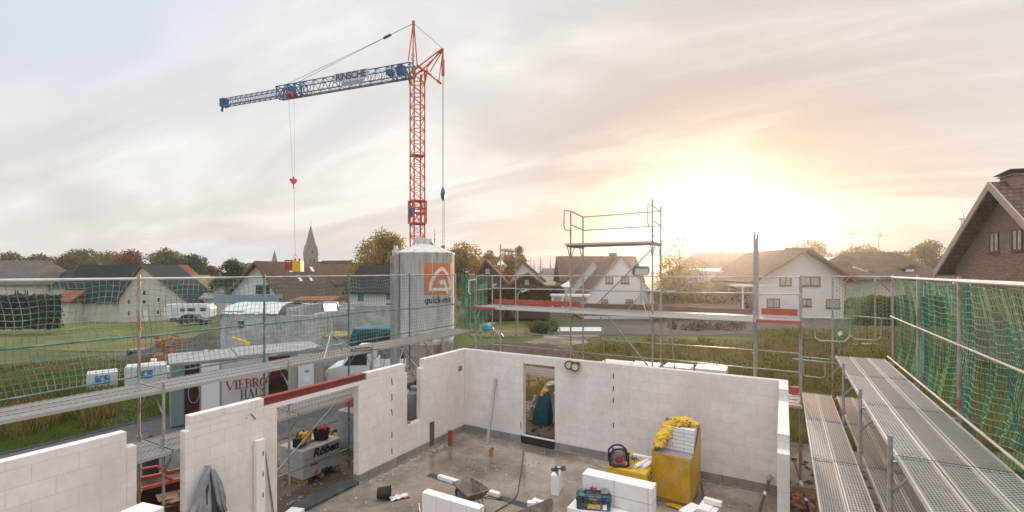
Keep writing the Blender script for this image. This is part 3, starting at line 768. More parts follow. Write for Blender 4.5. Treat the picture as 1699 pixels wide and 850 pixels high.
# its long wing running left, ridge parallel to the picture
def wing_house(label, d, xl, xr, yb, ye, yr, W, wallm, roofm, wins=(), name='long_house', hip=0.0, tweak=0, frame='frame_white', pane='glass_dark', dorm=None, group=None, cat='house', chim=None, ov=.4, cream=False):
    """eave side faces the camera, ridge runs across the picture; hip>0 pulls the ridge ends in"""
    c = at((xl + xr) / 2, yb, d=d); base = c.z
    t = thing(name, label, cat, (c.x, c.y, base), YAW + R(tweak) - PI / 2, group)   # local y = across, local x = towards camera (negative back)
    s = d / FPX; L = (xr - xl) * s / 2; ze = CH - (ye - HY) * s - base
    dr_ = d + W / 2; zr = CH - (yr - HY) * dr_ / FPX - base
    mb = MB(); 
    mb.box(-W, 0, -L, L, -1.5, ze); 
    if not hip: 
        for yy in (-L, L):
            mb.add([(0, yy, ze), (-W, yy, ze), (-W / 2, yy, zr)], [(0, 1, 2)])
    mb.build('wall', wallm, t)
    ro = MB(); e = L + (ov if not hip else ov); hy = L * (1 - hip) if hip else e
    sl_ = (zr - ze) / (W / 2)
    zo = ze - sl_ * ov
    th = .2
    top = [(ov, -e, zo + th), (ov, e, zo + th), (-W - ov, e, zo + th), (-W - ov, -e, zo + th), (-W / 2, -hy, zr + th), (-W / 2, hy, zr + th)]
    bot = [(a, b_, z - th) for a, b_, z in top]
    ro.add(top + bot, [(0, 1, 5, 4), (2, 3, 4, 5), (1, 2, 5), (3, 0, 4), (6, 10, 11, 7), (8, 11, 10, 9), (7, 11, 8), (9, 10, 6), (0, 6, 7, 1), (1, 7, 8, 2), (2, 8, 9, 3), (3, 9, 6, 0)])
    rf = ro.build('roof', roofm, t)
    for (px, py, wp, hp, *mu) in wins:
        u = (px - (xl + xr) / 2) * s; window(t, 'S', u, CH - (py - HY) * s - base, wp * s, hp * s, frame, pane, y=0, sx=1, mull=(mu[0] if mu else 1))
    if chim:
        u, h, w_ = chim; u = (u - (xl + xr) / 2) * s
        MB().box(-W / 2 - w_ / 2, -W / 2 + w_ / 2, u - w_ / 2, u + w_ / 2, zr - 1, zr + h).build('chimney', 'brick_brown', rf)
    if dorm:
        px, py, wd, hd = dorm; u = (px - (xl + xr) / 2) * s; zd = CH - (py - HY) * s - base; xd = -(zd - ze) / sl_
        dm = MB().box(xd - 2.2, xd + .2, u - wd / 2, u + wd / 2, zd - .3, zd + hd); dm.prism([(u - wd / 2 - .25, zd + hd), (u + wd / 2 + .25, zd + hd), (u, zd + hd + wd * .4)], xd - 2.4, xd + .4, 'x')
        do = dm.build('dormer', roofm, rf)
        MB().box(xd + .2, xd + .24, u - wd * .36, u + wd * .36, zd - .05, zd + hd - .1).build('window', 'frame_white', do)
    return t
wing_house('long low barn wing with dark slate roof joined left of the pale gable', 82.5, 104, 199, 534, 497, 441, 7, 'render_beige', 'tile_slate', wins=[(136, 522, 7, 8, 0)], name='barn_wing', cat='barn')
wing_house('grey hipped roof at the far left edge above the hedge', 95, -90, 58, 520, 472, 434, 12, 'render_beige', 'tile_grey', hip=.35, wins=[(28, 486, 9, 9), (44, 486, 8, 9)])
wing_house('dark slate roofed house between the grey hip and the barn', 98, 62, 160, 520, 476, 449, 10, 'render_beige', 'tile_slate', hip=.3)
wing_house('small shed with orange tiled roof left of the barn wing', 80, 88, 116, 530, 500, 484, 5, 'render_beige', 'tile_red', name='small_shed', cat='shed')
wing_house('red tiled roof showing just right of the barn apex', 100, 236, 300, 520, 478, 441, 10, 'render_beige', 'tile_red', hip=.5)
wing_house('olive grey low outbuilding roof behind the barn catslide', 92, 262, 330, 520, 492, 458, 9, 'render_beige', 'moss_roof', hip=.2)
wing_house('low pale sheds with flat metal roof left of the balcony house', 86, 318, 374, 522, 496, 488, 6, 'render_beige', 'grey_metal', wins=[(328, 506, 6, 9, 0), (352, 506, 14, 9)], name='low_shed', cat='shed')
gable_house('small beige gabled garage above the low sheds', 90, 346, 391, 520, 487, 487, 370, 474, 6, 'render_beige', 'tile_brown', ov=.3, name='gabled_garage', cat='garage')
tk = at(290, 470, d=104); t = thing('brick_chimney', 'tall slim brick chimney stack rising right of the red roof', 'chimney', (tk.x, tk.y, -3), YAW)
MB().prism([(-.55, -1), (.55, -1), (.42, 8.9), (-.42, 8.9)], -.45, .45).build('stack', 'brick_brown', t); MB().box(-.5, .5, -.5, .5, 8.9, 9.1).build('cap', 'stone', t)

# white house with balcony
t, U, Zf, q = gable_house('white gabled house with brown roof, skylights and pale blue balcony', 68, 380, 470, 522, 486, 492, 430, 437, 15, 'render_white', 'tile_brown', tweak=-8,
    wins=[(437, 480, 25, 14, 2)], frame='frame_dark', pane='glass_dark', ov=.9, sky=[(1, 5.5, .1, .3, .8), (1, 6.5, .42, .6, .8), (1, 9.5, .42, .6, .8), (1, 11.8, .12, .28, .8)])
b_ = MB(); b_.box(U(370), U(474), -2.2, -2.05, Zf(501), Zf(488)); b_.box(U(370), U(474), -2.05, -.1, Zf(502) , Zf(500)); b_.box(U(370), U(372), -2.05, -.1, Zf(500), Zf(488)); b_.box(U(472), U(474), -2.05, -.1, Zf(500), Zf(488))
b_.build('balcony', 'blue_sheet' if False else 'balcony_blue', t)
MB().box(U(395), U(455), -.06, -.01, Zf(519), Zf(504)).build('garage_door', 'frame_dark', t)
wing_house('flat garage annex with timber edged roof behind the lamp tripod', 64, 487, 548, 520, 500, 494, 6, 'render_white', 'tile_orange', wins=[(523, 503, 6, 6, 0)], name='garage_annex', cat='garage')
wing_house('brown ridge roof of the house below the church tower', 95, 505, 560, 500, 470, 434, 9, 'brick_brown', 'tile_brown', tweak=-20)
gable_house('dark red gabled house with white dormer corner right of the skylights', 84, 520, 556, 515, 470, 470, 528, 440, 12, 'brick_brown', 'tile_brown', tweak=-15, wins=[])
wing_house('grey church nave roof left of the white house apex', 190, 396, 440, 480, 452, 437, 14, 'stone', 'tile_grey', name='church_nave', cat='church')
wing_house('white bungalow with wide black tiled roof left of the silo', 56, 577, 664, 532, 483, 443, 10, 'render_white', 'tile_black', wins=[(598, 493, 13, 17, 0), (646, 490, 12, 18, 0), (646, 510, 12, 16, 0)], frame='frame_white', pane='blue_glass', tweak=-4, ov=.6)
# church
p = at(515.5, 440, d=235); t = thing('church', 'stone church tower with tall pointed spire and four small gables', 'church', (p.x, p.y, -4), YAW + R(38))
zz0 = lambda py: CH - (py - HY) * 235 / FPX + 4
h = 2.75; s0, s1 = zz0(423), zz0(373)
MB().box(-h, h, -h, h, -1, s0).build('tower', 'stone', t)
sp_ = MB()
ap = (0, 0, s1)
sp_.add([(-h - .2, -h - .2, s0), (h + .2, -h - .2, s0), (h + .2, h + .2, s0), (-h - .2, h + .2, s0), ap] , [(0, 1, 4), (1, 2, 4), (2, 3, 4), (3, 0, 4), (3, 2, 1, 0)])
sp_.build('spire', 'spire_slate', t)
gb = MB()
for k in range(4):
    mt = Matrix.Rotation(k * PI / 2, 4, 'Z'); vs = [mt @ Vector(v) for v in [(-h + .05, -h - .25, s0 - .1), (h - .05, -h - .25, s0 - .1), (0, -h - .25, s0 + 4.6), (0, 0, s0 + 4.6)]]
    gb.add(vs, [(0, 1, 2), (1, 3, 2), (0, 2, 3)])
gb.build('gable', 'stone', t)
for k in range(4):
    mt = Matrix.Rotation(k * PI / 2, 4, 'Z')
    for u in (-.9, .9):
        wn = MB().box(u - .45, u + .45, -h - .09, -h + .01, s0 - 4.2, s0 - 2); wn.xf(mt); wn.build('belfry_opening', 'frame_dark', t)
    wn = MB().box(-.35, .35, -h - .32, -h - .24, s0 + .8, s0 + 2.1); wn.xf(mt); wn.build('belfry_opening', 'frame_dark', t)
MB().tube((0, 0, s1 - .2), (0, 0, s1 + 2), .07, 5).build('spire_cross', 'grey_metal', t)
p = at(455.5, 440, d=260); t = thing('small_spire', 'thin slate spire on the ridge turret left of the church tower', 'spire', (p.x, p.y, 0), YAW)
z1 = CH + (450 - 415) * 260 / FPX; z0 = CH + (450 - 434) * 260 / FPX
MB().lathe((0, 0, 0), [(1.5, -3), (1.5, z0), (1.6, z0), (.02, z1)], 8).build('turret', 'spire_slate', t)

# centre
t, U, Zf, q = gable_house('dark shingled gabled house with orange tiled roof and garden terrace', 62, 776, 846, 512, 478, 478, 806, 434, 11, 'render_dark', 'tile_orange', tweak=0,
    wins=[(809, 450, 6, 7, 0), (800, 477, 8, 9), (821, 475, 6, 9, 0), (807, 490, 7, 10, 0)], frame='frame_white', ov=.5, chim=(.7, 4, .6, .5))
gable_house('white gabled house behind the two dark ones', 76, 846, 902, 505, 466, 466, 867, 434, 12, 'render_white', 'tile_brown', wins=[(864, 460, 6, 7, 0)], frame='frame_brown', ov=.4)
gable_house('small dark gabled house with lit attic window beside the upright posts', 62, 838, 912, 510, 478, 482, 876, 456, 8, 'render_dark', 'tile_brown', wins=[(874, 468, 6, 7, 0)], frame='frame_white', ov=.5)
wing_house('far pale farm shed on the hazy meadow', 170, 903, 940, 466, 454, 446, 10, 'render_beige', 'tile_grey', name='farm_shed', cat='barn')
wing_house('large beige building with long brown roof behind the scaffold platform', 82, 932, 1066, 508, 466, 427, 12, 'render_beige', 'tile_brown', wins=[(942, 463, 7, 8), (953, 463, 7, 8)], frame='frame_white', chim=(1027, .8, .9))
gable_house('smaller white gable between the beige building and the large white gable', 72, 950, 1008, 508, 475, 478, 985, 432, 10, 'render_white', 'tile_brown', wins=[(972, 472, 10, 5, 0)], ov=.16, thick=.1, verge='frame_pale')
gable_house('large white A-shaped gable house with four brown windows', 62, 968, 1092, 511, 497, 500, 1030, 427, 11, 'render_white', 'tile_brown', tweak=0,
    wins=[(1011, 465, 12, 11, 1), (1037, 465, 13, 11, 1), (1003, 500, 11, 6, 1), (1044, 500, 12, 6, 1)], ov=.16, thick=.1, verge='frame_pale', chim=(-.1, 4, .6, .8))
t = thing('brick_garden_wall', 'low brown brick garden wall along the street in front of the white houses', 'wall', tuple(at(1090, 516, d=57)), YAW)
MB().box(-9.5, 10.5, -.12, .12, -.6, .75).box(-9.55, 10.55, -.16, .16, .75, .82).build('wall', 'brick_brown', t)
# carport
def carport(label, px, py, d, w_, dp, h, m='roof_light', name='carport'):
    p = at(px, py, d=d); t = thing(name, label, 'carport', tuple(p), YAW)
    MB().box(-w_ / 2, w_ / 2, -dp / 2, dp / 2, h, h + .22).build('roof', m, t)
    for sx in (-1, 1):
        for sy in (-1, 1): MB().box(sx * (w_ / 2 - .2) - .07, sx * (w_ / 2 - .2) + .07, sy * (dp / 2 - .2) - .07, sy * (dp / 2 - .2) + .07, -.6, h).build('post', 'frame_white', t)
    MB().box(-w_ / 2 + .2, w_ / 2 - .2, dp / 2 - .1, dp / 2, 0, h - .02).build('back_wall', 'render_beige', t)
carport('open white roofed carport right of the A-shaped white gable', 1092, 504, 62, 3.4, 4, 1.6)
carport('white bus shelter roof on slim posts beside the wild bush', 925, 503, 52, 1.5, 1.5, .75, name='open_shelter')
carport('cream flat shelter next to the white bus shelter', 960, 503, 54, 2.6, 2, .75, 'cream_panel', name='open_shelter')
carport('hazy carport beside the thick double upright of the scaffold', 1238, 508, 58, 3, 4, 2.4)
gable_house('low brown gabled garage roof in the glare under the sun', 60, 1172, 1232, 512, 486, 486, 1200, 474, 7, 'render_dark', 'tile_brown', name='gabled_garage', cat='garage')
# parasol
p = at(943, 480, d=75); t = thing('parasol', 'white garden parasol on the sunlit meadow edge', 'parasol', (p.x, p.y, -1.6), 0)
MB().tube((0, 0, -.2), (0, 0, 5.2), .05, 6).build('pole', 'pole_white', t); MB().lathe((0, 0, 4.1), [(1.5, 0), (1.1, .35), (.02, .9)], 8).build('canopy', 'roof_light', t)
# sun side
wing_house('hazy dark roofed hall with low sun behind its ridge', 98, 1160, 1292, 505, 452, 421, 16, 'render_dark', 'tile_brown', hip=.25, chim=(1224, .6, .8))
wing_house('flat roofed white house in the sun glare', 70, 1160, 1262, 506, 452, 447, 12, 'render_white', 'roof_light', wins=[(1228, 467, 7, 9, 0), (1238, 467, 7, 9, 0)], frame='frame_brown', ov=.25, name='flat_roofed_house')
t, U, Zf, q = gable_house('white house with broad low brown gable and brown framed windows', 58, 1256, 1400, 520, 463, 461, 1334, 415, 13, 'render_white', 'tile_brown', tweak=0,
    wins=[(1303, 467, 20, 15, 1), (1345, 467, 32, 16, 1), (1283, 503, 21, 15, 1), (1338, 502, 16, 13, 1), (1382, 504, 23, 15, 1)], ov=1.0, chim=(.3, 3, .35, 1.2))
aer = MB().tube((0, 3, q[5]), (0, 3, q[5] + 1.5), .03, 5).tube((-.5, 3, q[5] + 1.2), (.5, 3, q[5] + 1.2), .02, 4); aer.build('aerial', 'grey_metal', t)
wing_house('brown hipped roof house with small dormer right of the street lamp', 62, 1428, 1580, 535, 461, 421, 13, 'render_beige', 'tile_brown', hip=.42, dorm=(1522, 452, 1.5, .55), wins=[(1520, 480, 14, 12)], ov=.7)
wing_house('pale metal roofed hall behind the street lamp', 92, 1372, 1442, 510, 446, 428, 14, 'render_white', 'roof_light', name='storage_hall', cat='hall')
wing_house('low brown roof between the white gable and the metal roofed hall', 80, 1362, 1420, 512, 452, 438, 10, 'render_white', 'tile_brown')

# big brick house on the right
d = 26; ap = at(1673, 311, d=d); gg = float(gz(ap.x, ap.y))
t = thing('brick_house', 'large brown brick house with steep tiled gable at the right edge', 'house', (ap.x, ap.y, gg), YAW - R(107))
hr, he = ap.z - gg, 5.2 - gg
W2 = 4.8
MB().prism([(-W2, -1), (W2, -1), (W2, he), (0, hr), (-W2, he)], 0, 12).build('wall', 'brick_brown', t)
MB().box(-.9, 4.78, -.14, -.003, -1, hr - 1.15).build('wall_projection', 'brick_brown', t) if False else None
ro = MB(); vb = MB()
for s in (-1, 1):
    ln = math.hypot(W2, hr - he); ux, uz = s * W2 / ln, -(hr - he) / ln; nx, nz = -uz * s, ux * s; ov = .75
    ex, ez = s * W2 + ux * ov, he + uz * ov
    poly = [(0, hr + .03), (ex + nx * .02, ez + nz * .02), (ex + nx * .24, ez + nz * .24), (0, hr + .33)]
    if s > 0: poly = poly[::-1]
    ro.prism(poly, -.8, 12.5)
    vp = [(0, hr - .1), (ex, ez - .1), (ex + nx * .28, ez + nz * .28), (0, hr + .37)]
    if s > 0: vp = vp[::-1]
    vb.prism(vp, -.9, -.81)
rf = ro.build('roof', 'tile_brown', t); vb.build('verge_board', 'wood_pale', t)
ch = MB().box(-.5, .5, -.1, .85, hr - 1, hr + .58); co = ch.build('chimney', 'brick_brown', rf)
MB().box(-.58, .58, -.18, .93, hr + .58, hr + .64).prism([(-.66, hr + .70), (.66, hr + .86), (.66, hr + .90), (-.66, hr + .74)], -.3, 1.05).build('chimney_cap', 'grey_metal', co)
for px_, py_ in ((1650, 402), (1688, 398)):
    # solve for u on gable plane
    P0 = Vector((ap.x, ap.y)); ax = Vector((math.cos(YAW - R(107)), math.sin(YAW - R(107))))
    l = (px_ - CX) / FPX; dr_ = Vector(FW + l * RT)
    # P0 + u ax = k dr
    det = ax.x * (-dr_.y) + dr_.x * ax.y; u = (-P0.x * (-dr_.y) + (-dr_.x) * P0.y) / det if abs(det) > 1e-6 else 0
    k = (P0 + u * ax).dot(dr_) / dr_.dot(dr_); zc = CH - (py_ - HY) / FPX * k - gg
    window(t, 'F', u, zc, .8, 1.15, 'frame_brown', 'curtain', y=0)

# wind turbines
for i, (px, py, w_) in enumerate([(1412, 388, 0), (1458, 391, .5), (1595, 364, .3)]):
    p = at(px, py, d=300); z0 = -2
    t = thing('wind_turbine', ['left slim wind turbine on the hazy horizon', 'right one of the paired wind turbines on the horizon', 'wind turbine beside the roof of the brown brick house'][i], 'wind turbine', (p.x, p.y, z0), YAW + PI + .3, 'wind turbines on the horizon')
    h = p.z - z0
    MB().tube((0, 0, -2), (0, 0, h), .55, 8, .35).build('tower', 'grey_metal', t); MB().box(-.6, .6, -1, 1.5, h - .5, h + .6).build('nacelle', 'grey_metal', t)
    for k in range(3):
        a = w_ + k * 2 * PI / 3; MB().prism([(-.2, 0), (.2, 0), (.3, 1.4), (.05, 6.9), (-.1, 6.9), (-.25, 1.4)], 1.5, 1.65).xf(Matrix.Translation((0, 0, h)) @ Matrix.Rotation(a, 4, 'Y')).build('blade', 'grey_metal', t)
# street lamp
def street_lamp(label, px, pyb, pyt, d, arm):
    p = at(px, pyb, d=d); z = float(gz(p.x, p.y)); h = CH - (pyt - HY) * d / FPX - z
    t = thing('street_lamp', label, 'street lamp', (p.x, p.y, z), YAW)
    mb = MB().tube((0, 0, -.2), (0, 0, h - .5), .085, 8, .065)
    pts = [Vector((0, 0, h - .5)) + Vector((arm * (1 - math.cos(a)), 0, .5 * math.sin(a) * 1.2)) for a in np.linspace(0, PI / 2, 6)]
    mb.path(pts, .05); mb.build('pole', 'galv', t)
    e = pts[-1]; MB().obox((e.x + arm * .6, 0, e.z), (abs(arm) * 1.3 + .2, .2, .12), ty=(.35 if arm < 0 else -.35)).build('lamp_head', 'pole_white', t)
street_lamp('grey street lamp with curved arm behind the loose net', 1452, 572, 450, 36, -.7)
street_lamp('small street lamp with bent head by the dark gabled houses', 859, 515, 484, 50, .5)
pp = gnd(1447, 573); t = thing('traffic_island', 'pale kerbed slab at the foot of the grey street lamp', 'kerb', tuple(pp), YAW); MB().box(-1.6, 1.2, -.3, .3, -.2, .12).build('slab', 'roof_light', t)
# caravan and cars by the barn
p = at(316, 533, d=80); t = thing('camper', 'white camper with dark side windows parked beside the barn', 'camper', (p.x, p.y, p.z), YAW + R(3))
MB().prism([(-3.6, .9), (-3.3, .55), (3.5, .55), (3.7, .9), (3.75, 2.3), (3.3, 2.95), (-3.2, 2.95), (-3.65, 2.5)], -1.1, 1.1).build('body', 'van_white', t, bevel=.12)
for u, w_, h in ((-.6, .7, .5), (.8, 1.3, .55), (2.7, .9, .6)): MB().box(u - w_ / 2, u + w_ / 2, -1.14, -1.08, 1.75, 1.75 + h).build('window', 'glass_dark', t)
MB().box(-2.2, -1.6, -1.14, -1.08, .7, 2.4).build('door', 'roof_light', t)
for u in (-2.2, 2.2): MB().tube((u, -1.05, .4), (u, -.8, .4), .42, 14).build('wheel', 'black_rubber', t)
def car(label, px, py, d, rz, m, L=4.3, group=None, estate=False):
    p = at(px, py, d=d); t = thing('parked_car', label, 'car', tuple(p), YAW + R(rz), group)
    lo = [(-L / 2, .35), (L / 2, .35), (L / 2 + .02, .7), (L / 2 - .9, .92), (-L / 2 + .5, .98), (-L / 2, .75)]
    MB().prism(lo, -.85, .85).build('body', m, t, bevel=.06)
    MB().prism([(L / 2 - 1.1, .9), (L / 2 - 1.75, 1.42), (-L / 2 + .9, 1.45), (-L / 2 + .35, .95)], -.72, .72).build('cabin_glass', 'glass_dark', t, bevel=.04)
    MB().prism([(L / 2 - 1.85, 1.40), (L / 2 - 1.9, 1.47), (-L / 2 + 1.0, 1.5), (-L / 2 + .9, 1.43)], -.68, .68).build('roof', m, t)
    for u in (-L / 2 + .8, L / 2 - .8):
        for v in (-.87, .67): MB().tube((u, v, .32), (u, v + .2, .32), .32, 14).build('wheel', 'black_rubber', t)
    for v in (-.6, .6): MB().box(L / 2 - .02, L / 2 + .04, v - .15, v + .15, .62, .74).build('headlight', 'white_plastic', t)
car('dark car parked in front of the white camper', 322, 538, 72, 4, 'van_dark')
# ------------------------------------------------------------------ crane
def lattice(mb, a, b, u, v, seg, rc, rb, tri=False, n=4, zig=True):
    a = Vector(a); b = Vector(b); u = Vector(u); v = Vector(v)
    cor = [-u - v, u - v, v * 1.0] if tri else [-u - v, u - v, u + v, -u + v]
    for c in cor: mb.tube(a + c, b + c, rc, n)
    m = len(cor)
    for k in range(m):
        c0, c1 = cor[k], cor[(k + 1) % m]
        for i in range(seg):
            p = a.lerp(b, i / seg); q = a.lerp(b, (i + 1) / seg)
            if (i + k) % 2: mb.tube(p + c0, q + c1, rb, n, cap=False)
            else: mb.tube(p + c1, q + c0, rb, n, cap=False)
            if zig and i % 2 == 0: mb.tube(p + c0, p + c1, rb, n, cap=False)
mp_ = at(692.5, 450, d=38); cb_ = Vector((mp_.x, mp_.y, float(gz(mp_.x, mp_.y))))
t = thing('tower_crane', 'red and blue tower crane with its lattice jib swung left over the village', 'crane', tuple(cb_))
zt = CH + (450 - 119) * 38 / FPX
ra = YAW + R(33); U1 = Vector((math.cos(ra), math.sin(ra), 0)) * .44; V1 = Vector((-math.sin(ra), math.cos(ra), 0)) * .44
zb = cb_.z + 1.0; mx, my = cb_.x, cb_.y
mb = MB(); lattice(mb, (mx, my, zb), (mx, my, zt), U1, V1, 44, .055, .026); mb.build('mast', 'crane_red', t, world=True)
rv = Vector((RT[0], RT[1], 0)); fv = Vector((FW[0], FW[1], 0))
mb = MB()
for z0, z1 in ((CH + (450 - 371) * 38 / FPX, CH + (450 - 334) * 38 / FPX),):
    for k in range(4):
        c = [-U1 - V1, U1 - V1, U1 + V1, -U1 + V1][k] * 1.22; c2 = [-U1 - V1, U1 - V1, U1 + V1, -U1 + V1][(k + 1) % 4] * 1.22
        mb.tube((mx + c.x, my + c.y, z0), (mx + c.x, my + c.y, z1), .06, 4)
        for z in (z0, z0 + .8, z0 + 1.2, z1): mb.tube((mx + c.x, my + c.y, z), (mx + c2.x, my + c2.y, z), .06, 4)
        mb.tube((mx + c.x, my + c.y, z0), (mx + c2.x, my + c2.y, z1), .035, 4)
    for z in (z0, z1): mb.obox((mx, my, z), (1.15, 1.15, .06), ra)
mb.build('climbing_cage', 'crane_red', t, world=True)
mb = MB(); q = Vector((mx, my, 0)) - rv * .3 - fv * .55; mb.obox((q.x, q.y, CH + (450 - 354) * 38 / FPX), (.5, .25, .75), YAW); mb.build('switch_box', 'crane_blue', t, world=True)
mb = MB(); mb.obox((mx, my, CH + (450 - 259) * 38 / FPX), (1.0, 1.0, .05), ra); mb.build('ladder_platform', 'crane_red', t, world=True)
# base and ballast
mb = MB(); mb.obox((mx, my, cb_.z + .6), (3.4, .4, .5), ra).obox((mx, my, cb_.z + .6), (.4, 3.4, .5), ra); mb.build('undercarriage', 'crane_red', t, world=True)
mb = MB()
for k in range(4):
    a = ra + k * PI / 2; mb.obox((mx + math.cos(a) * 1.6, my + math.sin(a) * 1.6, cb_.z + .18), (.5, .5, .36), ra)
mb.build('foot_pad', 'stone', t, world=True)
mb = MB(); mb.obox((mx + rv.x * 1.0, my + rv.y * 1.0, cb_.z + 1.6), (1.1, 1.8, 1.5), YAW); mb.build('ballast', 'stone', t, world=True)
# jib
j0 = at(684, 117, d=37.8); j1 = at(370, 171.5, d=45.2)
zc = (j0.z + j1.z) / 2; 
ax = (j1 - j0).normalized(); side = ax.cross(Vector((0, 0, 1))).normalized(); upv = side.cross(ax).normalized()
jm = j0.lerp(j1, .665)
mb = MB(); lattice(mb, j0, jm, side * .40, upv * .48, 26, .048, .022); 
mb.build('jib', 'crane_blue', t, world=True)
mb = MB(); lattice(mb, j0.lerp(j1, .60), j1, side * .25, upv * .30, 26, .036, .017); mb.build('jib_extension', 'crane_blue', t, world=True)
mb = MB(); mb.tube(j0 - upv * .52 - side * .42, j1 - upv * .38 - side * .3, .03, 4); mb.tube(j0 - upv * .56, jm - upv * .56, .05, 4)
mb.build('trolley_rail', 'grey_metal', t, world=True)
mb = MB()
def jring(f_, s, u=1.0, k=.045):
    p = j0.lerp(j1, f_); c = [p + side * .42 * u + upv * .5 * s, p - side * .42 * u + upv * .5 * s, p - side * .42 * u - upv * .5 * s, p + side * .42 * u - upv * .5 * s]
    jb = MB()
    for a, b in zip(c, c[1:] + c[:1]): jb.tube(a, b, k, 4)
    jb.tube(c[0], c[2], k * .7, 4); jb.tube(c[1], c[3], k * .7, 4); jb.build('jib_frame', 'crane_blue', t, world=True)
for f_ in (.0, .04, .08, .53, .56, .60, .66): jring(f_, 1.0)
for f_ in (.985, 1.0): jring(f_, .7, .7, .07)
for f_, w_, h_ in ((.05, .55, .6), (.10, .4, .4), (.59, .3, .4), (.995, .3, .45)):
    p = j0.lerp(j1, f_) + upv * .1; MB().obox(tuple(p), (w_, .6, h_), math.atan2(ax.y, ax.x), 0, -math.asin(ax.z)).build('winch_box', 'crane_blue', t, world=True)
p = j1; mb.tube(p - upv * .3, p - upv * .8 + ax * .1, .13, 6)
mb.build('jib_tip', 'crane_blue', t, world=True)
# name board on the side of the jib that faces the site
sgn = -1 if side.dot(Vector((-j0.x, -j0.y, 0))) < 0 else 1
sd = side * sgn
pc = j0.lerp(j1, .262) + sd * .60 + upv * .16
xa_ = -ax   # letters run from tip towards mast
mt = Matrix.Translation(pc) @ Matrix(((xa_.x, upv.x, sd.x, 0), (xa_.y, upv.y, sd.y, 0), (xa_.z, upv.z, sd.z, 0), (0, 0, 0, 1)))
mb = MB().box(-1.75, 1.75, -.36, .36, -.04, -.005); mb.xf(mt); bo = mb.build('name_board', 'board_pale', t, world=True)
inv = Matrix.Translation(cb_).inverted()
text_mesh('RINSCHE', .80, 'lettering', 'crane_navy', bo, inv @ mt @ Matrix.Translation((-.05, 0, .004)), bold=.022, space=.94)
mb = MB().box(-1.9, .3, -.78, -.42, -.04, -.005); mb.xf(mt @ Matrix.Translation((.9, 0, 0))); mb.build('small_board', 'board_grey', t, world=True)
# head frame, counter arm, pendants
hp = at(686, 39, d=38); la = at(681, 103, d=38) ; lb = at(689, 108, d=38)
mb = MB().tube(la + sd * .3, hp + sd * .06, .05, 5).tube(lb + sd * .3, hp + sd * .06, .05, 5).tube(la - sd * .3, hp - sd * .06, .05, 5).tube(lb - sd * .3, hp - sd * .06, .05, 5)
for f_ in (.1, .2): mb.tube(la.lerp(hp, f_), lb.lerp(hp, f_), .03, 4)
mb.tube(hp - Vector((0, 0, .15)), hp + Vector((0, 0, .2)), .12, 6); mb.build('head_frame', 'crane_red', t, world=True)
ca = at(735, 81, d=37); cbm = at(728, 136, d=37.4); m0 = at(698, 113, d=38); m1 = at(710, 117, d=37.6); ml = at(683, 124, d=38)
mb = MB()
for e in (-.3, .3):
    o = sd * e
    mb.tube(m0 + o, ca + o * .3, .055, 5).tube(m1 + o, ca + o * .3, .05, 5).tube(m0 + o, cbm + o * .5, .055, 5).tube(m0 + o, ml + o, .08, 5).tube(m0 + o, at(712, 122, d=37.6) + o, .08, 5)
mb.tube(ca, cbm, .035, 5); mb.tube(m0 - sd * .5, m0 + sd * .5, .1, 6); mb.tube(cbm - sd * .3, cbm + sd * .3, .1, 6)
for c in (-U1 - V1, U1 - V1, U1 + V1, -U1 + V1): mb.tube((mx + c.x, my + c.y, zt - 1), (mx + c.x * 1.4, my + c.y * 1.4, zt + .1), .08, 4)
mb.tube(ca, ca - Vector((0, 0, 1.6)), .07, 5); mb.tube(ca - Vector((0, 0, .9)), ca - Vector((0, 0, 2.1)), .13, 6)
mb.build('counter_arm', 'crane_red', t, world=True)
pj = j0.lerp(j1, .62) + upv * .5; pn = hp.lerp(pj, .19)
mb = MB().tube(hp, pn, .022, 4).tube(pn, pj + sd * .3, .016, 4).tube(pn, pj - sd * .3 + ax * .5, .016, 4).tube(hp, ca, .025, 4).tube(ca - Vector((0, 0, 2)), Vector((ca.x, ca.y, CH + (450 - 328) * 37 / FPX)), .028, 4)
zl_ = CH + (450 - 322) * 37 / FPX
mb.tube((ca.x, ca.y, zl_), (ca.x - .08, ca.y, 1.0), .016, 4).tube((ca.x + .12, ca.y, zl_), (ca.x + .12, ca.y, 1.0), .016, 4)
mb.build('pendant_ropes', 'rope', t, world=True)
mb = MB().tube(pn - (pn - hp).normalized() * .35, pn + (pn - hp).normalized() * .35, .11, 6); mb.build('rope_clamp', 'rope', t, world=True)
mb = MB().lathe((ca.x, ca.y, zl_), [(.03, -.55), (.14, -.35), (.2, 0), (.14, .3), (.03, .55)], 8); mb.build('rope_block', 'crane_blue', t, world=True)
mb = MB().tube((ca.x, ca.y, 6.4), (ca.x, ca.y, 7.0), .15, 6); mb.build('lower_block', 'crane_red', t, world=True)
# trolley, hook ropes, hook
tp = at(483.5, 156, d=41.9)
mb = MB().obox((tp.x, tp.y, tp.z), (.8, .6, .16), math.atan2(ax.y, ax.x))
for e in (-.35, .35): mb.tube(tp + ax * e - Vector((0, 0, .2)) - side * .3, tp + ax * e - Vector((0, 0, .2)) + side * .3, .12, 8)
mb.build('trolley', 'crane_red', t, world=True)
hk = at(487, 300, d=41.9)
mb = MB().tube(tp + ax * .3, hk + ax * .1 + Vector((0, 0, .2)), .010, 4).tube(tp - ax * .3, hk - ax * .1 + Vector((0, 0, .2)), .010, 4); mb.build('hoist_rope', 'rope', t, world=True)
mb = MB().prism([(-.28, .16), (.28, .16), (.30, .02), (.1, -.28), (-.1, -.28), (-.30, .02)], -.12, .12).tube((0, 0, .1), (0, 0, .35), .06, 5).tube((0, 0, -.25), (0, 0, -.7), .035, 5).xf(Matrix.Translation(hk) @ Matrix.Rotation(YAW, 4, 'Z')); mb.build('hook_block', 'crane_red', t, world=True)
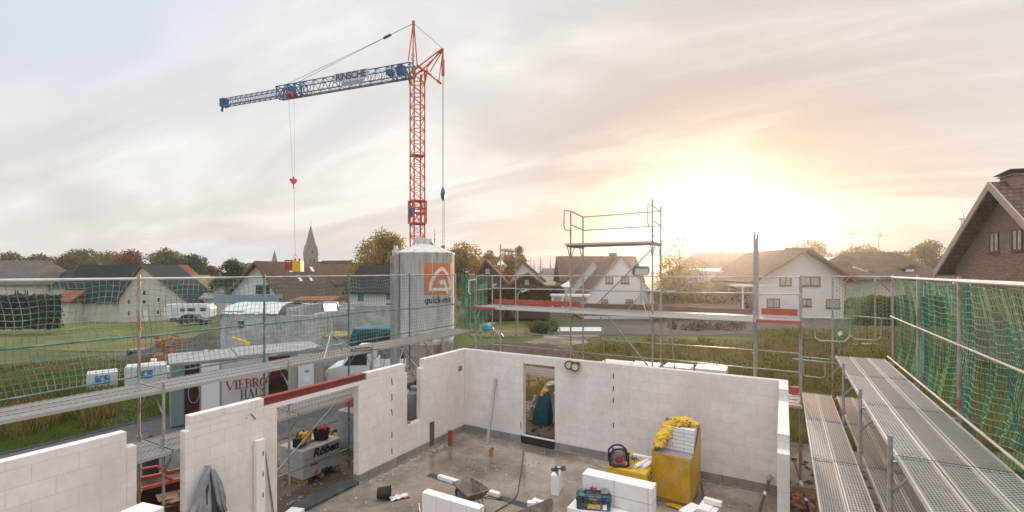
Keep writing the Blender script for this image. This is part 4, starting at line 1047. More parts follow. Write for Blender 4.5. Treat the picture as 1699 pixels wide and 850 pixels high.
ld = at(490, 441, d=41.9)
t2 = thing('lifted_load', 'red rack and yellow sheeted bundle hanging from the crane rope', 'load', tuple(ld), YAW)
MB().tube((0, 0, .5), (hk - ld).length * Vector((0, 0, 1)) + Vector((-.12, 0, -.3)), .014, 4).tube((0, 0, 1.1), (.3, 0, .5), .012, 4).tube((0, 0, 1.1), (-.3, 0, .5), .012, 4).build('sling', 'rope', t2)
rk = MB()
for z in (-.45, -.15, .15, .38): rk.box(-.78, -.15, -.35, .35, z, z + .12)
for u in (-.78, -.22): 
    for v in (-.35, .27): rk.box(u, u + .08, v, v + .08, -.45, .5)
rk.box(-.74, -.2, -.3, .3, -.33, .3); rk.build('rack', 'red_drum', t2)
MB().box(-.12, .62, -.38, .38, -.55, .45).build('yellow_sheet', 'yellow_foil', t2, bevel=.04)
MB().tube((.0, 0, .42), (0, 0, .62), .12, 8).tube((.38, 0, .42), (.38, 0, .62), .1, 8).build('strap_roll', 'red_drum', t2)

# ------------------------------------------------------------------ silo
D = 20.2; sc = at(705, 450, d=D); sx_, sy_ = sc.x, sc.y; sz0 = G
t = thing('mortar_silo', 'tall weathered white dry mortar silo with orange logo panel on its side', 'silo', (sx_, sy_, sz0))
Zs = lambda py: CH - (py - HY) * (D - 1.2) / FPX - sz0
r_ = 1.24; ztop = CH + 29 * D / FPX - sz0; zlow = Zs(573)
mb = MB().lathe((0, 0, 0), [(r_, zlow), (r_, zlow + .06), (r_ + .0, ztop - .08), (r_ + .02, ztop - .05), (r_ + .02, ztop)], 64); mb.build('shell', 'silo_paint', t, autosm=True)
mb = MB().lathe((0, 0, 0), [(r_ + .03, ztop - .02), (r_ + .03, ztop + .02), (.34, ztop + .40), (.34, ztop + .62), (.02, ztop + .62)], 48); mb.build('roof', 'silo_paint', t, autosm=True)
mb = MB().prism([(-.45, 0), (.25, 0), (.5, -.28), (.55, -.3), (.25, .1), (-.3, .2)], -.25, .25).xf(Matrix.Translation((.0, 0, ztop + .52)) @ Matrix.Rotation(YAW, 4, 'Z')); mb.build('filler_hatch', 'silo_paint', t, bevel=.02)
mb = MB().lathe((0, 0, 0), [(r_ - .02, zlow), (.22, .62), (.22, .45)], 40); mb.build('hopper', 'silo_paint', t, autosm=True)
mb = MB()
for k in range(4):
    a = YAW + R(45 + 90 * k); c, s = math.cos(a), math.sin(a)
    mb.tube((c * 1.22, s * 1.22, zlow + .4), (c * 1.42, s * 1.42, 0), .07, 6)
    a2 = a + R(90); c2, s2 = math.cos(a2), math.sin(a2)
    mb.tube((c * 1.25, s * 1.25, zlow - .1), (c2 * 1.4, s2 * 1.4, .15), .035, 5); mb.tube((c * 1.4, s * 1.4, .12), (c2 * 1.4, s2 * 1.4, .12), .05, 5)
    mb.obox((c * 1.42, s * 1.42, .03), (.3, .3, .06), a)
mb.build('leg_frame', 'galv', t)
# pick-up rails down the left side
rl = MB(); RM = Matrix.Rotation(YAW, 4, 'Z')
for (u, v) in ((-1.28, -.42), (-1.02, -.88)): rl.box(u - .07, u + .07, v - .1, v + .1, .0, ztop - .1)
for z in np.linspace(.6, ztop - .4, 7): rl.box(-1.30, -1.0, -.7, -.6, z, z + .08)
rl.xf(RM); rl.build('lifting_rail', 'silo_rail', t)
rl = MB().box(-1.32, -1.18, -.3, .3, ztop - .1, ztop + .15).tube((-1.1, -.6, ztop), (-1.1, -.6, ztop + .3), .08, 8); rl.xf(RM); rl.build('top_bracket', 'silo_paint', t)
pip = MB().path([(-.93, -.86, ztop + .15), (-.93, -.93, ztop - .1), (-.93, -.93, .5)], .045); pip.xf(RM); pip.build('filling_pipe', 'galv', t)
seam = MB()
for k in range(10):
    a = 2 * PI * k / 10; seam.obox((math.cos(a) * (r_ + .004), math.sin(a) * (r_ + .004), (zlow + ztop) / 2), (.02, .03, ztop - zlow - .1), a)
for z in (zlow + .08, Zs(505) - 1.2): seam.lathe((0, 0, z), [(r_, 0), (r_ + .02, .01), (r_ + .02, .05), (r_, .06)], 48)
seam.build('shell_seams', 'silo_paint', t)
def oncyl(u, z, k=0.0):
    """u metres along the shell from the point that faces the camera, to the right"""
    a = YAW - PI / 2 + (u / r_) ; return Vector((math.cos(a) * (r_ + k), math.sin(a) * (r_ + k), z))
# direction to the camera from the silo is not exactly -forward: correct
cam_a = math.atan2(-sy_, -sx_)
def oncyl(u, z, k=0.0):
    a = cam_a + u / r_; return Vector((math.cos(a) * (r_ + k), math.sin(a) * (r_ + k), z))
def curved(poly, k, m, name, par):
    """flat polygon strips bent on the shell: poly list of quads [(u,z)x4]"""
    vs, fs = [], []
    for q in poly:
        n = 8; o = len(vs)
        for i in range(n + 1):
            s = i / n
            a = (q[0][0] + (q[1][0] - q[0][0]) * s, q[0][1] + (q[1][1] - q[0][1]) * s); b = (q[3][0] + (q[2][0] - q[3][0]) * s, q[3][1] + (q[2][1] - q[3][1]) * s)
            vs += [oncyl(*a, k), oncyl(*b, k)]
        fs += [(o + 2 * i, o + 2 * i + 2, o + 2 * i + 3, o + 2 * i + 1) for i in range(n)]
    mb = MB().add(vs, fs); return mb.build(name, m, par)
zt1, zt0 = Zs(437), Zs(490)
ua, ub = -.03, 1.42
pan = curved([[(ua, zt0), (ub, zt0), (ub, zt1), (ua, zt1)]], .006, 'silo_orange', 'logo_panel', t)
uc = (ua + ub) / 2 + .02; hw = .56; zz1 = zt1 - .12; zz_ = zt0 + .16; th = .125
arc = []
def arch(f_, o):   # pointed arch outline
    s = (f_ - .5) * 2; x = s * (hw - o); q = abs(s)
    z = zz_ + (zz1 - o * 1.3 - zz_) * (1 - q ** 2.6) ** .62 if q < 1 else zz_
    return (uc + x, z)
def archpt(i, n, o):
    # walk up left side, over the point, down the right side
    f_ = i / n
    tt = f_ * 2 if f_ < .5 else (1 - f_) * 2
    sgn_ = -1 if f_ < .5 else 1
    x = (hw - o) * math.cos(tt * PI / 2) ** .72 if tt < 1 else 0
    z = zz_ + (zz1 - o * 1.35 - zz_) * tt ** .85
    return (uc + sgn_ * x, z)
qs = []
n = 16
for i in range(n): qs.append([archpt(i, n, 0), archpt(i + 1, n, 0), archpt(i + 1, n, th), archpt(i, n, th)])
qs.append([(uc - hw, zz_ - th * .0), (uc + hw, zz_), (uc + hw, zz_ + th), (uc - hw, zz_ + th)])
qs.append([(uc + .02, zz_ + .42), (uc + .16, zz_ + .46), (uc + .44, zz_ - .12), (uc + .26, zz_ - .12)])
qs.append([(uc - .12, zz_ + .42), (uc + .16, zz_ + .46), (uc + .13, zz_ + .30), (uc - .1, zz_ + .26)])
curved(qs, .012, 'logo_white', 'logo_arch', pan)
text_mesh('quick-mix', .40, 'lettering', 'ink_black', t, None, depth=.0, bold=.008, shear=.15, space=1.0, bend=lambda c: oncyl(c.x * .80 + .60, c.y + Zs(498.5), .012))

# ------------------------------------------------------------------ planks
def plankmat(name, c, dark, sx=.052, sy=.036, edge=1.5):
    m, nt, b = nodes(name)
    tc = N(nt, 'ShaderNodeTexCoord'); sp = N(nt, 'ShaderNodeSeparateXYZ'); nt.links.new(tc.outputs['Object'], sp.inputs[0])
    row = mth(nt, 'FLOOR', mth(nt, 'DIVIDE', sp.outputs[1], sy)); odd = mth(nt, 'MULTIPLY', mth(nt, 'MODULO', mth(nt, 'ABSOLUTE', row), 2), .5)
    fx = mth(nt, 'SUBTRACT', mth(nt, 'FRACT', mth(nt, 'ADD', mth(nt, 'DIVIDE', sp.outputs[0], sx), odd)), .5)
    fy = mth(nt, 'SUBTRACT', mth(nt, 'FRACT', mth(nt, 'DIVIDE', sp.outputs[1], sy)), .5)
    rr_ = mth(nt, 'SQRT', mth(nt, 'ADD', mth(nt, 'MULTIPLY', fx, fx), mth(nt, 'MULTIPLY', fy, fy)))
    hole = mth(nt, 'LESS_THAN', rr_, .34)
    mar = mth(nt, 'LESS_THAN', mth(nt, 'ABSOLUTE', sp.outputs[1]), .132); up = mth(nt, 'GREATER_THAN', sp.outputs[2], -.004)
    hole = mth(nt, 'MULTIPLY', mth(nt, 'MULTIPLY', hole, mar), up)
    n_ = noise(nt, tc.outputs['Object'], 5, 6, .7)
    o = ramp(nt, n_, [(.3, tuple(x * .7 for x in c)), (.6, c), (.75, tuple(min(1, x * 1.25) for x in c))])
    o = mixc(nt, ramp(nt, noise(nt, tc.outputs['Object'], 2.2, 5), [(.5, (0, 0, 0)), (.7, (.5,) * 3)]), o, (.30, .24, .19))
    o = mixc(nt, mth(nt, 'GREATER_THAN', mth(nt, 'ABSOLUTE', sp.outputs[1]), .134), o, tuple(min(.8, x * edge) for x in c))  # lighter rims: worn metal, with the sky's reflection painted into the colour
    spl = noise(nt, tc.outputs['Object'], 9, 4, .6)
    o = mixc(nt, hole, o, dark)
    o = mixc(nt, mth(nt, 'MULTIPLY', ramp(nt, spl, [(.62, (0, 0, 0)), (.70, (.55,) * 3)]), ramp(nt, noise(nt, tc.outputs['Object'], 1.4, 3), [(.5, (0, 0, 0)), (.6, (1, 1, 1))])), o, (.52, .49, .45))
    nt.links.new(o, b.inputs['Base Color']); b.inputs['Metallic'].default_value = .55
    nt.links.new(mth(nt, 'ADD', mth(nt, 'MULTIPLY', n_, .35), .25), b.inputs['Roughness'])
    hh = mth(nt, 'SUBTRACT', 1, mth(nt, 'MULTIPLY', mth(nt, 'SMOOTH_MIN', rr_, .5, .1), 1.5)); bump(nt, b, mth(nt, 'MULTIPLY', hh, mth(nt, 'MULTIPLY', mar, up)), .006, .7)
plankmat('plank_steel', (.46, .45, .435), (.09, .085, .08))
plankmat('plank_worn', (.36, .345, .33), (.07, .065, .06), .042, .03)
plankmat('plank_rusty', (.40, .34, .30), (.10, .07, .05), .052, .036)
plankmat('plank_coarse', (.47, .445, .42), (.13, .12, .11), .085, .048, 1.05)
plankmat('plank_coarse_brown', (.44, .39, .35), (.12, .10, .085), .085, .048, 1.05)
def plank(t, x, y0, y1, z, w_=.31, m='plank_steel', along='y', name='plank'):
    """steel plank; centre line at x (or y when along x)"""
    L = (y1 - y0) / 2 - .012; c = (y0 + y1) / 2; e = .03
    mb = MB().box(-L, L, -w_ / 2, w_ / 2, -.055, -.003)
    for s in (-1, 1): mb.box(-L, L, s * (w_ / 2 - .011) - .011, s * (w_ / 2 - .011) + .011, -.003, .004)
    for s in (-1, 1): mb.box(s * (L - .03) - .03, s * (L - .03) + .03, -w_ / 2 + .022, w_ / 2 - .022, -.003, .002)
    o = mb.build(name, m, t)
    dz = random.uniform(-.002, .002)
    if along == 'y': o.location = (x, c, z + dz); o.rotation_euler = (0, 0, PI / 2)
    else: o.location = (c, x, z + dz)
    return o
def post(t, x, y, z0, z1, m='galv', r=.0245, name='upright', plate=True):
    mb = MB().tube((x, y, z0), (x, y, z1), r, 10)
    k = z1 - 1.0
    while k > z0 + .3: mb.tube((x, y, k - .03), (x, y, k + .03), r * 1.7, 8); k -= 1.0
    o = mb.build(name, m, t)
    if plate:
        MB().tube((x, y, z0), (x, y, z0 + .25), r * .7, 8).box(x - .075, x + .075, y - .075, y + .075, z0 - .01, z0 + .01).tube((x, y, z0 + .2), (x, y, z0 + .24), r * 2, 8).build('base_jack', 'galv', o)
    return o
def bar(t, a, b, r=.021, m='galv', name='guard_rail', n=8): return MB().tube(a, b, r, n).build(name, m, t)

# ------------------------------------------------------------------ left scaffold
LS = thing('scaffold', 'long steel scaffold with green netted rails outside the left wall', 'scaffold', (-9.8, 4, G))
LS.location = (0, 0, 0)
XI, XO, ZU, ZL = -9.42, -10.32, 2.92, 1.92
YK = [4.15 + 2.43 * k for k in range(-2, 5)]
for i, y in enumerate(YK):
    post(LS, XI, y, G, 3.06, 'galv'); post(LS, XO, y, G, 4.93, ['post_green', 'post_mixed', 'post_mixed', 'post_green', 'post_green', 'post_green', 'post_mixed'][i])
    for z in (ZU - .09, ZL - .09):
        tb = MB().tube((XO, y, z), (XI + (.3 if z < 2.5 else .0), y, z), .022, 6)
        if z > 2.5: tb.tube((XI, y, z - .36), (XI - .35, y, z), .016, 6).tube((XO, y, z - .36), (XO + .35, y, z), .016, 6)
        else: tb.tube((XI, y, z - .36), (XI + .3, y, z), .018, 6)
        tb.build('transom', 'galv', LS)
for a, b in zip(YK, YK[1:]):
    for k, xc in enumerate((-9.57, -9.88, -10.17)[:3]):
        w_ = .29
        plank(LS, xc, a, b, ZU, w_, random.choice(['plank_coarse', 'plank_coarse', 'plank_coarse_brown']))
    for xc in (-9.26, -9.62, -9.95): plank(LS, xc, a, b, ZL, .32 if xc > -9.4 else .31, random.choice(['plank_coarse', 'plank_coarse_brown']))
    mid = 3.80 + random.uniform(-.05, .05)
    bar(LS, (XO - .03, a, mid), (XO - .03, b, 3.80), .02, 'post_green')
    bar(LS, (XO - .03, a, 3.02), (XO - .03, b, 3.05), .016, 'post_green', 'toe_rail')
bar(LS, (XO - .02, YK[0] - .3, 4.86), (XO - .02, 5.5, 4.86), .024, 'pole_white', 'top_rail'); bar(LS, (XO - .02, 5.5, 4.86), (XO - .02, YK[-1], 4.87), .022, 'galv', 'top_rail')
for k in (1, 3, 5): bar(LS, (XO + .03, YK[k], .1), (XO + .03, YK[k] + 2.43, ZL - .1), .02, 'galv', 'diagonal_brace')
for k, (a, b) in enumerate(zip(YK, YK[1:])): bar(LS, (XO, a, .15), (XO, b, .15), .02, 'galv', 'ledger')
for k in (4, 5): bar(LS, (XI - .03, YK[k], .4), (XI - .03, YK[k] + 1.2, 2.8), .018, 'galv', 'diagonal_brace'); bar(LS, (XI - .05, YK[k] + 2.43, .4), (XI - .05, YK[k] + 1.2, 2.8), .018, 'galv', 'diagonal_brace')
# red end board in the low deck
MB().box(-9.2, -9.17, YK[4], YK[4] + .01, ZL, ZL + .01).build('toe_board', 'toe_red', LS) if False else None

def net(name, label, P, nu, nv, r, m, fine=3, cat='safety net', lines=(1, 1), group=None, m2=None, r2=1.6):
    """knotted net: P(u, v) gives points for u, v in 0..1; thin three-sided cords"""
    t = None
    V = []; Fc = []
    def cord(pts, r):
        pts = np.array(pts); d = np.gradient(pts, axis=0); d /= np.linalg.norm(d, axis=1)[:, None] + 1e-9
        a = np.cross(d, [.31, .77, .55]); a /= np.linalg.norm(a, axis=1)[:, None]; b = np.cross(d, a)
        o = sum(len(q) for q in V); n = len(pts)
        ring = np.stack([pts + r * (math.cos(q) * a + math.sin(q) * b) for q in (0, 2.094, 4.189)], 1)
        V.append(ring.reshape(-1, 3))
        i = np.arange(n - 1)[:, None]
        for k in range(3):
            k2 = (k + 1) % 3
            Fc.append(np.concatenate([o + i * 3 + k, o + i * 3 + k2, o + i * 3 + 3 + k2, o + i * 3 + 3 + k], 1))
    r0 = r
    if m2: r = r0 * r2
    if lines[0]:
        for j in range(nv + 1): cord([P(u, j / nv) for u in np.linspace(0, 1, nu * (2 if fine > 2 else 1) + 1)], r)
    nh = sum(len(q) for q in Fc); r = r0
    if lines[1]:
        for i in range(nu + 1): cord([P(i / nu, v) for v in np.linspace(0, 1, nv * 1 + 1)], r)
    FF = np.concatenate(Fc); o = npmesh(name, np.concatenate(V), FF, [m, m2] if m2 else m, mats=(np.arange(len(FF)) < nh).astype(int) if m2 else None)
    return tag(o, label, cat, group)
Y0n, Y1n = YK[0] - .3, YK[-1]
def Pl(u, v):      # v 0 top .. 1 bottom
    y = Y0n + (Y1n - Y0n) * u
    ph = (y - YK[0]) % 2.43 / 2.43
    shear = .42 * v * max(0, 1 - (y + 1) / 5.5)
    z = 4.85 - 1.82 * v + .02 * math.sin(y * 9 + v * 3) * (1 - v)
    z -= .05 * math.sin(PI * ph) * (1 - v) * .7
    x = XO - .06 - .10 * math.sin(PI * v) * math.sin(PI * ph) + .015 * math.sin(y * 4 + v * 8)
    return (x, y + shear + .03 * math.sin(v * 9 + y * 2), z)
net('safety_net', 'teal and green netting stretched along the rails of the left scaffold', Pl, 150, 18, .0048, 'net_teal', fine=3)
# gathered green net at the corner
def Pc(u, v):
    x = -10.2 + 1.15 * u; return (x, 13.98 + .05 * math.sin(u * 40), 4.85 - 1.95 * v + .03 * math.sin(u * 25))
net('safety_net', 'dense green net bunched in the corner right of the silo', Pc, 34, 18, .008, 'net_green', fine=1)
def Pd(u, v): 
    x = -10.1 + .95 * u; return (x, 14.06 + .06 * math.sin(u * 31 + 1), 4.7 - 1.9 * v + .05 * math.sin(u * 17 + v * 5))
net('safety_net', 'blue tinted second net layer hanging behind the bunched green one', Pd, 26, 15, .009, 'net_teal', fine=1)

# floodlight on tripod, left deck
def floodlight(label, base, h, facing, lit_, w_=.34, spread=.62):
    t = thing('floodlight', label, 'floodlight', tuple(base), facing)
    tr = MB()
    for k in range(3):
        a = k * 2 * PI / 3 + .5; tr.tube((0, 0, h * .48), (math.cos(a) * spread, math.sin(a) * spread, 0), .014, 6)
        tr.tube((0, 0, h * .2), (math.cos(a) * spread * .55, math.sin(a) * spread * .55, h * .22), .008, 5)
    tr.tube((0, 0, h * .2), (0, 0, h), .018, 8); tr.build('tripod', 'galv', t)
    hd = MB().prism([(-w_ / 2, -.11), (w_ / 2, -.11), (w_ / 2 + .03, .0), (w_ / 2, .13), (-w_ / 2, .13), (-w_ / 2 - .03, 0)], -.03, .07).xf(Matrix.Translation((0, 0, h + .1)) @ Matrix.Rotation(R(28), 4, 'X'))
    ho = hd.build('housing', 'grey_metal', t)
    MB().box(-w_ / 2 + .02, w_ / 2 - .02, -.04, -.034, -.09, .11).xf(Matrix.Translation((0, 0, h + .1)) @ Matrix.Rotation(R(28), 4, 'X')).build('lamp_face', 'lamp_lit' if lit_ else 'white_plastic', ho)
    MB().path([(0, .04, h), (.06, .1, h * .7), (.05, .12, h * .4), (.25, .2, .02)], .006).build('cable', 'ink_black', t)
    return t
b0 = at(536, 586, Z=ZU); floodlight('lit white floodlight on a tripod standing on the left scaffold deck', (-9.85, b0.y * 1.0, ZU), 1.08, YAW + .15, True)
cl = MB(); c0 = at(600, 581, Z=ZU + .01)
cl.path([(c0.x + .2 * math.cos(a) * (1 + .1 * math.sin(a * 3.3)), c0.y + .32 * math.sin(a), ZU + .012 + .002 * a) for a in np.linspace(0, 12.5, 60)], .007, 5)
cl.path([(c0.x + .2, c0.y, ZU + .02), (c0.x + .35, c0.y + .3, ZU + .02), (c0.x + .48, c0.y + .35, ZU - .2), (c0.x + .5, c0.y + .2, ZU - .9)], .007, 5)
tag(cl.build('cable_coil', 'ink_black'), 'dark cable coiled on the left scaffold deck, right of the tripod', 'cable')

# ------------------------------------------------------------------ back scaffold
BS = thing('scaffold', 'open steel scaffold with raised work platform behind the back wall', 'scaffold', (0, 0, 0))
Yf, Yb = 13.02, 14.02
XK = [-8.84, -7.9, -5.47, -3.08, -.62, .36]
DK = 3.84
for i, x in enumerate(XK):
    topf = {0: 4.86, 1: 5.86, 2: 6.74, 3: 6.95, 4: 5.98, 5: 4.9}[i]; topb = {0: 4.86, 1: 5.8, 2: 6.72, 3: 6.88, 4: 5.86, 5: 4.86}[i]
    post(BS, x, Yf, G, topf, ['post_mixed', 'galv', 'post_mixed', 'galv', 'galv', 'post_mixed'][i]); post(BS, x, Yb, G, topb, ['galv', 'post_mixed', 'galv', 'galv', 'galv', 'galv'][i])
    for z in (DK - .08, 1.84) + ((5.72,) if i in (2, 3) else ()) + ((5.66,) if i == 1 else ()):
        tb = MB().tube((x, Yf, z), (x, Yb, z), .022, 6)
        tb.tube((x, Yf, z - .38), (x, Yf + .3, z), .016, 5).tube((x, Yb, z - .38), (x, Yb - .3, z), .016, 5)
        if i not in (1,): tb.tube((x, Yf, z - .38), (x, Yf - .26, z), .016, 5); tb.tube((x, Yf, z), (x, Yf - .28, z), .022, 5)
        tb.build('transom', 'galv', BS)
MB().box(-7.92, -7.88, Yf + .05, Yb - .05, 5.69, 5.71).path([(-7.9, Yf + .15 + .1 * k, 5.7 + (.05 if k % 2 else .0)) for k in range(8)], .012, 5).build('spigot_row', 'galv', BS)
for a, b in zip(XK, XK[1:]):
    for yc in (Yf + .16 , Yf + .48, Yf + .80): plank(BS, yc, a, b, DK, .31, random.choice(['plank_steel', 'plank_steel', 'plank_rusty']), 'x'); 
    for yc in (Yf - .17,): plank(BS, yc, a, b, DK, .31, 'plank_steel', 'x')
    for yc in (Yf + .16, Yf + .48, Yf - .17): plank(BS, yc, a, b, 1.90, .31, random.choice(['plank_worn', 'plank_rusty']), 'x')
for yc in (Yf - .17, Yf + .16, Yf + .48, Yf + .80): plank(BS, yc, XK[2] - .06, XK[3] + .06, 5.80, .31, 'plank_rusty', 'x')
for z, nm in ((4.84, 'guard_rail'), (4.40, 'guard_rail'), (2.90, 'guard_rail'), (2.45, 'guard_rail')):
    for a, b in zip(XK, XK[1:]):
        bar(BS, (a, Yb - .03, z + random.uniform(-.02, .02)), (b, Yb - .03, z + random.uniform(-.02, .02)), .018, 'galv')
for z in (6.70, 6.28): bar(BS, (XK[2], Yb, z), (XK[3], Yb, z + .03), .019, 'post_mixed')
for x in (XK[2], XK[3]):
    for z in (6.70, 6.3): bar(BS, (x, Yf, z + .08), (x, Yb, z), .018, 'galv', 'side_rail')
    lp = MB().path([(x - .02, Yf - .42, 6.75), (x - .02, Yf - .45, 6.3), (x - .02, Yf - .35, 6.2), (x, Yf - .02, 6.2)], .016, 6).path([(x, Yf, 6.78), (x - .02, Yf - .42, 6.75)], .016, 6); lp.build('end_loop', 'galv', BS)
for z in (4.84, 4.38): bar(BS, (XK[0], Yf, z), (XK[0], Yb, z), .018, 'galv', 'side_rail')
MB().path([(XK[0], Yf - .02, 4.72), (XK[0], Yf - .42, 4.70), (XK[0], Yf - .44, 4.3), (XK[0], Yf - .3, 4.25)], .016, 6).build('end_loop', 'pole_white', BS)
for a, b, z in ((XK[1] - .95 + .1, XK[1] - .06, DK), (XK[1] + .07, XK[2] - .1, DK), (XK[4] + .12, XK[5] - .05, DK)):
    MB().box(a, b, Yb - .02, Yb + .012, z + .02, z + .19).build('toe_board', 'toe_red', BS)
for a, b in ((XK[2], XK[3]), (XK[3], XK[4])): MB().box(a + .06, b - .06, Yb - .02, Yb + .012, DK + .02, DK + .15).build('toe_board', 'toe_brown', BS)
for a, b in ((XK[0] - .05, XK[1]), (XK[4] + .05, XK[5])): MB().box(a, b, Yf - .37, Yf - .335, DK - .06, DK + .012).build('edge_strip', 'toe_red', BS)
bar(BS, (XK[2] + .65, Yb + .03, DK - .05), (XK[3] - .1, Yb + .03, 1.9), .021, 'galv', 'diagonal_brace')
bar(BS, (XK[2] + .35, Yb + .03, DK + .05), (XK[3] - .2, Yb + .03, 5.7), .021, 'galv', 'diagonal_brace')
bar(BS, (XK[2] + 1.5, Yf - .1, 5.6), (XK[3] + .45, Yf - .1, DK), .021, 'galv', 'diagonal_brace') if False else None
for x, z in ((-4.95, 3.8), (-2.85, 3.8)): bar(BS, (x, Yb + .1, z), (x + .25, Yb + .6, G), .021, 'galv', 'raking_brace')
post(BS, XK[4] + .07, Yf, DK, 5.90, 'galv', plate=False, name='spare_upright')
b0 = at(1068, 520, Z=DK); floodlight('unlit square floodlight on a tripod on the back scaffold deck', (-3.48, Yf + .35, DK), 1.05, YAW + .1, False, .42, .42)

# ------------------------------------------------------------------ right scaffold
RS = thing('scaffold', 'right scaffold of stepped steel decks leading towards the viewer', 'scaffold', (0, 0, 0))
YR = [14.2 - 2.45 * k for k in range(7)]
XP = 1.06
for i, y in enumerate(YR):
    post(RS, XP, y, G, 3.12 if i else 4.86, ['post_mixed', 'galv', 'galv', 'galv', 'galv', 'galv', 'galv'][i], r=.026 if i else .022)
    post(RS, 2.24, y, G, 4.93, ['galv', 'post_mixed', 'post_mixed', 'galv', 'post_mixed', 'galv', 'galv'][i])
    MB().tube((XP, y, 2.82), (2.24, y, 2.82), .022, 6).tube((XP, y, 2.45), (1.35, y, 2.82), .018, 6).build('transom', 'galv', RS)
    MB().tube((.40, y, 1.82), (2.24, y, 1.82), .022, 6).tube((XP, y, 1.4), (.55, y, 1.82), .018, 6).build('transom', 'galv', RS)
pm = ['plank_worn', 'plank_worn', 'plank_steel', 'plank_worn', 'plank_steel', 'plank_worn']
for k, (b, a) in enumerate(zip(YR, YR[1:])):
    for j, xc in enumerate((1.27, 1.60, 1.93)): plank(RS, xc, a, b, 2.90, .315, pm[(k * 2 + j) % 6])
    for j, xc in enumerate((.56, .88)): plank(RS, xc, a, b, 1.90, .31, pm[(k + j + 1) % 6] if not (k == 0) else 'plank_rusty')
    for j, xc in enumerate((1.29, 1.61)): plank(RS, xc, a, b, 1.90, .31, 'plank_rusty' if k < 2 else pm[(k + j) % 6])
    bar(RS, (2.21, a, 4.86), (2.21, b, 4.86), .028 if k > 1 else .022, 'pole_white', 'top_rail')
    bar(RS, (2.20, a, 3.93), (2.20, b, 3.93), .016, 'pole_yellow', 'mid_rail')
    bar(RS, (2.15, a, 2.97), (2.15, b, 2.97), .019, 'pole_yellow', 'toe_rail')
# end frame between the two scaffolds
EF = thing('guard_frame', 'galvanised end guard rails with loops between back and right scaffold', 'guard rail', (0, 0, 0))
ef = MB().tube((.36, 13.9, 3.83), (1.5, 14.2, 3.83), .018, 6); ef.path([(.68, 14.0, 3.82), (.68, 14.0, 3.35), (.78, 14.0, 3.27), (1.3, 14.1, 3.27), (1.4, 14.15, 3.4), (1.42, 14.2, 3.8)], .018, 6)
ef.tube((1.5, 14.2, 3.9), (2.24, 14.2, 3.86), .018, 6).path([(1.45, 14.25, 3.4), (1.5, 14.25, 3.33), (1.95, 14.25, 3.33), (2.02, 14.25, 3.42), (2.04, 14.25, 3.86)], .016, 6)
ef.build('upper_loop', 'galv', EF)
ef = MB().tube((.2, 14.1, 2.75), (1.5, 14.15, 2.7), .018, 6).tube((.36, 14.05, 2.83), (1.0, 14.15, 2.8), .014, 6).path([(.42, 14.05, 2.75), (.45, 14.05, 2.35), (.85, 14.1, 2.33), (.9, 14.1, 2.4), (.9, 14.1, 2.72)], .014, 6); ef.build('lower_loop', 'galv', EF)
ef = MB().tube((1.06, 14.2, 4.86), (2.24, 14.2, 4.86), .024, 6).tube((1.12, 14.2, 4.5), (1.4, 14.2, 4.84), .016, 5).tube((2.2, 14.2, 4.5), (1.95, 14.2, 4.84), .016, 5); ef.build('top_tube', 'post_mixed', EF)
# right nets
YA, YB = 14.15, 2.2
def Pr(u, v):
    y = YA + (YB - YA) * u; ph = (14.2 - y) % 2.45 / 2.45
    z = 4.84 - 1.90 * v - (.045 * abs(math.sin(y * 6.2)) + .02 * math.sin(y * 2.3)) * (.5 + .5 * math.sin(v * 40) ** 2) - .06 * math.sin(PI * ph) * (1 - v)
    x = 2.30 + .13 * math.sin(PI * v) * math.sin(PI * ph) + .03 * math.sin(y * 9.5) * (.3 + v) + .02 * math.sin(y * 23)
    return (x, y + .05 * math.sin(v * 5 + y), z)
RN = net('safety_net', 'dense green safety net hanging from the rail of the right scaffold', Pr, 330, 19, .0042, 'net_green', fine=1, m2='net_pale')
def Pr2(u, v):
    y = YA + (YB - YA) * u
    return (2.40 + .07 * math.sin(y * 3.1 + 1) + .04 * math.sin(v * 9), y + .09 * math.sin(v * 7 + y * 3), 4.80 - 2.4 * v + .07 * math.sin(y * 3.7 + v * 3))
net('safety_net', 'dark teal second net layer behind the bright green one on the right', Pr2, 130, 20, .0042, 'net_darkgreen', fine=1)
for (y, n_) in ((11.7, 2), (9.3, 3), (6.9, 5), (5.2, 3)):
    fold = MB(); ph0 = random.uniform(0, 6)
    for k in range(n_):
        yy = y + (k - n_ / 2) * .035 + random.uniform(-.01, .01)
        pts = [(2.335 + .012 * math.sin(k * 2.1), yy + .03 * math.sin(q * .9 + ph0) + .012 * math.sin(q * 2 + k), 4.8 - 2.0 * q / 8) for q in range(9)]
        fold.path(pts, .008, 4)
        if k: fold.tube(pts[3], last[3], .006, 4).tube(pts[6], last[6], .006, 4)
        last = pts
    fold.build('cord', 'net_blue', RN)
def Pe(u, v):      # loose net across the gap
    x = 1.15 + 1.05 * u
    return (x, 14.28 + .12 * math.sin(u * 9 + v * 4), 4.82 - 1.75 * v ** .9 - .22 * math.sin(PI * u) * (1 - v) + .04 * math.sin(u * 19 + v * 7))
net('safety_net', 'loose yellowish net sagging across the gap at the street lamp', Pe, 16, 18, .0045, 'net_yellow', fine=1)
tn = MB()
for k in range(13):
    x_ = 1.08 + .035 * k; d_ = .75 * math.exp(-((k - 3) / 4.5) ** 2) + random.uniform(.05, .2)
    tn.path([(x_ + random.uniform(-.04, .04), 14.2 + random.uniform(-.05, .05), 3.85 - d_ * q / 4) for q in range(5)], .005, 4)
    if k % 2: tn.path([(x_, 14.2, 3.8 - d_ * .4), (x_ + .12, 14.18, 3.8 - d_ * .55), (x_ + .2, 14.22, 3.82 - d_ * .4)], .004, 4)
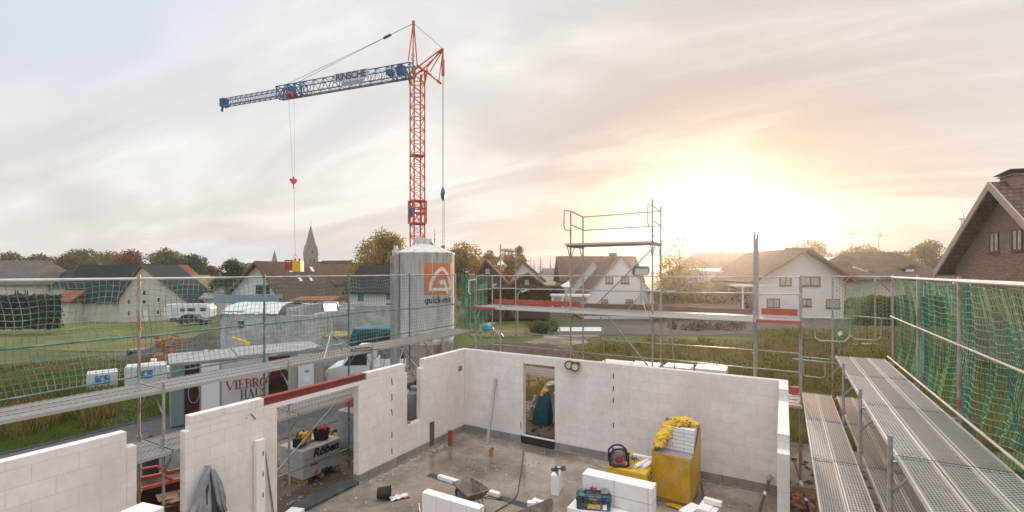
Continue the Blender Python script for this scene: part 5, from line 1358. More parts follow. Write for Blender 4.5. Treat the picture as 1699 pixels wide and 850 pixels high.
for k in range(16): tn.path([(1.2 + random.uniform(0, .25), 14.2, 3.7), (1.35 + .05 * k % .5, 14.2, 4.1), (1.5 + .04 * k, 14.22, 4.6 + .02 * k)], .004, 4)
tag(tn.build('net_bundle', 'net_green'), 'tangled green net bundle hanging from the loop rail beside the right scaffold', 'net')
nb = thing('paper_tag', 'small white label tied to the tangled green net', 'tag', (1.2, 14.05, 3.47), YAW); MB().obox((0, 0, 0), (.11, .01, .09), 0, 0, -.5).build('sheet', 'white_plastic', nb)
nb = thing('white_bucket', 'white cup shaped cover tied to the right netting near the frame edge', 'cover', (2.26, 6.75, 3.75), 0)
MB().lathe((0, 0, 0), [(.02, -.09), (.075, -.09), (.1, .09), (.09, .09), (.06, -.07)], 16).build('cup', 'white_plastic', nb); MB().tube((0, 0, .09), (0, 0, .3), .012, 6).build('tie', 'net_blue', nb)
# ------------------------------------------------------------------ slab
m, nt, b = nodes('slab_concrete'); v = coord(nt)
n1 = noise(nt, v, .55, 7, .65); n2 = noise(nt, v, 6, 7, .7); n3 = noise(nt, coord(nt, (1, 1, 1)), .9, 5, .6)
o = ramp(nt, n1, [(.34, (.11, .082, .06)), (.48, (.215, .172, .132)), (.62, (.34, .285, .225))])
o = mixc(nt, .55, o, ramp(nt, n2, [(.3, (.3,) * 3), (.7, (.68,) * 3)]), 'OVERLAY')
o = mixc(nt, ramp(nt, noise(nt, coord(nt, (1.3, .7, 1)), .7, 4), [(.52, (0, 0, 0)), (.68, (.55,) * 3)]), o, (.29, .19, .13))
nt.links.new(o, b.inputs['Base Color'])
wet = N(nt, 'ShaderNodeVectorMath', operation='DISTANCE'); nt.links.new(v, wet.inputs[0]); wet.inputs[1].default_value = (-6.1, 10.6, F)
wf = mth(nt, 'MULTIPLY', mth(nt, 'GREATER_THAN', mth(nt, 'ADD', mth(nt, 'DIVIDE', wet.outputs['Value'], 2.2), mth(nt, 'MULTIPLY', n3, .8)), 1.45), 1)
rg_ = mixc(nt, wf, (.07, .07, .07), ramp(nt, n3, [(.34, (.22,) * 3), (.44, (.6,) * 3), (.56, (.85,) * 3)]))
nt.links.new(rg_, b.inputs['Roughness']); nt.links.new(mixc(nt, wf, (1, 1, 1), (.45, .45, .45)), b.inputs['Specular IOR Level']); b.inputs['IOR'].default_value = 1.6
bump(nt, b, n2, .004, .5)
struct('concrete_floor', MB().box(-9.0, .06, -4, 12.55, F - .25, F), 'slab_concrete')
# ------------------------------------------------------------------ masonry walls
T = .175; XL = -8.86; YB_ = 12.4; WT = 2.5
def wall(label, boxes, foot=(), m='white_block', name='masonry_wall', extra=None):
    b0 = boxes[0]; loc = (b0[0], b0[2], F)
    t = thing(name, label, 'wall', loc); mb = MB()
    for q in boxes: mb.box(*q)
    mb.build('blockwork', m, t, world=True, bevel=.004)
    if foot:
        fb = MB()
        for q in foot: fb.box(*q)
        fb.build('foot_course', 'foot_course', t, world=True)
    return t
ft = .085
def ywall(y0, y1, z0, z1): return (XL - T, XL, y0, y1, z0, z1)
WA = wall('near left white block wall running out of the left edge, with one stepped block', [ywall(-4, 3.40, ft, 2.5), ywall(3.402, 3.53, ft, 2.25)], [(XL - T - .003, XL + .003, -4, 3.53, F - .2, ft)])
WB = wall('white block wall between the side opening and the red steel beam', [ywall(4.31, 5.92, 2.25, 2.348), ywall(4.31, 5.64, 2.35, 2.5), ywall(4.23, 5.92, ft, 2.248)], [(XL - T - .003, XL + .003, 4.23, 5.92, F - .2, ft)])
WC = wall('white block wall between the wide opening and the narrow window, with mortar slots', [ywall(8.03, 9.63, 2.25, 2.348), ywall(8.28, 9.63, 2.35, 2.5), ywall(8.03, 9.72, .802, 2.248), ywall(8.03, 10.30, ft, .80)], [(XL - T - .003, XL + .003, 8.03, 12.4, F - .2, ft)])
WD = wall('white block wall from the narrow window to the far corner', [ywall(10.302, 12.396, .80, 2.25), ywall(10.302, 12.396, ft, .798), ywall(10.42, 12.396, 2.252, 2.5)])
tl = thing('lintel', 'flat white lintel below the red steel beam', 'lintel', (XL, 5.92, 2.25)); MB().box(XL - T + .002, XL - .002, 5.922, 8.028, 2.25, 2.346).build('lintel_block', 'plain_block', tl, world=True, bevel=.004)
tb = thing('steel_beam', 'long primed red brown steel I-beam over the wide opening', 'beam', (XL, 5.64, 2.35))
MB().box(XL - .15, XL + .0, 5.645, 8.275, 2.352, 2.366).box(XL - .15, XL + .0, 5.645, 8.275, 2.486, 2.50).box(XL - .085, XL - .07, 5.645, 8.275, 2.366, 2.486).build('i_beam', 'steel_red', tb, world=True)
x0d, x1d = -6.74, -5.70
def xwall(x0, x1, z0, z1): return (x0, x1, YB_, YB_ + T, z0, z1)
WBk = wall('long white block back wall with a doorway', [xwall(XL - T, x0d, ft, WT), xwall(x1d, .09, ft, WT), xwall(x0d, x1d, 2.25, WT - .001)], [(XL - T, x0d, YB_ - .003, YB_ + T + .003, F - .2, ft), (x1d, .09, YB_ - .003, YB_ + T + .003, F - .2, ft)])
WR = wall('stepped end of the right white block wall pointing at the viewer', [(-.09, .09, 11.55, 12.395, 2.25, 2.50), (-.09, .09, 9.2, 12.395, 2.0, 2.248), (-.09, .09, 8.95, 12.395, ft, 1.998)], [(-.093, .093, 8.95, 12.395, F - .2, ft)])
sc0 = MB()     # dark ties and slots standing in the vertical joint
for z in (2.12, 1.72, 1.32, .72, .30): sc0.obox((XL + .006, 9.14, z), (.012, .02, .17), 0, random.uniform(-.15, .15))
sc0.build('wall_tie', 'black_plastic', WC, world=True)
sc1 = MB()
for z in (2.18, 1.85, 1.52, .85): sc1.obox((-3.97, YB_ - .006, z), (.022, .012, .13))
sc1.build('wall_tie', 'black_plastic', WBk, world=True)
MB().box(XL - .001, XL + .012, 5.28, 5.30, 2.2, 2.21).obox((XL + .006, 5.42, 2.2), (.012, .012, .16), 0, .6).build('wall_tie', 'black_plastic', WB, world=True)
# sockets and slots
MB().box(XL, XL + .014, 12.05, 12.24, 1.85, 2.0).build('cable_box', 'grey_metal', WD, world=True)
MB().box(XL, XL + .01, 10.66, 10.86, F + .06, .62).build('service_slot', 'slot_dark', WD, world=True)
ms = thing('threshold', 'black membrane and pale strip across the doorway sill', 'threshold', (x0d, YB_, F))
MB().box(x0d - .06, x1d, YB_ - .02, YB_ + T + .1, F + .003, .10).build('membrane', 'black_rubber', ms, world=True); MB().box(x0d + .01, x1d - .005, YB_ - .022, YB_ + .02, .10, .135).build('sill_strip', 'plain_block', ms, world=True)
ms = thing('threshold', 'black sill membrane under the wide side opening', 'threshold', (XL, 5.92, F)); MB().box(XL - T - .3, XL + .02, 5.925, 8.02, F + .0035, F + .02).box(XL - .10, XL + .02, 5.93, 8.02, F + .02, F + .06).build('membrane', 'dark_membrane', ms, world=True)
# small floor edge mortar fillet
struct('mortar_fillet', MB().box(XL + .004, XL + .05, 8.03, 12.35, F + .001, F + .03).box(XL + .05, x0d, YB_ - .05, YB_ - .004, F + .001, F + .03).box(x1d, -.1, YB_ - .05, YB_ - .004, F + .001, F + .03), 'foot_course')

# ------------------------------------------------------------------ inside the shell
def fl(px, py): return at(px, py, Z=F)
p = fl(747, 739); t = thing('drain_pipe', 'short red brown drain pipe standing upright near the far left corner', 'pipe', tuple(p)); MB().lathe((0, 0, 0), [(.06, 0), (.06, .30), (.075, .30), (.075, .42), (.055, .42), (.055, .05)], 20).build('pipe', 'red_pipe', t)
p = fl(815, 757); t = thing('drain_stub', 'small orange pipe stub poking from the wet slab', 'pipe', tuple(p)); MB().lathe((0, 0, 0), [(.055, 0), (.055, .14), (.07, .14), (.07, .2), (.05, .2), (.05, .02)], 18).build('pipe', 'orange_pipe', t); MB().tube((0, 0, .19), (.05, 0, .24), .03, 8).build('cap', 'red_pipe', t)
p = fl(809, 737); q = at(822, 628, Y=YB_ - .03)
t = thing('straightedge', 'grey aluminium straightedge leaning on the back wall beside the doorway', 'straightedge', tuple(p))
d_ = q - p; mb = MB(); mb.tube(Vector((0, 0, 0)), d_, .055, 4); mb.build('profile', 'galv_flat', t)
# doorway work lights
t = thing('twin_work_light', 'pair of round dark rimmed work lights clipped on top of the back wall', 'work light', tuple(at(950, 606, Y=YB_ - .1)))
for px_, py_ in ((944, 606), (954, 609)):
    c = at(px_, py_, Y=YB_ - .12) - Vector(t.location); mm = Matrix.Translation(c) @ Matrix.Rotation(YAW - .15, 4, 'Z') @ Matrix.Rotation(R(90), 4, 'X')
    lm = MB().lathe((0, 0, 0), [(.03, -.12), (.10, -.08), (.125, 0), (.125, .03), (.10, .03), (.095, .0)], 24).xf(mm).build('lamp_housing', 'black_plastic', t)
    MB().lathe((0, 0, .004), [(.0, 0), (.095, 0)], 24).xf(mm).build('lens', 'lens_pale', lm)
MB().box(-.05, .16, .0, .30, .08, .10).box(-.1, .2, .05, .2, .03, .08).build('bracket', 'galv', t)
# dpc strip and slats
def strip_pts(a, b, w_): 
    d = (b - a).normalized(); n_ = Vector((-d.y, d.x, 0)) * w_ / 2; return a - n_, a + n_, b + n_, b - n_
a, b_ = fl(712, 788), fl(898, 848)
q = strip_pts(a, b_, .18); mb = MB().add([(*v.to_2d(), F + .004) for v in q] + [(*v.to_2d(), F + .010) for v in q], [(0, 1, 2, 3), (4, 7, 6, 5), (0, 4, 5, 1), (1, 5, 6, 2), (2, 6, 7, 3), (3, 7, 4, 0)])
tag(mb.build('membrane_strip', 'dark_membrane'), 'long dark sealing strip laid across the slab', 'strip')
ang = math.atan2((b_ - a).y, (b_ - a).x)
for px0, py0, px1, py1, lb_ in ((729, 794, 772, 809, 'white slat block lying on the dark strip left of the wheelbarrow'), (803, 817, 828, 826, 'short white slat block lying on the dark strip right of the wheelbarrow'), (884, 835, 907, 842, 'white slat piece at the right end of the dark strip')):
    c0, c1 = fl(px0, py0), fl(px1, py1); c = (c0 + c1) / 2; t = thing('slat_block', lb_, 'block', (c.x, c.y, F + .012), ang, 'slat blocks along the dark strip'); L = (c1 - c0).length
    MB().box(-L / 2, L / 2, -.06, .06, 0, .085).box(-L / 2, L / 2, -.0615, .0615, .02, .0215).build('block', 'plain_block', t, bevel=.004)
p = fl(892, 838); t = thing('block_offcut', 'small white block offcut in front of the right slat end', 'block', (p.x - .1, p.y - .1, F + .001), .5); MB().box(-.09, .09, -.06, .06, 0, .09).build('block', 'plain_block', t, bevel=.004)
# bucket and paper bag
p = fl(637, 829); t = thing('bucket', 'black mortar bucket lying on its side by the wall', 'bucket', (p.x, p.y, F + .15), YAW + .1)
MM = Matrix.Rotation(R(90), 4, 'Y')
MB().lathe((0, 0, 0), [(.0, -.14), (.115, -.14), (.145, .13), (.15, .14), (.14, .14), (.11, -.12), (0, -.12)], 24).xf(MM).build('shell', 'black_rubber', t, autosm=True)
MB().lathe((0, 0, .12), [(.145, 0), (.16, 0), (.16, .02), (.145, .02)], 24).xf(MM).build('rim', 'black_rubber', t)
p = fl(660, 826); mb = MB(); vs = []
for i in range(9):
    for j in range(7): vs.append(((i / 8 - .5) * .42, (j / 6 - .5) * .22, .02 + .045 * random.random() * (1 if 0 < i < 8 else .3)))
mb.add(vs, [(i * 7 + j, (i + 1) * 7 + j, (i + 1) * 7 + j + 1, i * 7 + j + 1) for i in range(8) for j in range(6)])
t = thing('paper_bag', 'crumpled red and white paper bag beside the black bucket', 'bag', (p.x + .05, p.y, F), YAW + .5); mb.build('bag', 'bag_redwhite', t)
t = thing('batten_scrap', 'thin white batten scrap poking up left of the low partition', 'batten', tuple(fl(697, 850)), 0); MB().tube((0, 0, 0), (-.12, .1, .12), .012, 4).build('batten', 'plain_block', t)
# low partition walls
a = at(700, 817, Z=.97); b_ = at(797, 838, Z=.97)
wall('low white partition wall of three upright blocks in the foreground', [(a.x, b_.x + .06, a.y - .0, a.y + T, F + .002, .97)], m='upright_block', name='partition_wall')
a = at(966, 786, Z=1.15); b_ = at(1082, 813, Z=1.15)
PW = wall('white block partition wall behind the toolbox in the foreground', [(a.x, b_.x, a.y, a.y + .30, F + .002, 1.15)], m='stack_block', name='partition_wall')
ax_, ay_ = a.x, a.y
t = thing('block_stack', 'low white blocks under the toolbox in front of the partition', 'block stack', (ax_ + .1, ay_ - .42, F)); MB().box(-.22, .80, -.02, .40, 0, .50).box(-.22, .28, -.022, .398, .502, .80).box(.285, .80, -.02, .40, .502, .80).build('blocks', 'plain_block', t, bevel=.005)
tz = F + .80
# toolbox
c = at(981, 846, Z=tz); t = thing('toolbox', 'dirty teal toolbox with yellow sticker standing on the white blocks', 'toolbox', (c.x, c.y + .12, tz), YAW - R(10))
MB().prism([(-.30, 0), (.30, 0), (.31, .17), (-.31, .17)], -.14, .14).build('body', 'teal_case', t, bevel=.01)
lid = MB().box(-.32, .32, -.15, .15, .175, .215).box(-.29, .29, -.13, .13, .215, .245).build('lid', 'teal_case', t, bevel=.01)
MB().path([(-.16, 0, .245), (-.14, 0, .30), (.14, 0, .30), (.16, 0, .245)], .016, 8).build('handle', 'black_plastic', lid)
for u in (-.19, .19): MB().box(u - .035, u + .035, -.162, -.148, .13, .22).build('latch', 'black_plastic', t)
MB().box(-.05, .06, -.156, -.15, .185, .225).build('latch_plate', 'orange_pipe', t)
MB().box(-.11, .12, -.1475, -.142, .035, .115).build('sticker', 'sticker_yellow', t); MB().box(.165, .235, -.15, -.143, .03, .14).build('label_plate', 'white_plastic', t)
t2 = thing('red_glove', 'small red rag lying on the toolbox lid', 'rag', (c.x - .02, c.y + .14, tz + .31), .4)
mb = MB(); 
for k in range(9): mb.tube((random.uniform(-.06, .04), random.uniform(-.03, .03), -.02), (random.uniform(-.07, .07), random.uniform(-.04, .04), random.uniform(0, .06)), .02, 6, .008)
mb.build('rag', 'rag_red', t2)
t2 = thing('coiled_hose', 'grey dusty coil of cord on the toolbox lid', 'cord', (c.x + .17, c.y + .22, tz + .25), .4)
mb = MB(); mb.path([(.09 * math.cos(a_) * (1 - a_ / 60), .07 * math.sin(a_) * (1 - a_ / 60), .015 + .0025 * a_) for a_ in np.linspace(0, 25, 90)], .013, 5); mb.build('cord', 'dusty', t2)
# wheelbarrows
def barrow(label, loc, rz, tilt=0, roll=0):
    t = thing('wheelbarrow', label, 'wheelbarrow', loc, rz); Mx = Matrix.Rotation(tilt, 4, 'Y')
    def tray(off, g=0):
        top = [(-.42, -.33), (.48, -.27), (.48, .27), (-.42, .33)]; bot = [(-.20, -.2), (.18, -.16), (.18, .16), (-.20, .2)]
        return [(x * (1 - g), y * (1 - g), .62) for x, y in top], [(x * (1 - g), y * (1 - g), .34 + off) for x, y in bot]
    A, B = tray(0); C_, D_ = tray(.012, .035)
    mb = MB(); vs = A + B + C_ + D_
    fs = [(4, 5, 1, 0), (5, 6, 2, 1), (6, 7, 3, 2), (7, 4, 0, 3), (7, 6, 5, 4), (12, 8, 9, 13), (13, 9, 10, 14), (14, 10, 11, 15), (15, 11, 8, 12), (12, 13, 14, 15), (0, 1, 9, 8), (1, 2, 10, 9), (2, 3, 11, 10), (3, 0, 8, 11)]
    mb.add(vs, fs).xf(Mx).build('tray', 'barrow_tray', t, bevel=.01)
    rim = MB().path([A[0], A[1], A[2], A[3], A[0]], .013, 6).xf(Mx).build('rim', 'barrow_tray', t)
    fr = MB()
    for s in (-1, 1): fr.path([(-.95, s * .28, .58), (-.4, s * .24, .42), (.2, s * .12, .30), (.58, s * .05, .20)], .017, 7).path([(-.18, s * .22, .34), (-.28, s * .26, .0), (-.12, s * .26, .0), (.0, s * .18, .32)], .014, 6)
    fr.tube((-.28, -.26, .01), (-.28, .26, .01), .012, 6); fr.xf(Mx).build('frame', 'grey_metal', t)
    for s in (-1, 1): MB().tube((-.97, s * .285, .585), (-.80, s * .275, .535), .024, 8).xf(Mx).build('grip', 'black_rubber', t)
    wl = MB().lathe((0, 0, 0), [(.10, -.04), (.17, -.045), (.19, 0), (.17, .045), (.10, .04), (.10, -.04)], 22).xf(Mx @ Matrix.Translation((.60, 0, .19)) @ Matrix.Rotation(R(90), 4, 'X')).build('wheel', 'black_rubber', t, autosm=True)
    MB().lathe((0, 0, 0), [(.0, -.03), (.10, -.02), (.10, .02), (0, .03)], 14).xf(Mx @ Matrix.Translation((.60, 0, .19)) @ Matrix.Rotation(R(90), 4, 'X')).build('rim', 'grey_metal', wl)
    return t
p = fl(781, 848); barrow('muddy wheelbarrow on the slab behind the low partition wall', (p.x + .0, p.y + .0, F), YAW + R(125)).scale = (.84, .84, .84)
p = fl(903, 905); barrow('wheelbarrow cut by the lower frame edge with its tyre raised', (p.x, p.y, F), YAW + R(-5), tilt=-.45)
# block with drill
p = fl(915, 822); t = thing('upright_block', 'single white block standing on end on the slab in the light of the doorway', 'block', (p.x + .05, p.y + .12, F), R(14)); MB().box(-.09, .09, -.1, .42, 0, .46).build('block', 'plain_block', t, bevel=.006)
t2 = thing('cordless_drill', 'black teal cordless drill lying on top of the upright block', 'drill', (p.x + .03, p.y + .22, F + .46), R(14) + .3)
MB().tube((0, -.14, .05), (0, .12, .05), .033, 10, .038).build('body', 'black_plastic', t2); MB().tube((0, -.30, .045), (0, -.14, .05), .012, 8, .022).build('chuck', 'grey_metal', t2)
MB().tube((0, .06, .05), (.14, .10, .04), .022, 8).box(.12, .22, .05, .16, .005, .075).build('grip', 'teal_case', t2); MB().box(-.12, -.02, .02, .10, .0, .05).build('spare_battery', 'teal_case', t2)
# pallets with yellow foil
pl = at(1072, 787, Z=.62); 
t = thing('foil_pallet', 'low pallet wrapped in printed yellow foil carrying the site radio', 'pallet', (pl.x, pl.y, F)); 
ZP = .62 - F; W_, L_ = .88, .92
mb = MB().box(-W_, 0, 0, L_, .12, ZP); o_ = mb.build('foil_wrap', 'yellow_foil', t, bevel=.025)
wd = MB()
for x in (-W_ + .02, -W_ / 2 - .06, -.14): wd.box(x, x + .12, .02, L_ - .02, .0, .11)
wd.build('pallet_base', 'wood', t)
# broken rows of black print on the foil (not readable in the picture)
pr = MB()
for r__ in range(9):
    x = -W_ + .38
    while x < -.34:
        ln = random.uniform(.02, .06); y = .12 + r__ * .085
        pr.obox((x + ln / 2, y + random.uniform(-.008, .008), ZP + .004), (ln, .016, .004), random.uniform(-.5, .5)); 
        if random.random() < .6: pr.obox((x + ln / 2, y + .02, ZP + .004), (.012, .04, .004), random.uniform(-.5, .5))
        x += ln + .015
for r__ in range(5):
    y = .12
    while y < L_ - .12:
        ln = random.uniform(.03, .08); z = .2 + r__ * .1; pr.obox((.003, y + ln / 2, z), (.004, ln, .018), 0, random.uniform(-.5, .5)); 
        if random.random() < .6: pr.obox((.003, y + ln / 2, z + .02), (.004, .014, .05), 0, .3)
        y += ln + .02
pr.build('foil_print', 'ink_black', o_)
cr = MB()
for k in range(22):
    x, y = random.uniform(-W_ + .1, -.55), random.uniform(.6, L_); cr.tube((x, y, ZP - .01), (x + random.uniform(-.15, .2), y + random.uniform(-.1, .15), ZP + random.uniform(0, .09)), .03, 6, .01)
cr.build('loose_foil', 'yellow_foil', o_)
for k, (x, y, a_, l_) in enumerate(((-.20, .40, 1.25, .52), (-.07, .42, 1.33, .42))):
    t2 = thing('plastic_tube', ['long clear plastic roll on the printed yellow foil', 'shorter clear plastic roll at the edge of the printed yellow foil'][k], 'plastic roll', (pl.x + x, pl.y + y, F + ZP + .05), a_, 'clear plastic rolls'); MB().tube((-l_ / 2, 0, 0), (l_ / 2, 0, 0), .045, 12).tube((l_ / 2, 0, 0), (l_ / 2 + .05, 0, 0), .045, 12, .02).build('roll', 'white_plastic', t2)
t2 = thing('white_strip_block', 'thin white slab lying along the back of the printed yellow pallet', 'slab', (pl.x - .25, pl.y + .84, F + ZP + .003), 0); MB().box(-.25, .22, -.05, .05, 0, .06).build('slab', 'plain_block', t2, bevel=.004)
t2 = thing('blue_cable_plug', 'blue plug end beside the site radio', 'plug', (pl.x - .42, pl.y + .62, F + ZP + .03), .3); MB().tube((-.06, 0, .02), (.06, 0, .03), .03, 8).tube((-.2, -.03, .01), (-.06, 0, .02), .012, 6).build('plug', 'ink_blue', t2)
# radio
t = thing('site_radio', 'black and grey caged site radio with red speaker standing on the yellow pallet', 'radio', (pl.x - .66, pl.y + .16, F + ZP + .003), YAW - R(4))
MB().box(-.15, .15, -.10, .10, .04, .34).build('body', 'radio_grey', t, bevel=.03)
cg = MB()
for s in (-1, 1):
    for y in (-.13, .13): cg.path([(s * .12, y, .02), (s * .20, y, .07), (s * .20, y, .30), (s * .12, y, .38)], .020, 8)
    cg.tube((s * .20, -.13, .09), (s * .20, .13, .09), .017, 6).tube((s * .20, -.13, .28), (s * .20, .13, .28), .017, 6).tube((s * .12, -.13, .38), (s * .12, .13, .38), .02, 6)
    for z in (.06, .18, .31): cg.tube((s * .20, -.135, z - .022), (s * .20, -.135, z + .022), .028, 8)
for y in (-.13, .13): cg.path([(-.12, y, .38), (-.05, y, .41), (.05, y, .41), (.12, y, .38)], .020, 8).tube((-.12, y, .02), (.12, y, .02), .02, 6)
cg.build('cage', 'black_rubber', t)
MB().lathe((0, 0, 0), [(0, .02), (.06, .012), (.085, 0)], 20).xf(Matrix.Translation((0, -.102, .17)) @ Matrix.Rotation(R(90), 4, 'X')).build('speaker', 'speaker_red', t)
MB().box(-.07, .07, -.108, -.099, .265, .32).build('display', 'dusty', t); MB().tube((-.10, .02, .34), (.10, .02, .37), .02, 8).build('handle', 'radio_grey', t)
# tall opened pallet
bl = fl(1144, 845); a0 = YAW * .0
t = thing('foil_pallet', 'tall opened pallet of white blocks with torn yellow foil hanging over the top', 'pallet', (bl.x, bl.y, F), R(-4))
Wt, Lt = .80, 1.0; H1, H2 = 1.14, 1.60
MB().box(-Wt, 0, 0, Lt * .48, .12, H1 - .12).box(-Wt, -.42, .50, Lt - .01, .12, H1 + .05).build('front_blocks', 'thin_block', t, bevel=.004)
MB().box(-.60, -.02, .49, Lt, .12, H2 - .06).build('rear_blocks', 'thin_block', t, bevel=.004)
fo = MB().box(-Wt - .015, .012, -.012, 0 - .002, .10, H1 - .06).box(.003, .014, 0, Lt, .10, H1 - .16).box(-Wt - .014, -Wt - .003, 0, Lt, .10, H1 - .02).box(-Wt, .0, Lt + .002, Lt + .012, .1, H2 - .02)
fo.add([(-Wt - .01, -.012, H1 - .06), (.012, -.012, H1 - .06), (.012, -.02, H1 - .14), (-.4, -.03, H1 - .10), (-Wt - .01, -.02, H1 - .02), (-.2, .05, H1 - .1)], [(0, 2, 1), (0, 3, 2), (0, 4, 3)])
fo.add([(.016, 0, H1 - .16), (.016, Lt, H1 - .16), (.016, Lt, H2 - .1), (.016, Lt - .12, H2 - .02), (.016, Lt * .45, H1 - .0)], [(0, 1, 2, 3, 4)])
fob = fo.build('yellow_wrap', 'yellow_foil_shaded', t)
# crumpled foil on top and hanging to the front left
def crumple(path, rad, n, m, name, par, seed=3, flat=.55, bumpy=.35):
    rs = random.Random(seed); vs = []; k = 14
    for i in range(n + 1):
        s = i / n * (len(path) - 1); j = min(int(s), len(path) - 2); p_ = Vector(path[j]).lerp(Vector(path[j + 1]), s - j); d = (Vector(path[j + 1]) - Vector(path[j])).normalized()
        q = d.to_track_quat('Z', 'Y'); r = np.interp(s, range(len(path)), rad)
        for a in range(k):
            t_ = 2 * PI * a / k; e = r * (1 + bumpy * rs.uniform(-1, 1)); vs.append(p_ + q @ Vector((e * math.cos(t_), e * math.sin(t_) * flat, rs.uniform(-.02, .02))))
    fs = [(i * k + a, i * k + (a + 1) % k, (i + 1) * k + (a + 1) % k, (i + 1) * k + a) for i in range(n) for a in range(k)] + [tuple(range(k)), tuple(range(n * k, n * k + k))]
    return MB().add(vs, fs).build(name, m, par)
crumple([(.0, .78, H2 - .02), (-.2, .8, H2 + .04), (-.42, .72, H2 + .02), (-.60, .6, H2 - .1), (-.66, .45, H1 + .26), (-.74, .28, H1 + .08), (-.70, .15, H1 + .0)], [.10, .17, .18, .16, .15, .15, .06], 26, 'yellow_foil', 'torn_foil', fob, 5)
crumple([(.01, .95, H2 - .05), (-.3, .98, H2 + .06), (-.62, .95, H2 - .05), (-.66, .92, H1 + .25)], [.05, .09, .09, .05], 14, 'yellow_foil', 'torn_foil', fob, 8)
pr = MB()
for k in range(7): pr.obox((-.55 + k * .085, .60 + .01 * k, H2 + .085 + .02 * math.sin(k * 2)), (.05 if k % 3 else .02, .025, .012), random.uniform(-.6, .6), random.uniform(-.3, .3))
for k in range(4): pr.obox((-Wt + .13, .62 + k * .03, H1 + .22 + .1 * k), (.012, .03, .05), .3, .4)
pr.build('foil_print', 'ink_black', fob)
crumple([(-.45, -.08, .03), (-.2, -.12, .04), (.0, -.1, .04), (.06, .05, .03)], [.05, .09, .08, .04], 12, 'yellow_foil_shaded', 'torn_foil', fob, 11, .3)
MB().box(-Wt + .02, -.02, .02, .12, 0, .11).box(-Wt + .02, -.02, Lt - .12, Lt - .02, 0, .11).build('pallet_base', 'wood', t)
# blocks at the lower right
p = fl(1160, 850)
def bblock(label, px, py, w_, l_, h, rz, z=0, m='plain_block'):
    c = at(px, py, Z=F + z + h); t = thing('loose_block', label, 'block', (c.x, c.y, F + z), rz, 'loose white blocks at the lower edge'); MB().box(-w_ / 2, w_ / 2, -l_ / 2, l_ / 2, 0, h).build('block', m, t, bevel=.006); return t
bblock('leftmost of the loose white blocks at the lower edge, right of the tall pallet', 1145, 843, .22, .5, .30, -.35)
bblock('largest loose white block at the lower edge', 1172, 838, .24, .5, .42, -.12); bblock('rightmost narrow upright loose block at the lower edge', 1187, 843, .12, .45, .40, -.12)
bblock('thin white slab lying across the two loose blocks', 1183, 829, .34, .11, .09, -.12, .43)
t = thing('grey_pipe_end', 'short grey pipe stub standing behind the loose white blocks', 'pipe', tuple(fl(1168, 832))); MB().tube((0, 0, 0), (-.06, .02, .42), .03, 8).build('pipe', 'grey_metal', t)
bblock('white block corner showing at the bottom edge left of centre', 487, 848, .3, .3, .2, .3)
# cable
pts = [(868, 752), (866, 775), (862, 800), (858, 822), (846, 836), (828, 846), (815, 856)]
cb2 = MB(); pp_ = [fl(*q) + Vector((0, 0, .012)) for q in pts]; pp_ = [at(864, 700, Y=YB_ - .02), at(866, 735, Y=YB_ - .03)] + pp_; sm_ = []
for i in range(len(pp_) - 1):
    for k in range(6):
        s = k / 6; p0 = pp_[max(i - 1, 0)]; p1 = pp_[i]; p2 = pp_[i + 1]; p3 = pp_[min(i + 2, len(pp_) - 1)]
        sm_.append(.5 * ((2 * p1) + (p2 - p0) * s + (2 * p0 - 5 * p1 + 4 * p2 - p3) * s * s + (3 * p1 - p0 - 3 * p2 + p3) * s ** 3))
cb2.path(sm_, .010, 5); tag(cb2.build('power_cable', 'ink_black'), 'black power cable snaking over the slab from the doorway', 'cable')
# steel props
def prop(label, a, b, m1, m2):
    t = thing('steel_prop', label, 'prop', tuple(a)); d = b - a
    MB().tube((0, 0, 0), d * .6, .030, 10).build('outer_tube', m1, t); MB().tube(d * .6, d, .023, 10).build('inner_tube', m2, t)
    MB().tube(d * .56, d * .64, .042, 10).tube(d * .62 - Vector((.1, 0, 0)), d * .62 + Vector((.1, .04, 0)), .009, 5).build('collar', 'galv', t)
    u = d.normalized(); MB().tube(d - u * .012, d + u * .0, .085, 4).build('head_plate', 'galv', t); MB().tube(Vector((0, 0, 0)), u * .012, .085, 4).build('foot_plate', 'galv', t)
    MB().tube(d * .36, d * .40, .032, 10).build('band', 'white_plastic', t)
prop('slanting steel prop leaning on the inner face of the right wall', at(1254, 868, Z=F), at(1289, 754, X=-.14), 'prop_dark', 'galv')
prop('dark steel prop leaning outside the right wall end', at(1352, 880, Z=G), at(1317, 762, X=.22), 'black_plastic', 'prop_dark')
# beside wall B: white upright board and rod, jacket
ub_ = at(432, 850, X=XL + .09); vt = at(432, 729, X=XL + .06)
t = thing('white_upright', 'white slotted upright board standing against the wall left of the wide opening', 'board', (XL + .012, ub_.y, F), 0)
MB().box(0, .10, -.09, .09, 0, vt.z - F).build('board', 'plain_block', t, bevel=.006)
sl = MB()
for z in (1.55, 1.15, .75): sl.box(.1002, .104, .03, .05, z, z + .09)
sl.build('slot', 'black_plastic', t)
a = at(458, 850, X=XL + .1); b_ = at(438, 737, X=XL + .03)
t = thing('thin_rod', 'thin grey metal rod leaning beside the white upright board', 'rod', (a.x, a.y, F)); MB().tube((0, 0, 0), b_ - Vector((a.x, a.y, F)), .012, 6).tube((.02, -.05, 0), b_ - Vector((a.x, a.y, F)), .008, 5).build('rod', 'grey_metal', t)
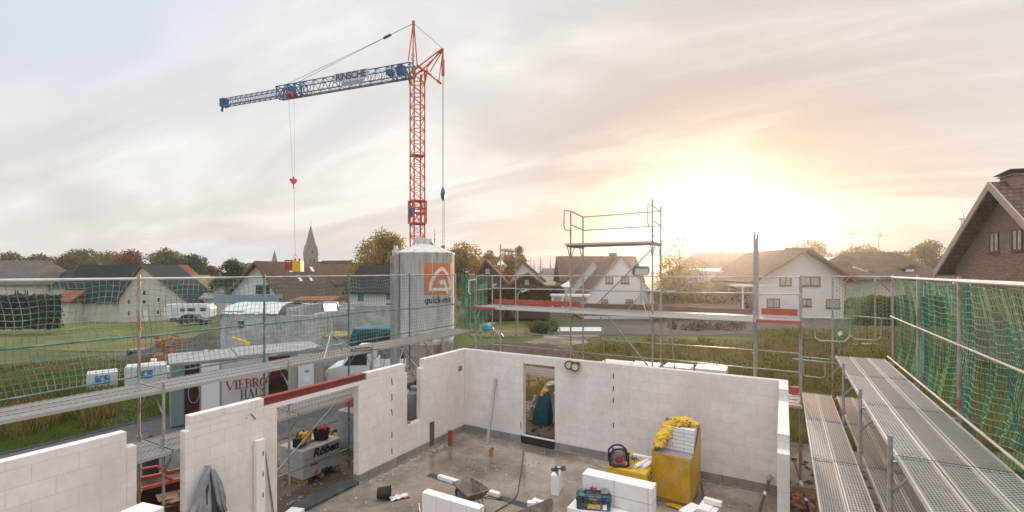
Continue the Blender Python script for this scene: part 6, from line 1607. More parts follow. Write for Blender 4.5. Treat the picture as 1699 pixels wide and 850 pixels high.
# draped jacket
jt = at(347, 775, X=XL + .14); t = thing('draped_jacket', 'grey and black hooded jacket draped over a peg against the white wall', 'jacket', (XL + .05, jt.y, F), 0)
JH = jt.z - F
def cloth(prof, m, name, seed, push):
    rs = random.Random(seed); vs = []; n = len(prof); k = 18
    for i, (z, y0, y1) in enumerate(prof):
        for j in range(k):
            s = j / (k - 1); a = i / (n - 1)
            vs.append((push + .03 + .10 * a + (.035 + .09 * a) * math.sin(s * PI) + .045 * a * math.sin(s * 19 + seed + a * 2) , y0 + (y1 - y0) * s, JH + z + .02 * math.sin(s * 13 + seed)))
    fs = [(i * k + j, i * k + j + 1, (i + 1) * k + j + 1, (i + 1) * k + j) for i in range(n - 1) for j in range(k - 1)]
    o = MB().add(vs, fs).build(name, m, t, smooth=True); sd = o.modifiers.new('th', 'SOLIDIFY'); sd.thickness = .012
    return o
cloth([(0, -.02, .03), (-.12, -.12, .06), (-.35, -.22, .10), (-.6, -.30, .14), (-.85, -.42, .18), (-1.1, -.5, .2)], 'cloth_grey', 'coat', 2, .02)
cloth([(-.1, -.02, .10), (-.35, -.10, .16), (-.6, -.12, .2), (-.85, -.14, .22), (-1.0, -.14, .16)], 'cloth_dark', 'lining', 5, .075)
cloth([(-.05, .0, .05), (-.3, .02, .15), (-.55, .03, .19), (-.75, .08, .16)], 'cloth_grey', 'hood', 9, .12)
crumple([(.1, -.0, JH - .1), (.12, .12, JH - .2), (.12, .17, JH - .42), (.13, .19, JH - .7)], [.02, .03, .03, .03], 14, 'cloth_dark', 'sleeve', t, 4)
crumple([(.14, -.22, JH - .55), (.17, -.42, JH - .78), (.2, -.6, JH - .92)], [.05, .06, .05], 12, 'cloth_grey', 'sleeve', t, 6)
MB().tube((-.045, 0, JH - .02), (.08, 0, JH + .01), .012, 6).build('peg', 'grey_metal', t)

# foreground block corner at lower left
c = at(240, 845, X=-5.6); t = thing('foreground_block', 'white block top showing at the lower edge below the side opening', 'block', (c.x, c.y, F), .2); MB().box(-.18, .13, -.14, .1, 0, c.z - F).build('block', 'plain_block', t, bevel=.006)

# ------------------------------------------------------------------ yard behind the left wall
def gy(px, py): return at(px, py, Z=G + .012)
# banded brick pallets
def wrapped_pallet(label, loc, rz, L, W, H, m='pallet_foil', group=None, text=None, base=True):
    t = thing('brick_pallet', label, 'pallet', loc, rz, group)
    MB().box(-L / 2, L / 2, -W / 2, W / 2, .12, H).build('wrapped_bricks', m, t, bevel=.03)
    bd = MB()
    for z in (.36, .60): bd.box(-L / 2 - .004, L / 2 + .004, -W / 2 - .004, W / 2 + .004, z, z + .012)
    bd.build('strapping', 'dusty', t)
    wb = MB()
    for y in (-W / 2 + .05, -.05, W / 2 - .15): wb.box(-L / 2, L / 2, y, y + .1, 0, .11)
    wb.build('pallet_base', 'wood', t)
    return t
pc = gy(495, 803); H_ = .86
t = wrapped_pallet('foil wrapped brick pallet with bold black lettering seen through the wide opening', (pc.x - .25, pc.y + .55, G + .012), 0, .92, 1.16, H_)
# lettering faces the opening (+x side) and reads along +y
def face_text(s, size, y, z, m, t, x, bold=.004, shear=0, rot=0):
    mt = Matrix.Translation((x, y, z)) @ Matrix.Rotation(R(90), 4, 'Z') @ Matrix.Rotation(R(90), 4, 'X')
    return text_mesh(s, size, 'lettering', m, t, mt, depth=.001, bold=bold, shear=shear)
face_text('Röben', .30, .10, .70, 'ink_black', t, .475, bold=.012, shear=.25)
face_text('//', .13, .0, .86 - .02, 'ink_red', t, .476, bold=.005, shear=.1) if False else None
face_text('Röben', .13, .12, .18, 'ink_black', t, .475, bold=.006, shear=.25); face_text('//', .14, -.2, .22, 'ink_red', t, .476, bold=.006, shear=.2); face_text('//', .13, -.12, .84 - .0, 'ink_red', t, .476, bold=.006, shear=.2) if False else None
MB().obox((.474, -.25, .43), (.004, .20, .03)).obox((.474, .2, .44), (.004, .03, .03)).build('print_marks', 'ink_black', t)
x_, y_ = pc.x - .25, pc.y + .55; zt_ = G + .012 + H_
t2 = thing('mixing_tub', 'black mortar tub holding a red cloth on top of the lettered pallet', 'tub', (x_ + .1, y_ + .25, zt_ + .003)); MB().lathe((0, 0, 0), [(0, 0), (.17, 0), (.2, .25), (.215, .25), (.215, .23), (.18, .02), (0, .02)], 24).build('tub', 'black_rubber', t2, autosm=True)
crumple([(-.08, -.06, .24), (.0, .05, .27), (.1, .08, .24)], [.06, .1, .05], 10, 'rag_red', 'red_cloth', t2, 3)
t2 = thing('chain_saw', 'black and yellow motor saw standing on the lettered pallet', 'saw', (x_ + .1, y_ - .38, zt_ + .003), 1.9)
MB().box(-.2, .15, -.1, .1, .02, .26).build('body', 'black_plastic', t2, bevel=.03); MB().box(-.12, .18, -.12, -.1, .08, .3).box(.0, .16, -.1, .1, .26, .32).build('cover', 'yellow_paint', t2, bevel=.01); MB().path([(-.18, 0, .26), (-.1, 0, .38), (.1, 0, .38), (.15, 0, .28)], .018, 7).build('handle', 'black_plastic', t2); MB().tube((.3, -.02, .14), (.3, .02, .14), .15, 20).build('blade_guard', 'yellow_paint', t2)
for k in range(3):
    t2 = thing('hand_tool', ['steel hand tool nearest the black tub', 'middle steel hand tool on the lettered pallet', 'steel hand tool next to the yellow saw'][k], 'tool', (x_ - .05 + .08 * k, y_ - .05, zt_ + .015), 1.2 + .3 * k, 'hand tools on the lettered pallet'); MB().tube((-.16, 0, 0), (.1, 0, 0), .012, 6).obox((.14, 0, 0), (.1, .03, .012)).build('tool', 'galv', t2)
p = gy(590, 770); wrapped_pallet('grey foil wrapped pallet at the right end of the wide opening', (-10.95, 10.15, G + .012), .05, 1.0, 1.2, 1.25, 'pallet_grey')
p = gy(545, 757); t = thing('mortar_bucket', 'dark bucket with blue rim behind the lettered pallet', 'bucket', (p.x, p.y, G + .01)); MB().lathe((0, 0, 0), [(0, 0), (.15, 0), (.2, .34)], 20).build('shell', 'black_rubber', t, autosm=True); MB().lathe((0, 0, .3), [(.2, 0), (.215, .0), (.215, .05), (.18, .05), (.17, .01), (0, .01)], 20).build('rim', 'blue_plastic', t)
t = thing('cable_drum', 'cable reel hanging beside the pallets behind the scaffold', 'cable reel', tuple(gy(561, 737))); MB().tube((0, -.08, .25), (0, .08, .25), .22, 20).build('spool', 'ink_black', t); MB().tube((0, -.1, .25), (0, -.09, .25), .14, 16).build('hub', 'yellow_paint', t)
# red drum under deck
p = at(592, 656, X=-11.4); t = thing('red_drum', 'red mixer drum just below the lower scaffold deck', 'mixer', (p.x, p.y, G)); MB().lathe((0, 0, p.z - G - .3), [(.1, -.3), (.36, -.1), (.38, .2), (.24, .42)], 20).build('drum', 'red_drum', t, autosm=True); MB().tube((-.3, -.3, 0), (0, 0, p.z - G - .4), .03, 6).tube((.3, -.3, 0), (0, 0, p.z - G - .4), .03, 6).tube((0, .4, 0), (0, 0, p.z - G - .4), .03, 6).build('stand', 'grey_metal', t)
# debris behind the side opening
p = at(276, 815, Z=G + .3); t = thing('orange_tipper', 'orange red metal skip behind the side opening', 'skip', (p.x - .1, p.y, G + .01), 1.3)
MB().prism([(-.45, .05), (.35, .05), (.62, .55), (-.6, .55)], -.32, .32).build('body', 'display_dark', t, bevel=.02); MB().box(-.62, .64, -.345, -.30, .53, .60).box(-.62, .64, .30, .345, .53, .60).box(.58, .64, -.3, .3, .53, .6).build('rim', 'orange_paint', t); 
MB().path([(-.6, -.3, .6), (-.45, -.3, .8), (-.1, -.3, .78), (.1, -.3, .6)], .04, 6).build('handle', 'toe_red', t); MB().path([(-.6, .3, .6), (-.45, .3, .8), (-.1, .3, .78), (.1, .3, .6)], .03, 6).build('handle', 'toe_red', t)
p = at(285, 838, Z=G + .2); t = thing('cardboard_heap', 'heap of torn brown cardboard beside the orange skip', 'cardboard', (p.x, p.y, G + .01)); mb = MB()
for k in range(7): mb.obox((random.uniform(-.35, .3), random.uniform(-.25, .3), .12 + .05 * k), (.5, .35, .02), random.uniform(0, 3), random.uniform(-.5, .5), random.uniform(-.4, .4))
mb.build('card_sheets', 'brown_card', t)
p = gy(250, 806); t = thing('black_gas_cylinder', 'black upright cylinder under the scaffold behind the side opening', 'cylinder', (p.x, p.y, G)); MB().lathe((0, 0, 0), [(.16, 0), (.17, .05), (.17, 1.1), (.1, 1.2), (.05, 1.24)], 18).build('bottle', 'black_plastic', t, autosm=True)
# rubble behind
def stones(name, label, cx, cy, n, sx, sy, s, m, z=0):
    mb = MB()
    for k in range(n):
        c = Vector((cx + random.gauss(0, sx), cy + random.gauss(0, sy), 0)); c.z = float(gz(c.x, c.y)) + z
        mb.obox(c, (random.uniform(.5, 1) * s, random.uniform(.5, 1) * s, random.uniform(.4, .9) * s), random.uniform(0, 3), random.uniform(-.6, .6), random.uniform(-.6, .6))
    return tag(mb.build(name, m), kind='stuff')
stones('gravel_stones', '', -11.5, 9, 700, 1.3, 2.2, .07, 'gravel'); stones('gravel_stones', '', -5.6, 20.5, 900, 1.6, .7, .13, 'gravel', .05)
stones('soil_clods', '', -6, 16, 600, 2.2, 1.3, .12, 'mound_soil'); stones('soil_clods', '', .9, 10.5, 500, .7, 2.2, .16, 'mound_soil'); stones('brick_rubble', '', .35, 12.9, 60, .25, .3, .13, 'brick_bag')

mb = MB()
for k in range(420):
    cx_, cy_ = random.uniform(-8.6, -.3), random.uniform(5, 12.2); s_ = random.uniform(.008, .028)
    mb.obox((cx_, cy_, F + s_ * .4), (s_ * 1.4, s_, s_ * .8), random.uniform(0, 3), random.uniform(-.3, .3))
for k in range(260):
    cx_, cy_ = XL + .08 + abs(random.gauss(0, .12)), random.uniform(8.1, 12.2); s_ = random.uniform(.008, .03)
    mb.obox((cx_, cy_, F + s_ * .4), (s_ * 1.4, s_, s_ * .8), random.uniform(0, 3))
tag(mb.build('mortar_crumbs', 'crumb'), kind='stuff')
# exhibition container, turned slightly away from the wall line
c0 = at(283, 706, d=16.0); zc0, zc1 = G + .05, 1.82; CR = -R(23.5)
t = thing('show_container', 'silver display container with big serif letters, glass end and dark picture panels', 'container', (c0.x, c0.y, zc0), CR)
dvx, dvy = -math.sin(CR), math.cos(CR)
def yy(px):
    l = (px - CX) / FPX; rx, ry = FW + l * RT
    return (c0.y * rx - c0.x * ry) / (dvx * ry - dvy * rx)
def zz(py, px):
    s = yy(px); x = c0.x + dvx * s; y = c0.y + dvy * s; return CH - (py - HY) / FPX * (x * FW[0] + y * FW[1]) - zc0
L_ = yy(536); H_ = zc1 - zc0
MB().box(-2.3, 0, 0, L_, 0, H_).build('body', 'silver_panel', t, bevel=.03)
MB().box(-2.36, .05, -.05, L_ * .40, H_ + .002, H_ + .06).box(-2.36, .03, L_ * .405, L_ + .05, H_ + .002, H_ + .10).build('roof_panel', 'roof_dusty', t)
def pan_(px0, px1, m, name, z0=.05, z1=H_ - .06, k=.0): return MB().box(.004 + k, .03 + k, yy(px0), yy(px1), z0, z1).build(name, m, t)
pan_(284, 304, 'glass_grey', 'glass_panel'); dp = pan_(306, 331, 'display_dark', 'dark_door'); pan_(334, 364, 'cream_panel', 'white_panel'); sg = pan_(368, 444, 'sign_grey', 'sign_panel'); pp2 = pan_(446, 481, 'display_dark', 'picture_panel'); cbp = pan_(494, 520, 'cream_panel', 'white_cabinet', k=.05)
MB().box(.082, .086, yy(504), yy(513), .95, 1.45).build('notice', 'logo_white', cbp); MB().box(.087, .089, yy(504.5), yy(512.5), 1.33, 1.43).build('notice_head', 'board_grey', cbp)
rg = MB()
for k in range(20):
    a = k / 20 * 2 * PI; a2 = (k + 1) / 20 * 2 * PI; ymid = (yy(306) + yy(331)) / 2 + .05
    rg.tube((.04, ymid + .16 * math.cos(a), 1.1 + .36 * math.sin(a)), (.04, ymid + .16 * math.cos(a2), 1.1 + .36 * math.sin(a2)), .012, 5)
rg.build('door_wreath', 'dusty', dp)
# serif capitals built from strokes: (x0,y0,x1,y1,thick)
TH, TN_, SF = .16, .05, .05
LET = {
 'V': [(.05, 1, .42, 0, TH), (.78, 1, .45, 0, TN_), (-.07, 1, .2, 1, SF), (.65, 1, .9, 1, SF)],
 'I': [(.2, 0, .2, 1, TH), (.03, 1, .37, 1, SF), (.03, 0, .37, 0, SF)],
 'E': [(.16, 0, .16, 1, TH), (0, 1, .6, 1, SF), (0, 0, .62, 0, SF), (.16, .52, .48, .52, SF), (.6, 1, .6, .8, SF), (.62, 0, .64, .22, SF), (.48, .62, .48, .42, SF)],
 'B': [(.16, 0, .16, 1, TH), (0, 1, .4, 1, SF), (0, 0, .42, 0, SF), (.16, .53, .42, .53, SF), (.4, 1, .56, .88, TN_), (.57, .9, .57, .64, TH * .8), (.56, .66, .42, .53, TN_), (.42, .53, .6, .42, TN_), (.62, .42, .62, .12, TH * .9), (.6, .1, .42, 0, TN_)],
 'R': [(.16, 0, .16, 1, TH), (0, 1, .4, 1, SF), (0, 0, .32, 0, SF), (.16, .5, .42, .5, SF), (.4, 1, .56, .88, TN_), (.58, .9, .58, .62, TH * .8), (.56, .62, .42, .5, TN_), (.38, .5, .66, 0, TH * .9), (.6, 0, .8, 0, SF)],
 'O': None, 'C': None,
 'K': [(.16, 0, .16, 1, TH), (0, 1, .32, 1, SF), (0, 0, .32, 0, SF), (.2, .42, .66, 1, TN_), (.36, .58, .7, 0, TH), (.56, 1, .8, 1, SF), (.56, 0, .84, 0, SF)],
 'H': [(.16, 0, .16, 1, TH), (.64, 0, .64, 1, TH), (.16, .52, .64, .52, SF), (0, 1, .32, 1, SF), (0, 0, .32, 0, SF), (.48, 1, .8, 1, SF), (.48, 0, .8, 0, SF)],
 'A': [(.12, 0, .4, 1, TN_), (.4, 1, .72, 0, TH), (.22, .36, .58, .36, SF), (0, 0, .26, 0, SF), (.56, 0, .88, 0, SF)],
 'U': [(.16, 1, .16, .25, TH), (.16, .28, .3, .02, TN_ * 1.6), (.3, .02, .5, .02, TN_), (.5, .02, .62, .25, TN_), (.62, .25, .62, 1, TN_), (0, 1, .32, 1, SF), (.5, 1, .76, 1, SF)],
 'S': [(.52, .82, .4, .99, TN_), (.4, .99, .22, .99, TN_), (.22, .99, .1, .82, TN_ * 1.6), (.1, .82, .14, .64, TH * .8), (.14, .64, .46, .38, TH), (.46, .4, .5, .18, TH * .8), (.5, .2, .36, .01, TN_ * 1.6), (.36, .01, .18, .01, TN_), (.18, .01, .06, .22, TN_), (.53, .99, .53, .76, SF), (.05, .0, .05, .26, SF)]}
def ring(c0, c1):
    r = []
    n = 20
    for k in range(c0, c1):
        a, b = 2 * PI * k / n, 2 * PI * (k + 1) / n; am = (a + b) / 2
        r.append((.4 + .34 * math.cos(a), .5 + .5 * math.sin(a), .4 + .34 * math.cos(b), .5 + .5 * math.sin(b), TN_ + (TH - TN_) * abs(math.cos(am)) ** 1.5))
    return r
LET['O'] = ring(0, 20); LET['C'] = ring(3, 17) + [(.66, .86, .66, .66, SF), (.66, .34, .66, .16, SF)]
WD_ = {'V': .86, 'I': .42, 'E': .72, 'B': .76, 'R': .84, 'O': .84, 'C': .78, 'K': .88, 'H': .86, 'A': .9, 'U': .82, 'S': .62}
def serif(word, y0, y1, z0, h, m, par, x):
    tot = sum(WD_[c] for c in word); s = (y1 - y0) / tot; u = y0; mb = MB(); k = 0
    for c in word:
        for (a, b, c_, d, th_) in LET[c]:
            k += 1; dx = x + .0004 * k
            p0 = Vector((u + a * s, z0 + b * h)); p1 = Vector((u + c_ * s, z0 + d * h)); dd = (p1 - p0); ln = dd.length; dd = dd / max(ln, 1e-6); n_ = Vector((-dd.y, dd.x)) * th_ * s * .5
            p0 -= dd * th_ * s * .12; p1 += dd * th_ * s * .12
            q = [p0 - n_, p1 - n_, p1 + n_, p0 + n_]
            mb.add([(dx, v.x, v.y) for v in q] + [(x - .006, v.x, v.y) for v in q], [(0, 1, 2, 3), (4, 7, 6, 5), (0, 4, 5, 1), (1, 5, 6, 2), (2, 6, 7, 3), (3, 7, 4, 0)])
        u += WD_[c] * s
    mb.build('lettering', m, par)
serif('VIEBRO', yy(375), yy(443), zz(643.5, 405), zz(629.5, 405) - zz(643.5, 405), 'letter_red', sg, .040)
serif('HAUS', yy(398.5), yy(442), zz(661.5, 404), zz(646.5, 404) - zz(661.5, 404), 'letter_dark', sg, .040)
# white pickup and blue van
def pickup(label, loc, rz):
    t = thing('pickup_truck', label, 'pickup truck', loc, rz)
    MB().prism([(-2.4, .5), (-.55, .5), (-.5, 1.95), (-1.25, 1.95), (-1.75, 1.25), (-2.35, 1.1)], -.85, .85).build('cab', 'van_white', t, bevel=.06)
    MB().prism([(-1.66, 1.22), (-.68, 1.22), (-.66, 1.82), (-1.24, 1.82)], -.858, -.84).build('side_window', 'glass_dark', t); MB().prism([(-1.66, 1.22), (-.68, 1.22), (-.66, 1.82), (-1.24, 1.82)], .84, .858).build('side_window', 'glass_dark', t)
    MB().add([(-1.77, -.75, 1.27), (-1.77, .75, 1.27), (-1.30, .72, 1.88), (-1.30, -.72, 1.88)], [(0, 1, 2, 3)]).build('windscreen', 'glass_dark', t)
    MB().box(-.42, 2.6, -.9, -.86, .75, 1.15).box(-.42, 2.6, .86, .9, .75, 1.15).box(-.42, -.38, -.86, .86, .75, 1.35).box(2.56, 2.6, -.86, .86, .75, 1.15).box(-.42, 2.6, -.9, .9, .70, .75).build('load_bed', 'cream_panel', t)
    MB().box(-2.4, 2.5, -.35, .35, .4, .6).build('chassis', 'black_plastic', t)
    for u in (-1.65, 1.7):
        for v in (-.88, .64): MB().tube((u, v, .34), (u, v + .24, .34), .34, 18).build('wheel', 'black_rubber', t)
    for v in (-.65, .65): MB().box(-2.42, -2.36, v - .14, v + .14, .8, .98).build('headlight', 'white_plastic', t)
    return t
p = at(640, 640, d=21.6); pickup('white pickup truck with cream load bed parked behind the scaffold', (p.x, p.y, G + .02), YAW + R(6))
p = at(632, 640, d=26.5); t = thing('blue_van', 'dark blue van parked between the pickup and the silo', 'van', (p.x, p.y, G + .0), YAW + R(4))
MB().prism([(-1.6, .4), (2.6, .4), (2.6, 1.9), (2.4, 2.25), (-1.3, 2.25), (-1.6, 1.5)], -.9, .9).build('body', 'van_blue', t, bevel=.07)
for a_, b_ in ((-1.1, -.1), (.0, 1.0), (1.1, 2.2)): MB().box(a_, b_, -.912, -.89, 1.45, 2.0).build('window', 'glass_dark', t)
for u in (-.9, 1.8): MB().tube((u, -.92, .36), (u, -.7, .36), .36, 16).build('wheel', 'black_rubber', t)
MB().box(-.05, .15, -.93, -.9, 1.25, 1.3).build('handle', 'black_plastic', t)
# block pallets in the verge
def ks(label, px, py, L, W, H, rz, letters=True):
    p = gnd(px, py); t = wrapped_pallet(label, (p.x, p.y, p.z), rz, W, L, H, 'white_sheet', 'white foil wrapped block pallets on the verge')
    if letters: face_text('KS', .46, 0, H * .68, 'ink_blue', t, W / 2 + .012, bold=.03, shear=.0)
    return t
ks('small white foil pallet with blue letters at the left of the verge', 170, 653, 1.05, .9, 1.0, -.35)
k2 = ks('larger white foil pallet with blue letters just behind the deck post', 243, 648, 1.5, 1.0, 1.2, -.45)
p = gnd(266, 628); t = thing('loose_block_pile', 'loose grey white blocks piled behind the larger foil pallet', 'block pile', tuple(p)); mb = MB()
for k in range(9): mb.obox((random.uniform(-.6, .6), random.uniform(-.3, .3), .25 + .3 * (k // 4)), (.5, .25, .24), random.uniform(-.4, .4))
mb.build('blocks', 'plain_block', t)
def flatpile(label, px, py, d, L, W, H, rz=0):
    p = at(px, py, d=d); z = float(gz(p.x, p.y)); t = thing('slab_stack', label, 'slab stack', (p.x, p.y, z), YAW + rz); MB().box(-L / 2, L / 2, -W / 2, W / 2, 0, p.z - z).build('slabs', 'stack_block', t, bevel=.02); return t
flatpile('low white slab stack behind the display container roof', 375, 592, 26, 2.8, 1.6, 0, .1); flatpile('long white slab stack left of the lamp tripod', 455, 592, 24, 4.2, 1.5, 0, .15)
p = at(397, 580, d=27); t = thing('grey_block', 'single grey block on the white slab stack', 'block', (p.x, p.y, p.z), YAW); MB().box(-.22, .22, -.15, .15, -.3, .12).build('block', 'plain_block', t)
p = at(350, 581, d=30); z = float(gz(p.x, p.y)); t = thing('blue_tarpaulin', 'crumpled blue and white tarpaulin lying over rubble', 'tarpaulin', (p.x, p.y, z), YAW + .1)
vs = []
for i in range(17):
    for j in range(9):
        u, v_ = i / 16 - .5, j / 8 - .5; hgt = (.62 + .25 * random.random()) * max(0, 1 - (2 * u) ** 2) ** .4 * max(0, 1 - (2 * v_) ** 2) ** .4; vs.append((u * 2.4, v_ * 2.0, hgt))
MB().add(vs, [(i * 9 + j, (i + 1) * 9 + j, (i + 1) * 9 + j + 1, i * 9 + j + 1) for i in range(16) for j in range(8)]).build('sheet', 'blue_sheet', t)
p = at(277, 586, d=27); z = float(gz(p.x, p.y)); t = thing('brick_bag', 'rust coloured heap of old bricks in a torn frame on the field', 'brick heap', (p.x, p.y, z), YAW)
mb = MB()
for k in range(90):
    a = random.random(); mb.obox((random.uniform(-.55, .55) * (1.1 - .1 * a), random.uniform(-.5, .5), .15 + a * (p.z - z + .85)), (.24, .12, .08), random.uniform(0, 3), random.uniform(-.3, .3), random.uniform(-.3, .3))
mb.prism([(-.55, 0), (.5, 0), (.6, 1.0), (-.62, 1.0)], -.45, .45); mb.build('bricks', 'brick_bag', t)
p = gnd(243, 588); t = thing('dark_trailer', 'dark low flat trailer with blue corner beside the brick heap', 'trailer', tuple(p), YAW + .1); MB().box(-1.3, 1.3, -.6, .6, .35, .5).build('deck', 'grey_metal', t); MB().tube((-1, -.6, .2), (-1, -.5, .2), .2, 12).tube((1, -.6, .2), (1, -.5, .2), .2, 12).build('wheel', 'black_rubber', t); MB().box(-1.34, -1.2, -.62, .62, -.3, .45).build('corner_post', 'van_blue', t)
# yellow arm
p = at(412, 590, d=25); z = float(gz(p.x, p.y)); t = thing('yellow_davit', 'yellow painted steel arm bent at a right angle', 'lifting arm', (p.x, p.y, z), YAW)
MB().box(-.07, .07, -.07, .07, 0, p.z - z + .7).obox((-.42, 0, p.z - z + .78), (.95, .12, .13), ty=.32).tube((-.2, 0, p.z - z + .45), (0, 0, p.z - z + .2), .04, 5).build('arm', 'yellow_paint', t)
# concrete shell of the neighbouring new build
d0 = 31; a = at(366, 590, d=d0); zb_ = float(gz(a.x, a.y)); t = thing('building_shell', 'unfinished grey block shell of the neighbouring building', 'building shell', (a.x, a.y, zb_), YAW)
S = d0 / FPX; Zp = lambda py, dd=0: CH - (py - HY) * (d0 + dd) / FPX - zb_
X_ = lambda px, dd=0: (px - CX) * (d0 + dd) / FPX - (366 - CX) * S
mb = MB()
zt_ = Zp(516)
mb.box(X_(366), X_(394), 0, .35, -1, zt_).box(X_(394), X_(405), 0, .35, -1, Zp(545)).box(X_(394), X_(405), 0, .35, Zp(533), zt_).box(X_(405), X_(440), 0, .35, -1, zt_ - .06).box(X_(440), X_(515), 0, .35, -1, Zp(524)).box(X_(515), X_(523), 0.002, .35, -1, Zp(530))
mb.box(X_(366), X_(366) + .35, .35, 5.5, -1, zt_).box(X_(523) - .3, X_(523), .352, 4.0, -1, Zp(522)).box(X_(523), X_(590, 4), 4.0, 4.3, -1, Zp(512, 4)).box(X_(590, 4), X_(652, 4), 4.0, 4.3, -1, Zp(507, 4)).box(X_(366) + .35, X_(590, 4), 5.5, 5.8, -1, zt_ + .1)
mb.box(X_(470), X_(470) + .3, .36, 5.4, -1, zt_ + .15).build('shell_wall', 'shell_block', t)
vs = []
nx_, ny_ = 20, 8
for i in range(nx_ + 1):
    for j in range(ny_ + 1):
        u, v_ = i / nx_, j / ny_; vs.append((X_(364) + u * (X_(462) - X_(364)), -.12 + v_ * 5, zt_ + .12 + .28 * math.sin(PI * min(1, v_ * 1.2)) + .08 * random.random() - (.35 if j == 0 else 0) - (.5 if i == 0 else 0)))
MB().add(vs, [(i * 9 + j, (i + 1) * 9 + j, (i + 1) * 9 + j + 1, i * 9 + j + 1) for i in range(nx_) for j in range(ny_)]).build('plastic_cover', 'white_sheet', t, smooth=True)
# moss roofed container
d1 = 27; a = at(585, 590, d=d1); zb_ = float(gz(a.x, a.y)); t = thing('site_container', 'corrugated pale container with mossy yellow green roof', 'container', (a.x, a.y, zb_), YAW + R(8))
hh = CH - (560 - HY) * d1 / FPX - zb_; w2 = 46 * d1 / FPX
mb = MB(); mb.box(-w2, w2, 0, 2.2, 0, hh - .02)
for k in range(26): x = -w2 + (k + .5) * 2 * w2 / 26; mb.box(x - .03, x + .03, -.035, -.002, .1, hh - .1)
mb.build('corrugated_body', 'container_pale', t); MB().box(-w2 - .05, w2 + .05, -.1, 2.3, hh, hh + .10).build('roof', 'moss_roof', t); MB().box(.2, w2 - .1, -.06, -.038, .4, hh - .25).build('window', 'glass_dark', t)
# hoarding frame and stacked stuff between silo and container
t = thing('lattice_stack', 'stack of teal netting and frames right of the container', 'stack', tuple(at(640, 575, d=26)), YAW); MB().box(-.7, .9, -.4, .4, -2, .2).build('bundle', 'rubble_mix', t)
# under the silo / corner clutter
p = gy(690, 640); t = thing('white_ibc_tank', 'round pale water tank seen through the narrow window', 'tank', tuple(at(691, 700, d=15.2).to_2d()) + (G,)); MB().lathe((0, 0, 0), [(.42, 0), (.46, .1), (.46, 1.35), (.38, 1.5), (.2, 1.55), (.2, 1.65), (0, 1.65)], 24).build('tank', 'silo_rail', t, autosm=True)
p = at(680, 706, X=XL - .08); t = thing('orange_cup', 'crumpled orange wrapper on the narrow window sill', 'wrapper', (XL - .09, 9.80, .802)); crumple([(0, 0, .03), (.0, .06, .05), (.02, .12, .03)], [.03, .05, .03], 6, 'orange_paint', 'wrapper', t, 2)
# mixer behind the wall corner
p = at(808, 600, Y=16.0); t = thing('mortar_mixer', 'continuous mortar mixer with blue drum on a tube frame at the wall corner', 'mixer', (p.x, p.y, G), YAW)
zz3 = lambda py: CH - (py - HY) * 17.6 / FPX - G
fr = MB()
for sx2 in (-.26, .26):
    for sy2 in (-.2, .2): fr.tube((sx2, sy2, 0), (sx2, sy2, zz3(556)), .022, 6)
fr.path([(-.3, -.22, zz3(557)), (.3, -.22, zz3(557)), (.3, .22, zz3(557)), (-.3, .22, zz3(557)), (-.3, -.22, zz3(557))], .026, 6); fr.build('frame', 'galv', t)
MB().lathe((0.02, 0, zz3(556)), [(.22, 0), (.25, .06), (.2, .2), (.06, .27), (0, .27)], 20).build('drum', 'blue_plastic', t, autosm=True); MB().tube((.5, 0, zz3(565)), (.58, 0, zz3(562)), .16, 16).build('motor', 'silver_panel', t)
mb = MB(); crumple([(-.5, 0, zz3(570)), (-.2, .1, zz3(548)), (.1, .2, zz3(545)), (.35, .2, zz3(544))], [.05, .14, .1, .03], 12, 'white_dusty', 'dusty_sheet', t, 7, .3)
p = at(775, 560, d=16.8); t = thing('clutter_stack', 'stack of green crates and rags behind the corner posts', 'crate stack', (p.x, p.y, G), YAW + .2)
for k, (m_, s, z) in enumerate((('rubble_mix', .5, 0), ('net_dark', .42, .52), ('brick_bag', .44, .95), ('net_green', .36, 1.4), ('white_dusty', .4, 1.8))): MB().obox((random.uniform(-.08, .08), 0, z + .24), (s * 1.5, s, .46), random.uniform(-.3, .3)).build('crate', m_, t, bevel=.03)
crumple([(-.2, -.3, 2.5), (-.1, -.35, 1.8), (-.15, -.32, 1.2)], [.06, .12, .1], 10, 'white_dusty', 'rag', t, 8, .4)
# soil mounds
def mound(label, px, py, d, L, W, H, m='mound_soil', name='soil_mound', seed=1):
    p = at(px, py, d=d); z = float(gz(p.x, p.y)); rs = np.random.default_rng(seed); n, k = 30, 16; vs = []
    for i in range(n + 1):
        for j in range(k + 1):
            u, v_ = i / n * 2 - 1, j / k * 2 - 1; e = max(0, 1 - u * u) ** .8 * max(0, 1 - v_ * v_) ** .9
            vs.append((u * L / 2, v_ * W / 2, -.1 + H * e * (1 + .25 * math.sin(u * 9 + seed) * math.cos(v_ * 5)) + rs.uniform(-.05, .05)))
    t = MB().add(vs, [(i * (k + 1) + j, (i + 1) * (k + 1) + j, (i + 1) * (k + 1) + j + 1, i * (k + 1) + j + 1) for i in range(n) for j in range(k)]).build(name, m, smooth=True); t.location = (p.x, p.y, z); t.rotation_euler = (0, 0, YAW); tag(t, kind='structure')
mound('', 335, 585, 38, 9, 6, 1.4); mound('', 860, 560, 30, 9, 5, .9, seed=4); mound('', 700, 620, 24, 4, 3, .5, 'sand_track', 'sand_mound', 6)
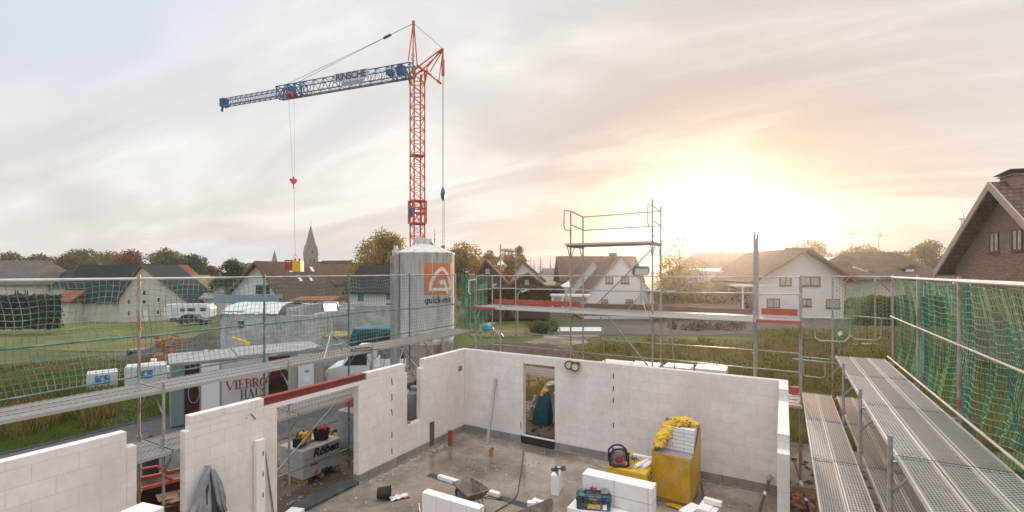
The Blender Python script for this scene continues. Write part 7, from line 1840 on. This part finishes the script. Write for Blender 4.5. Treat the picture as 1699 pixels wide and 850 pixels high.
# things seen through the doorway
p = gy(899, 703); t = thing('teal_big_bag', 'tall teal refuse sack with yellow lining outside the doorway', 'sack', (p.x, p.y, G), YAW)
zz4 = lambda py: CH - (py - HY) * (p.x * FW[0] + p.y * FW[1]) / FPX - G
prof = [(.34, 0), (.36, .12), (.33, .4), (.27, .75), (.2, 1.0), (.16, 1.1)]; vs = []; k = 24
for i, (r, z) in enumerate(prof):
    for a in range(k): th_ = 2 * PI * a / k; e = r * (1 + .09 * math.sin(th_ * 5 + z * 3) + random.uniform(-.03, .03)); vs.append((e * math.cos(th_) + .08 * z, e * .75 * math.sin(th_), z))
MB().add(vs, [(i * k + a, i * k + (a + 1) % k, (i + 1) * k + (a + 1) % k, (i + 1) * k + a) for i in range(len(prof) - 1) for a in range(k)]).build('sack', 'bag_teal', t, smooth=True)
crumple([(-.02, 0, 1.0), (.1, 0, 1.16), (.22, 0, 1.2)], [.14, .13, .06], 8, 'yellow_paint', 'lining', t, 3); crumple([(.05, .1, 1.12), (.2, .12, 1.34), (.42, .1, 1.42), (.6, .1, 1.35)], [.08, .13, .14, .1], 12, 'white_dusty', 'foil_flap', t, 5)
crumple([(-.38, .1, .1), (-.36, .15, .5), (-.22, .15, .95)], [.1, .12, .08], 10, 'white_dusty', 'white_sack', t, 6)
wrapped_pallet('white printed foil pallet beside the teal sack', (p.x + .95, p.y + .35, G + .01), .1, 1.0, .9, 1.18, 'pallet_foil')
t = thing('batter_board', 'weathered wooden profile board with stakes beyond the doorway', 'profile board', tuple(at(876, 655, d=20.5).to_2d()) + (G,), YAW + .2); MB().box(-1.0, .35, -.02, .02, .55, .68).build('board', 'wood', t)
for u in (-.8, 0.05): MB().box(u - .04, u + .04, .022, .08, 0, 1.0).build('stake', 'wood', t)
t = thing('batter_board', 'reddish wooden board fence end outside the right wall', 'profile board', (.62, 11.2, G), .2); MB().box(-.6, .5, -.02, .02, .9, 1.02).build('board', 'wood', t); MB().box(-.05, .05, .022, .1, 0, 1.2).build('stake', 'wood', t)
# white foil topped pallets behind the back wall
for i, (px_, w_) in enumerate(((1021, 1.05), (1071, 1.0), (1125, .95), (1180, 1.05))):
    c = at(px_, 601 + i * 3, d=17.5); t = wrapped_pallet(['leftmost white foil pallet behind the back wall', 'second white foil pallet from the left behind the back wall', 'third white foil pallet behind the back wall', 'rightmost foil pallet behind the back wall, gleaming in the sun'][i], (c.x, c.y + .1, G), .0, w_, .8, c.z - G, 'gloss_sheet', 'white foil pallets behind the back wall')
p = gnd(1321, 678); t = thing('box_pile', 'small red and white boxes piled in the grass outside the right wall corner', 'boxes', tuple(p), YAW); MB().box(-.3, .3, -.2, .2, 0, .34).box(-.28, .26, -.18, .2, .345, .55).build('white_box', 'sticker_white', t, bevel=.01); MB().box(-.22, .16, -.15, .15, .552, .85).build('red_box', 'toe_red', t, bevel=.01)
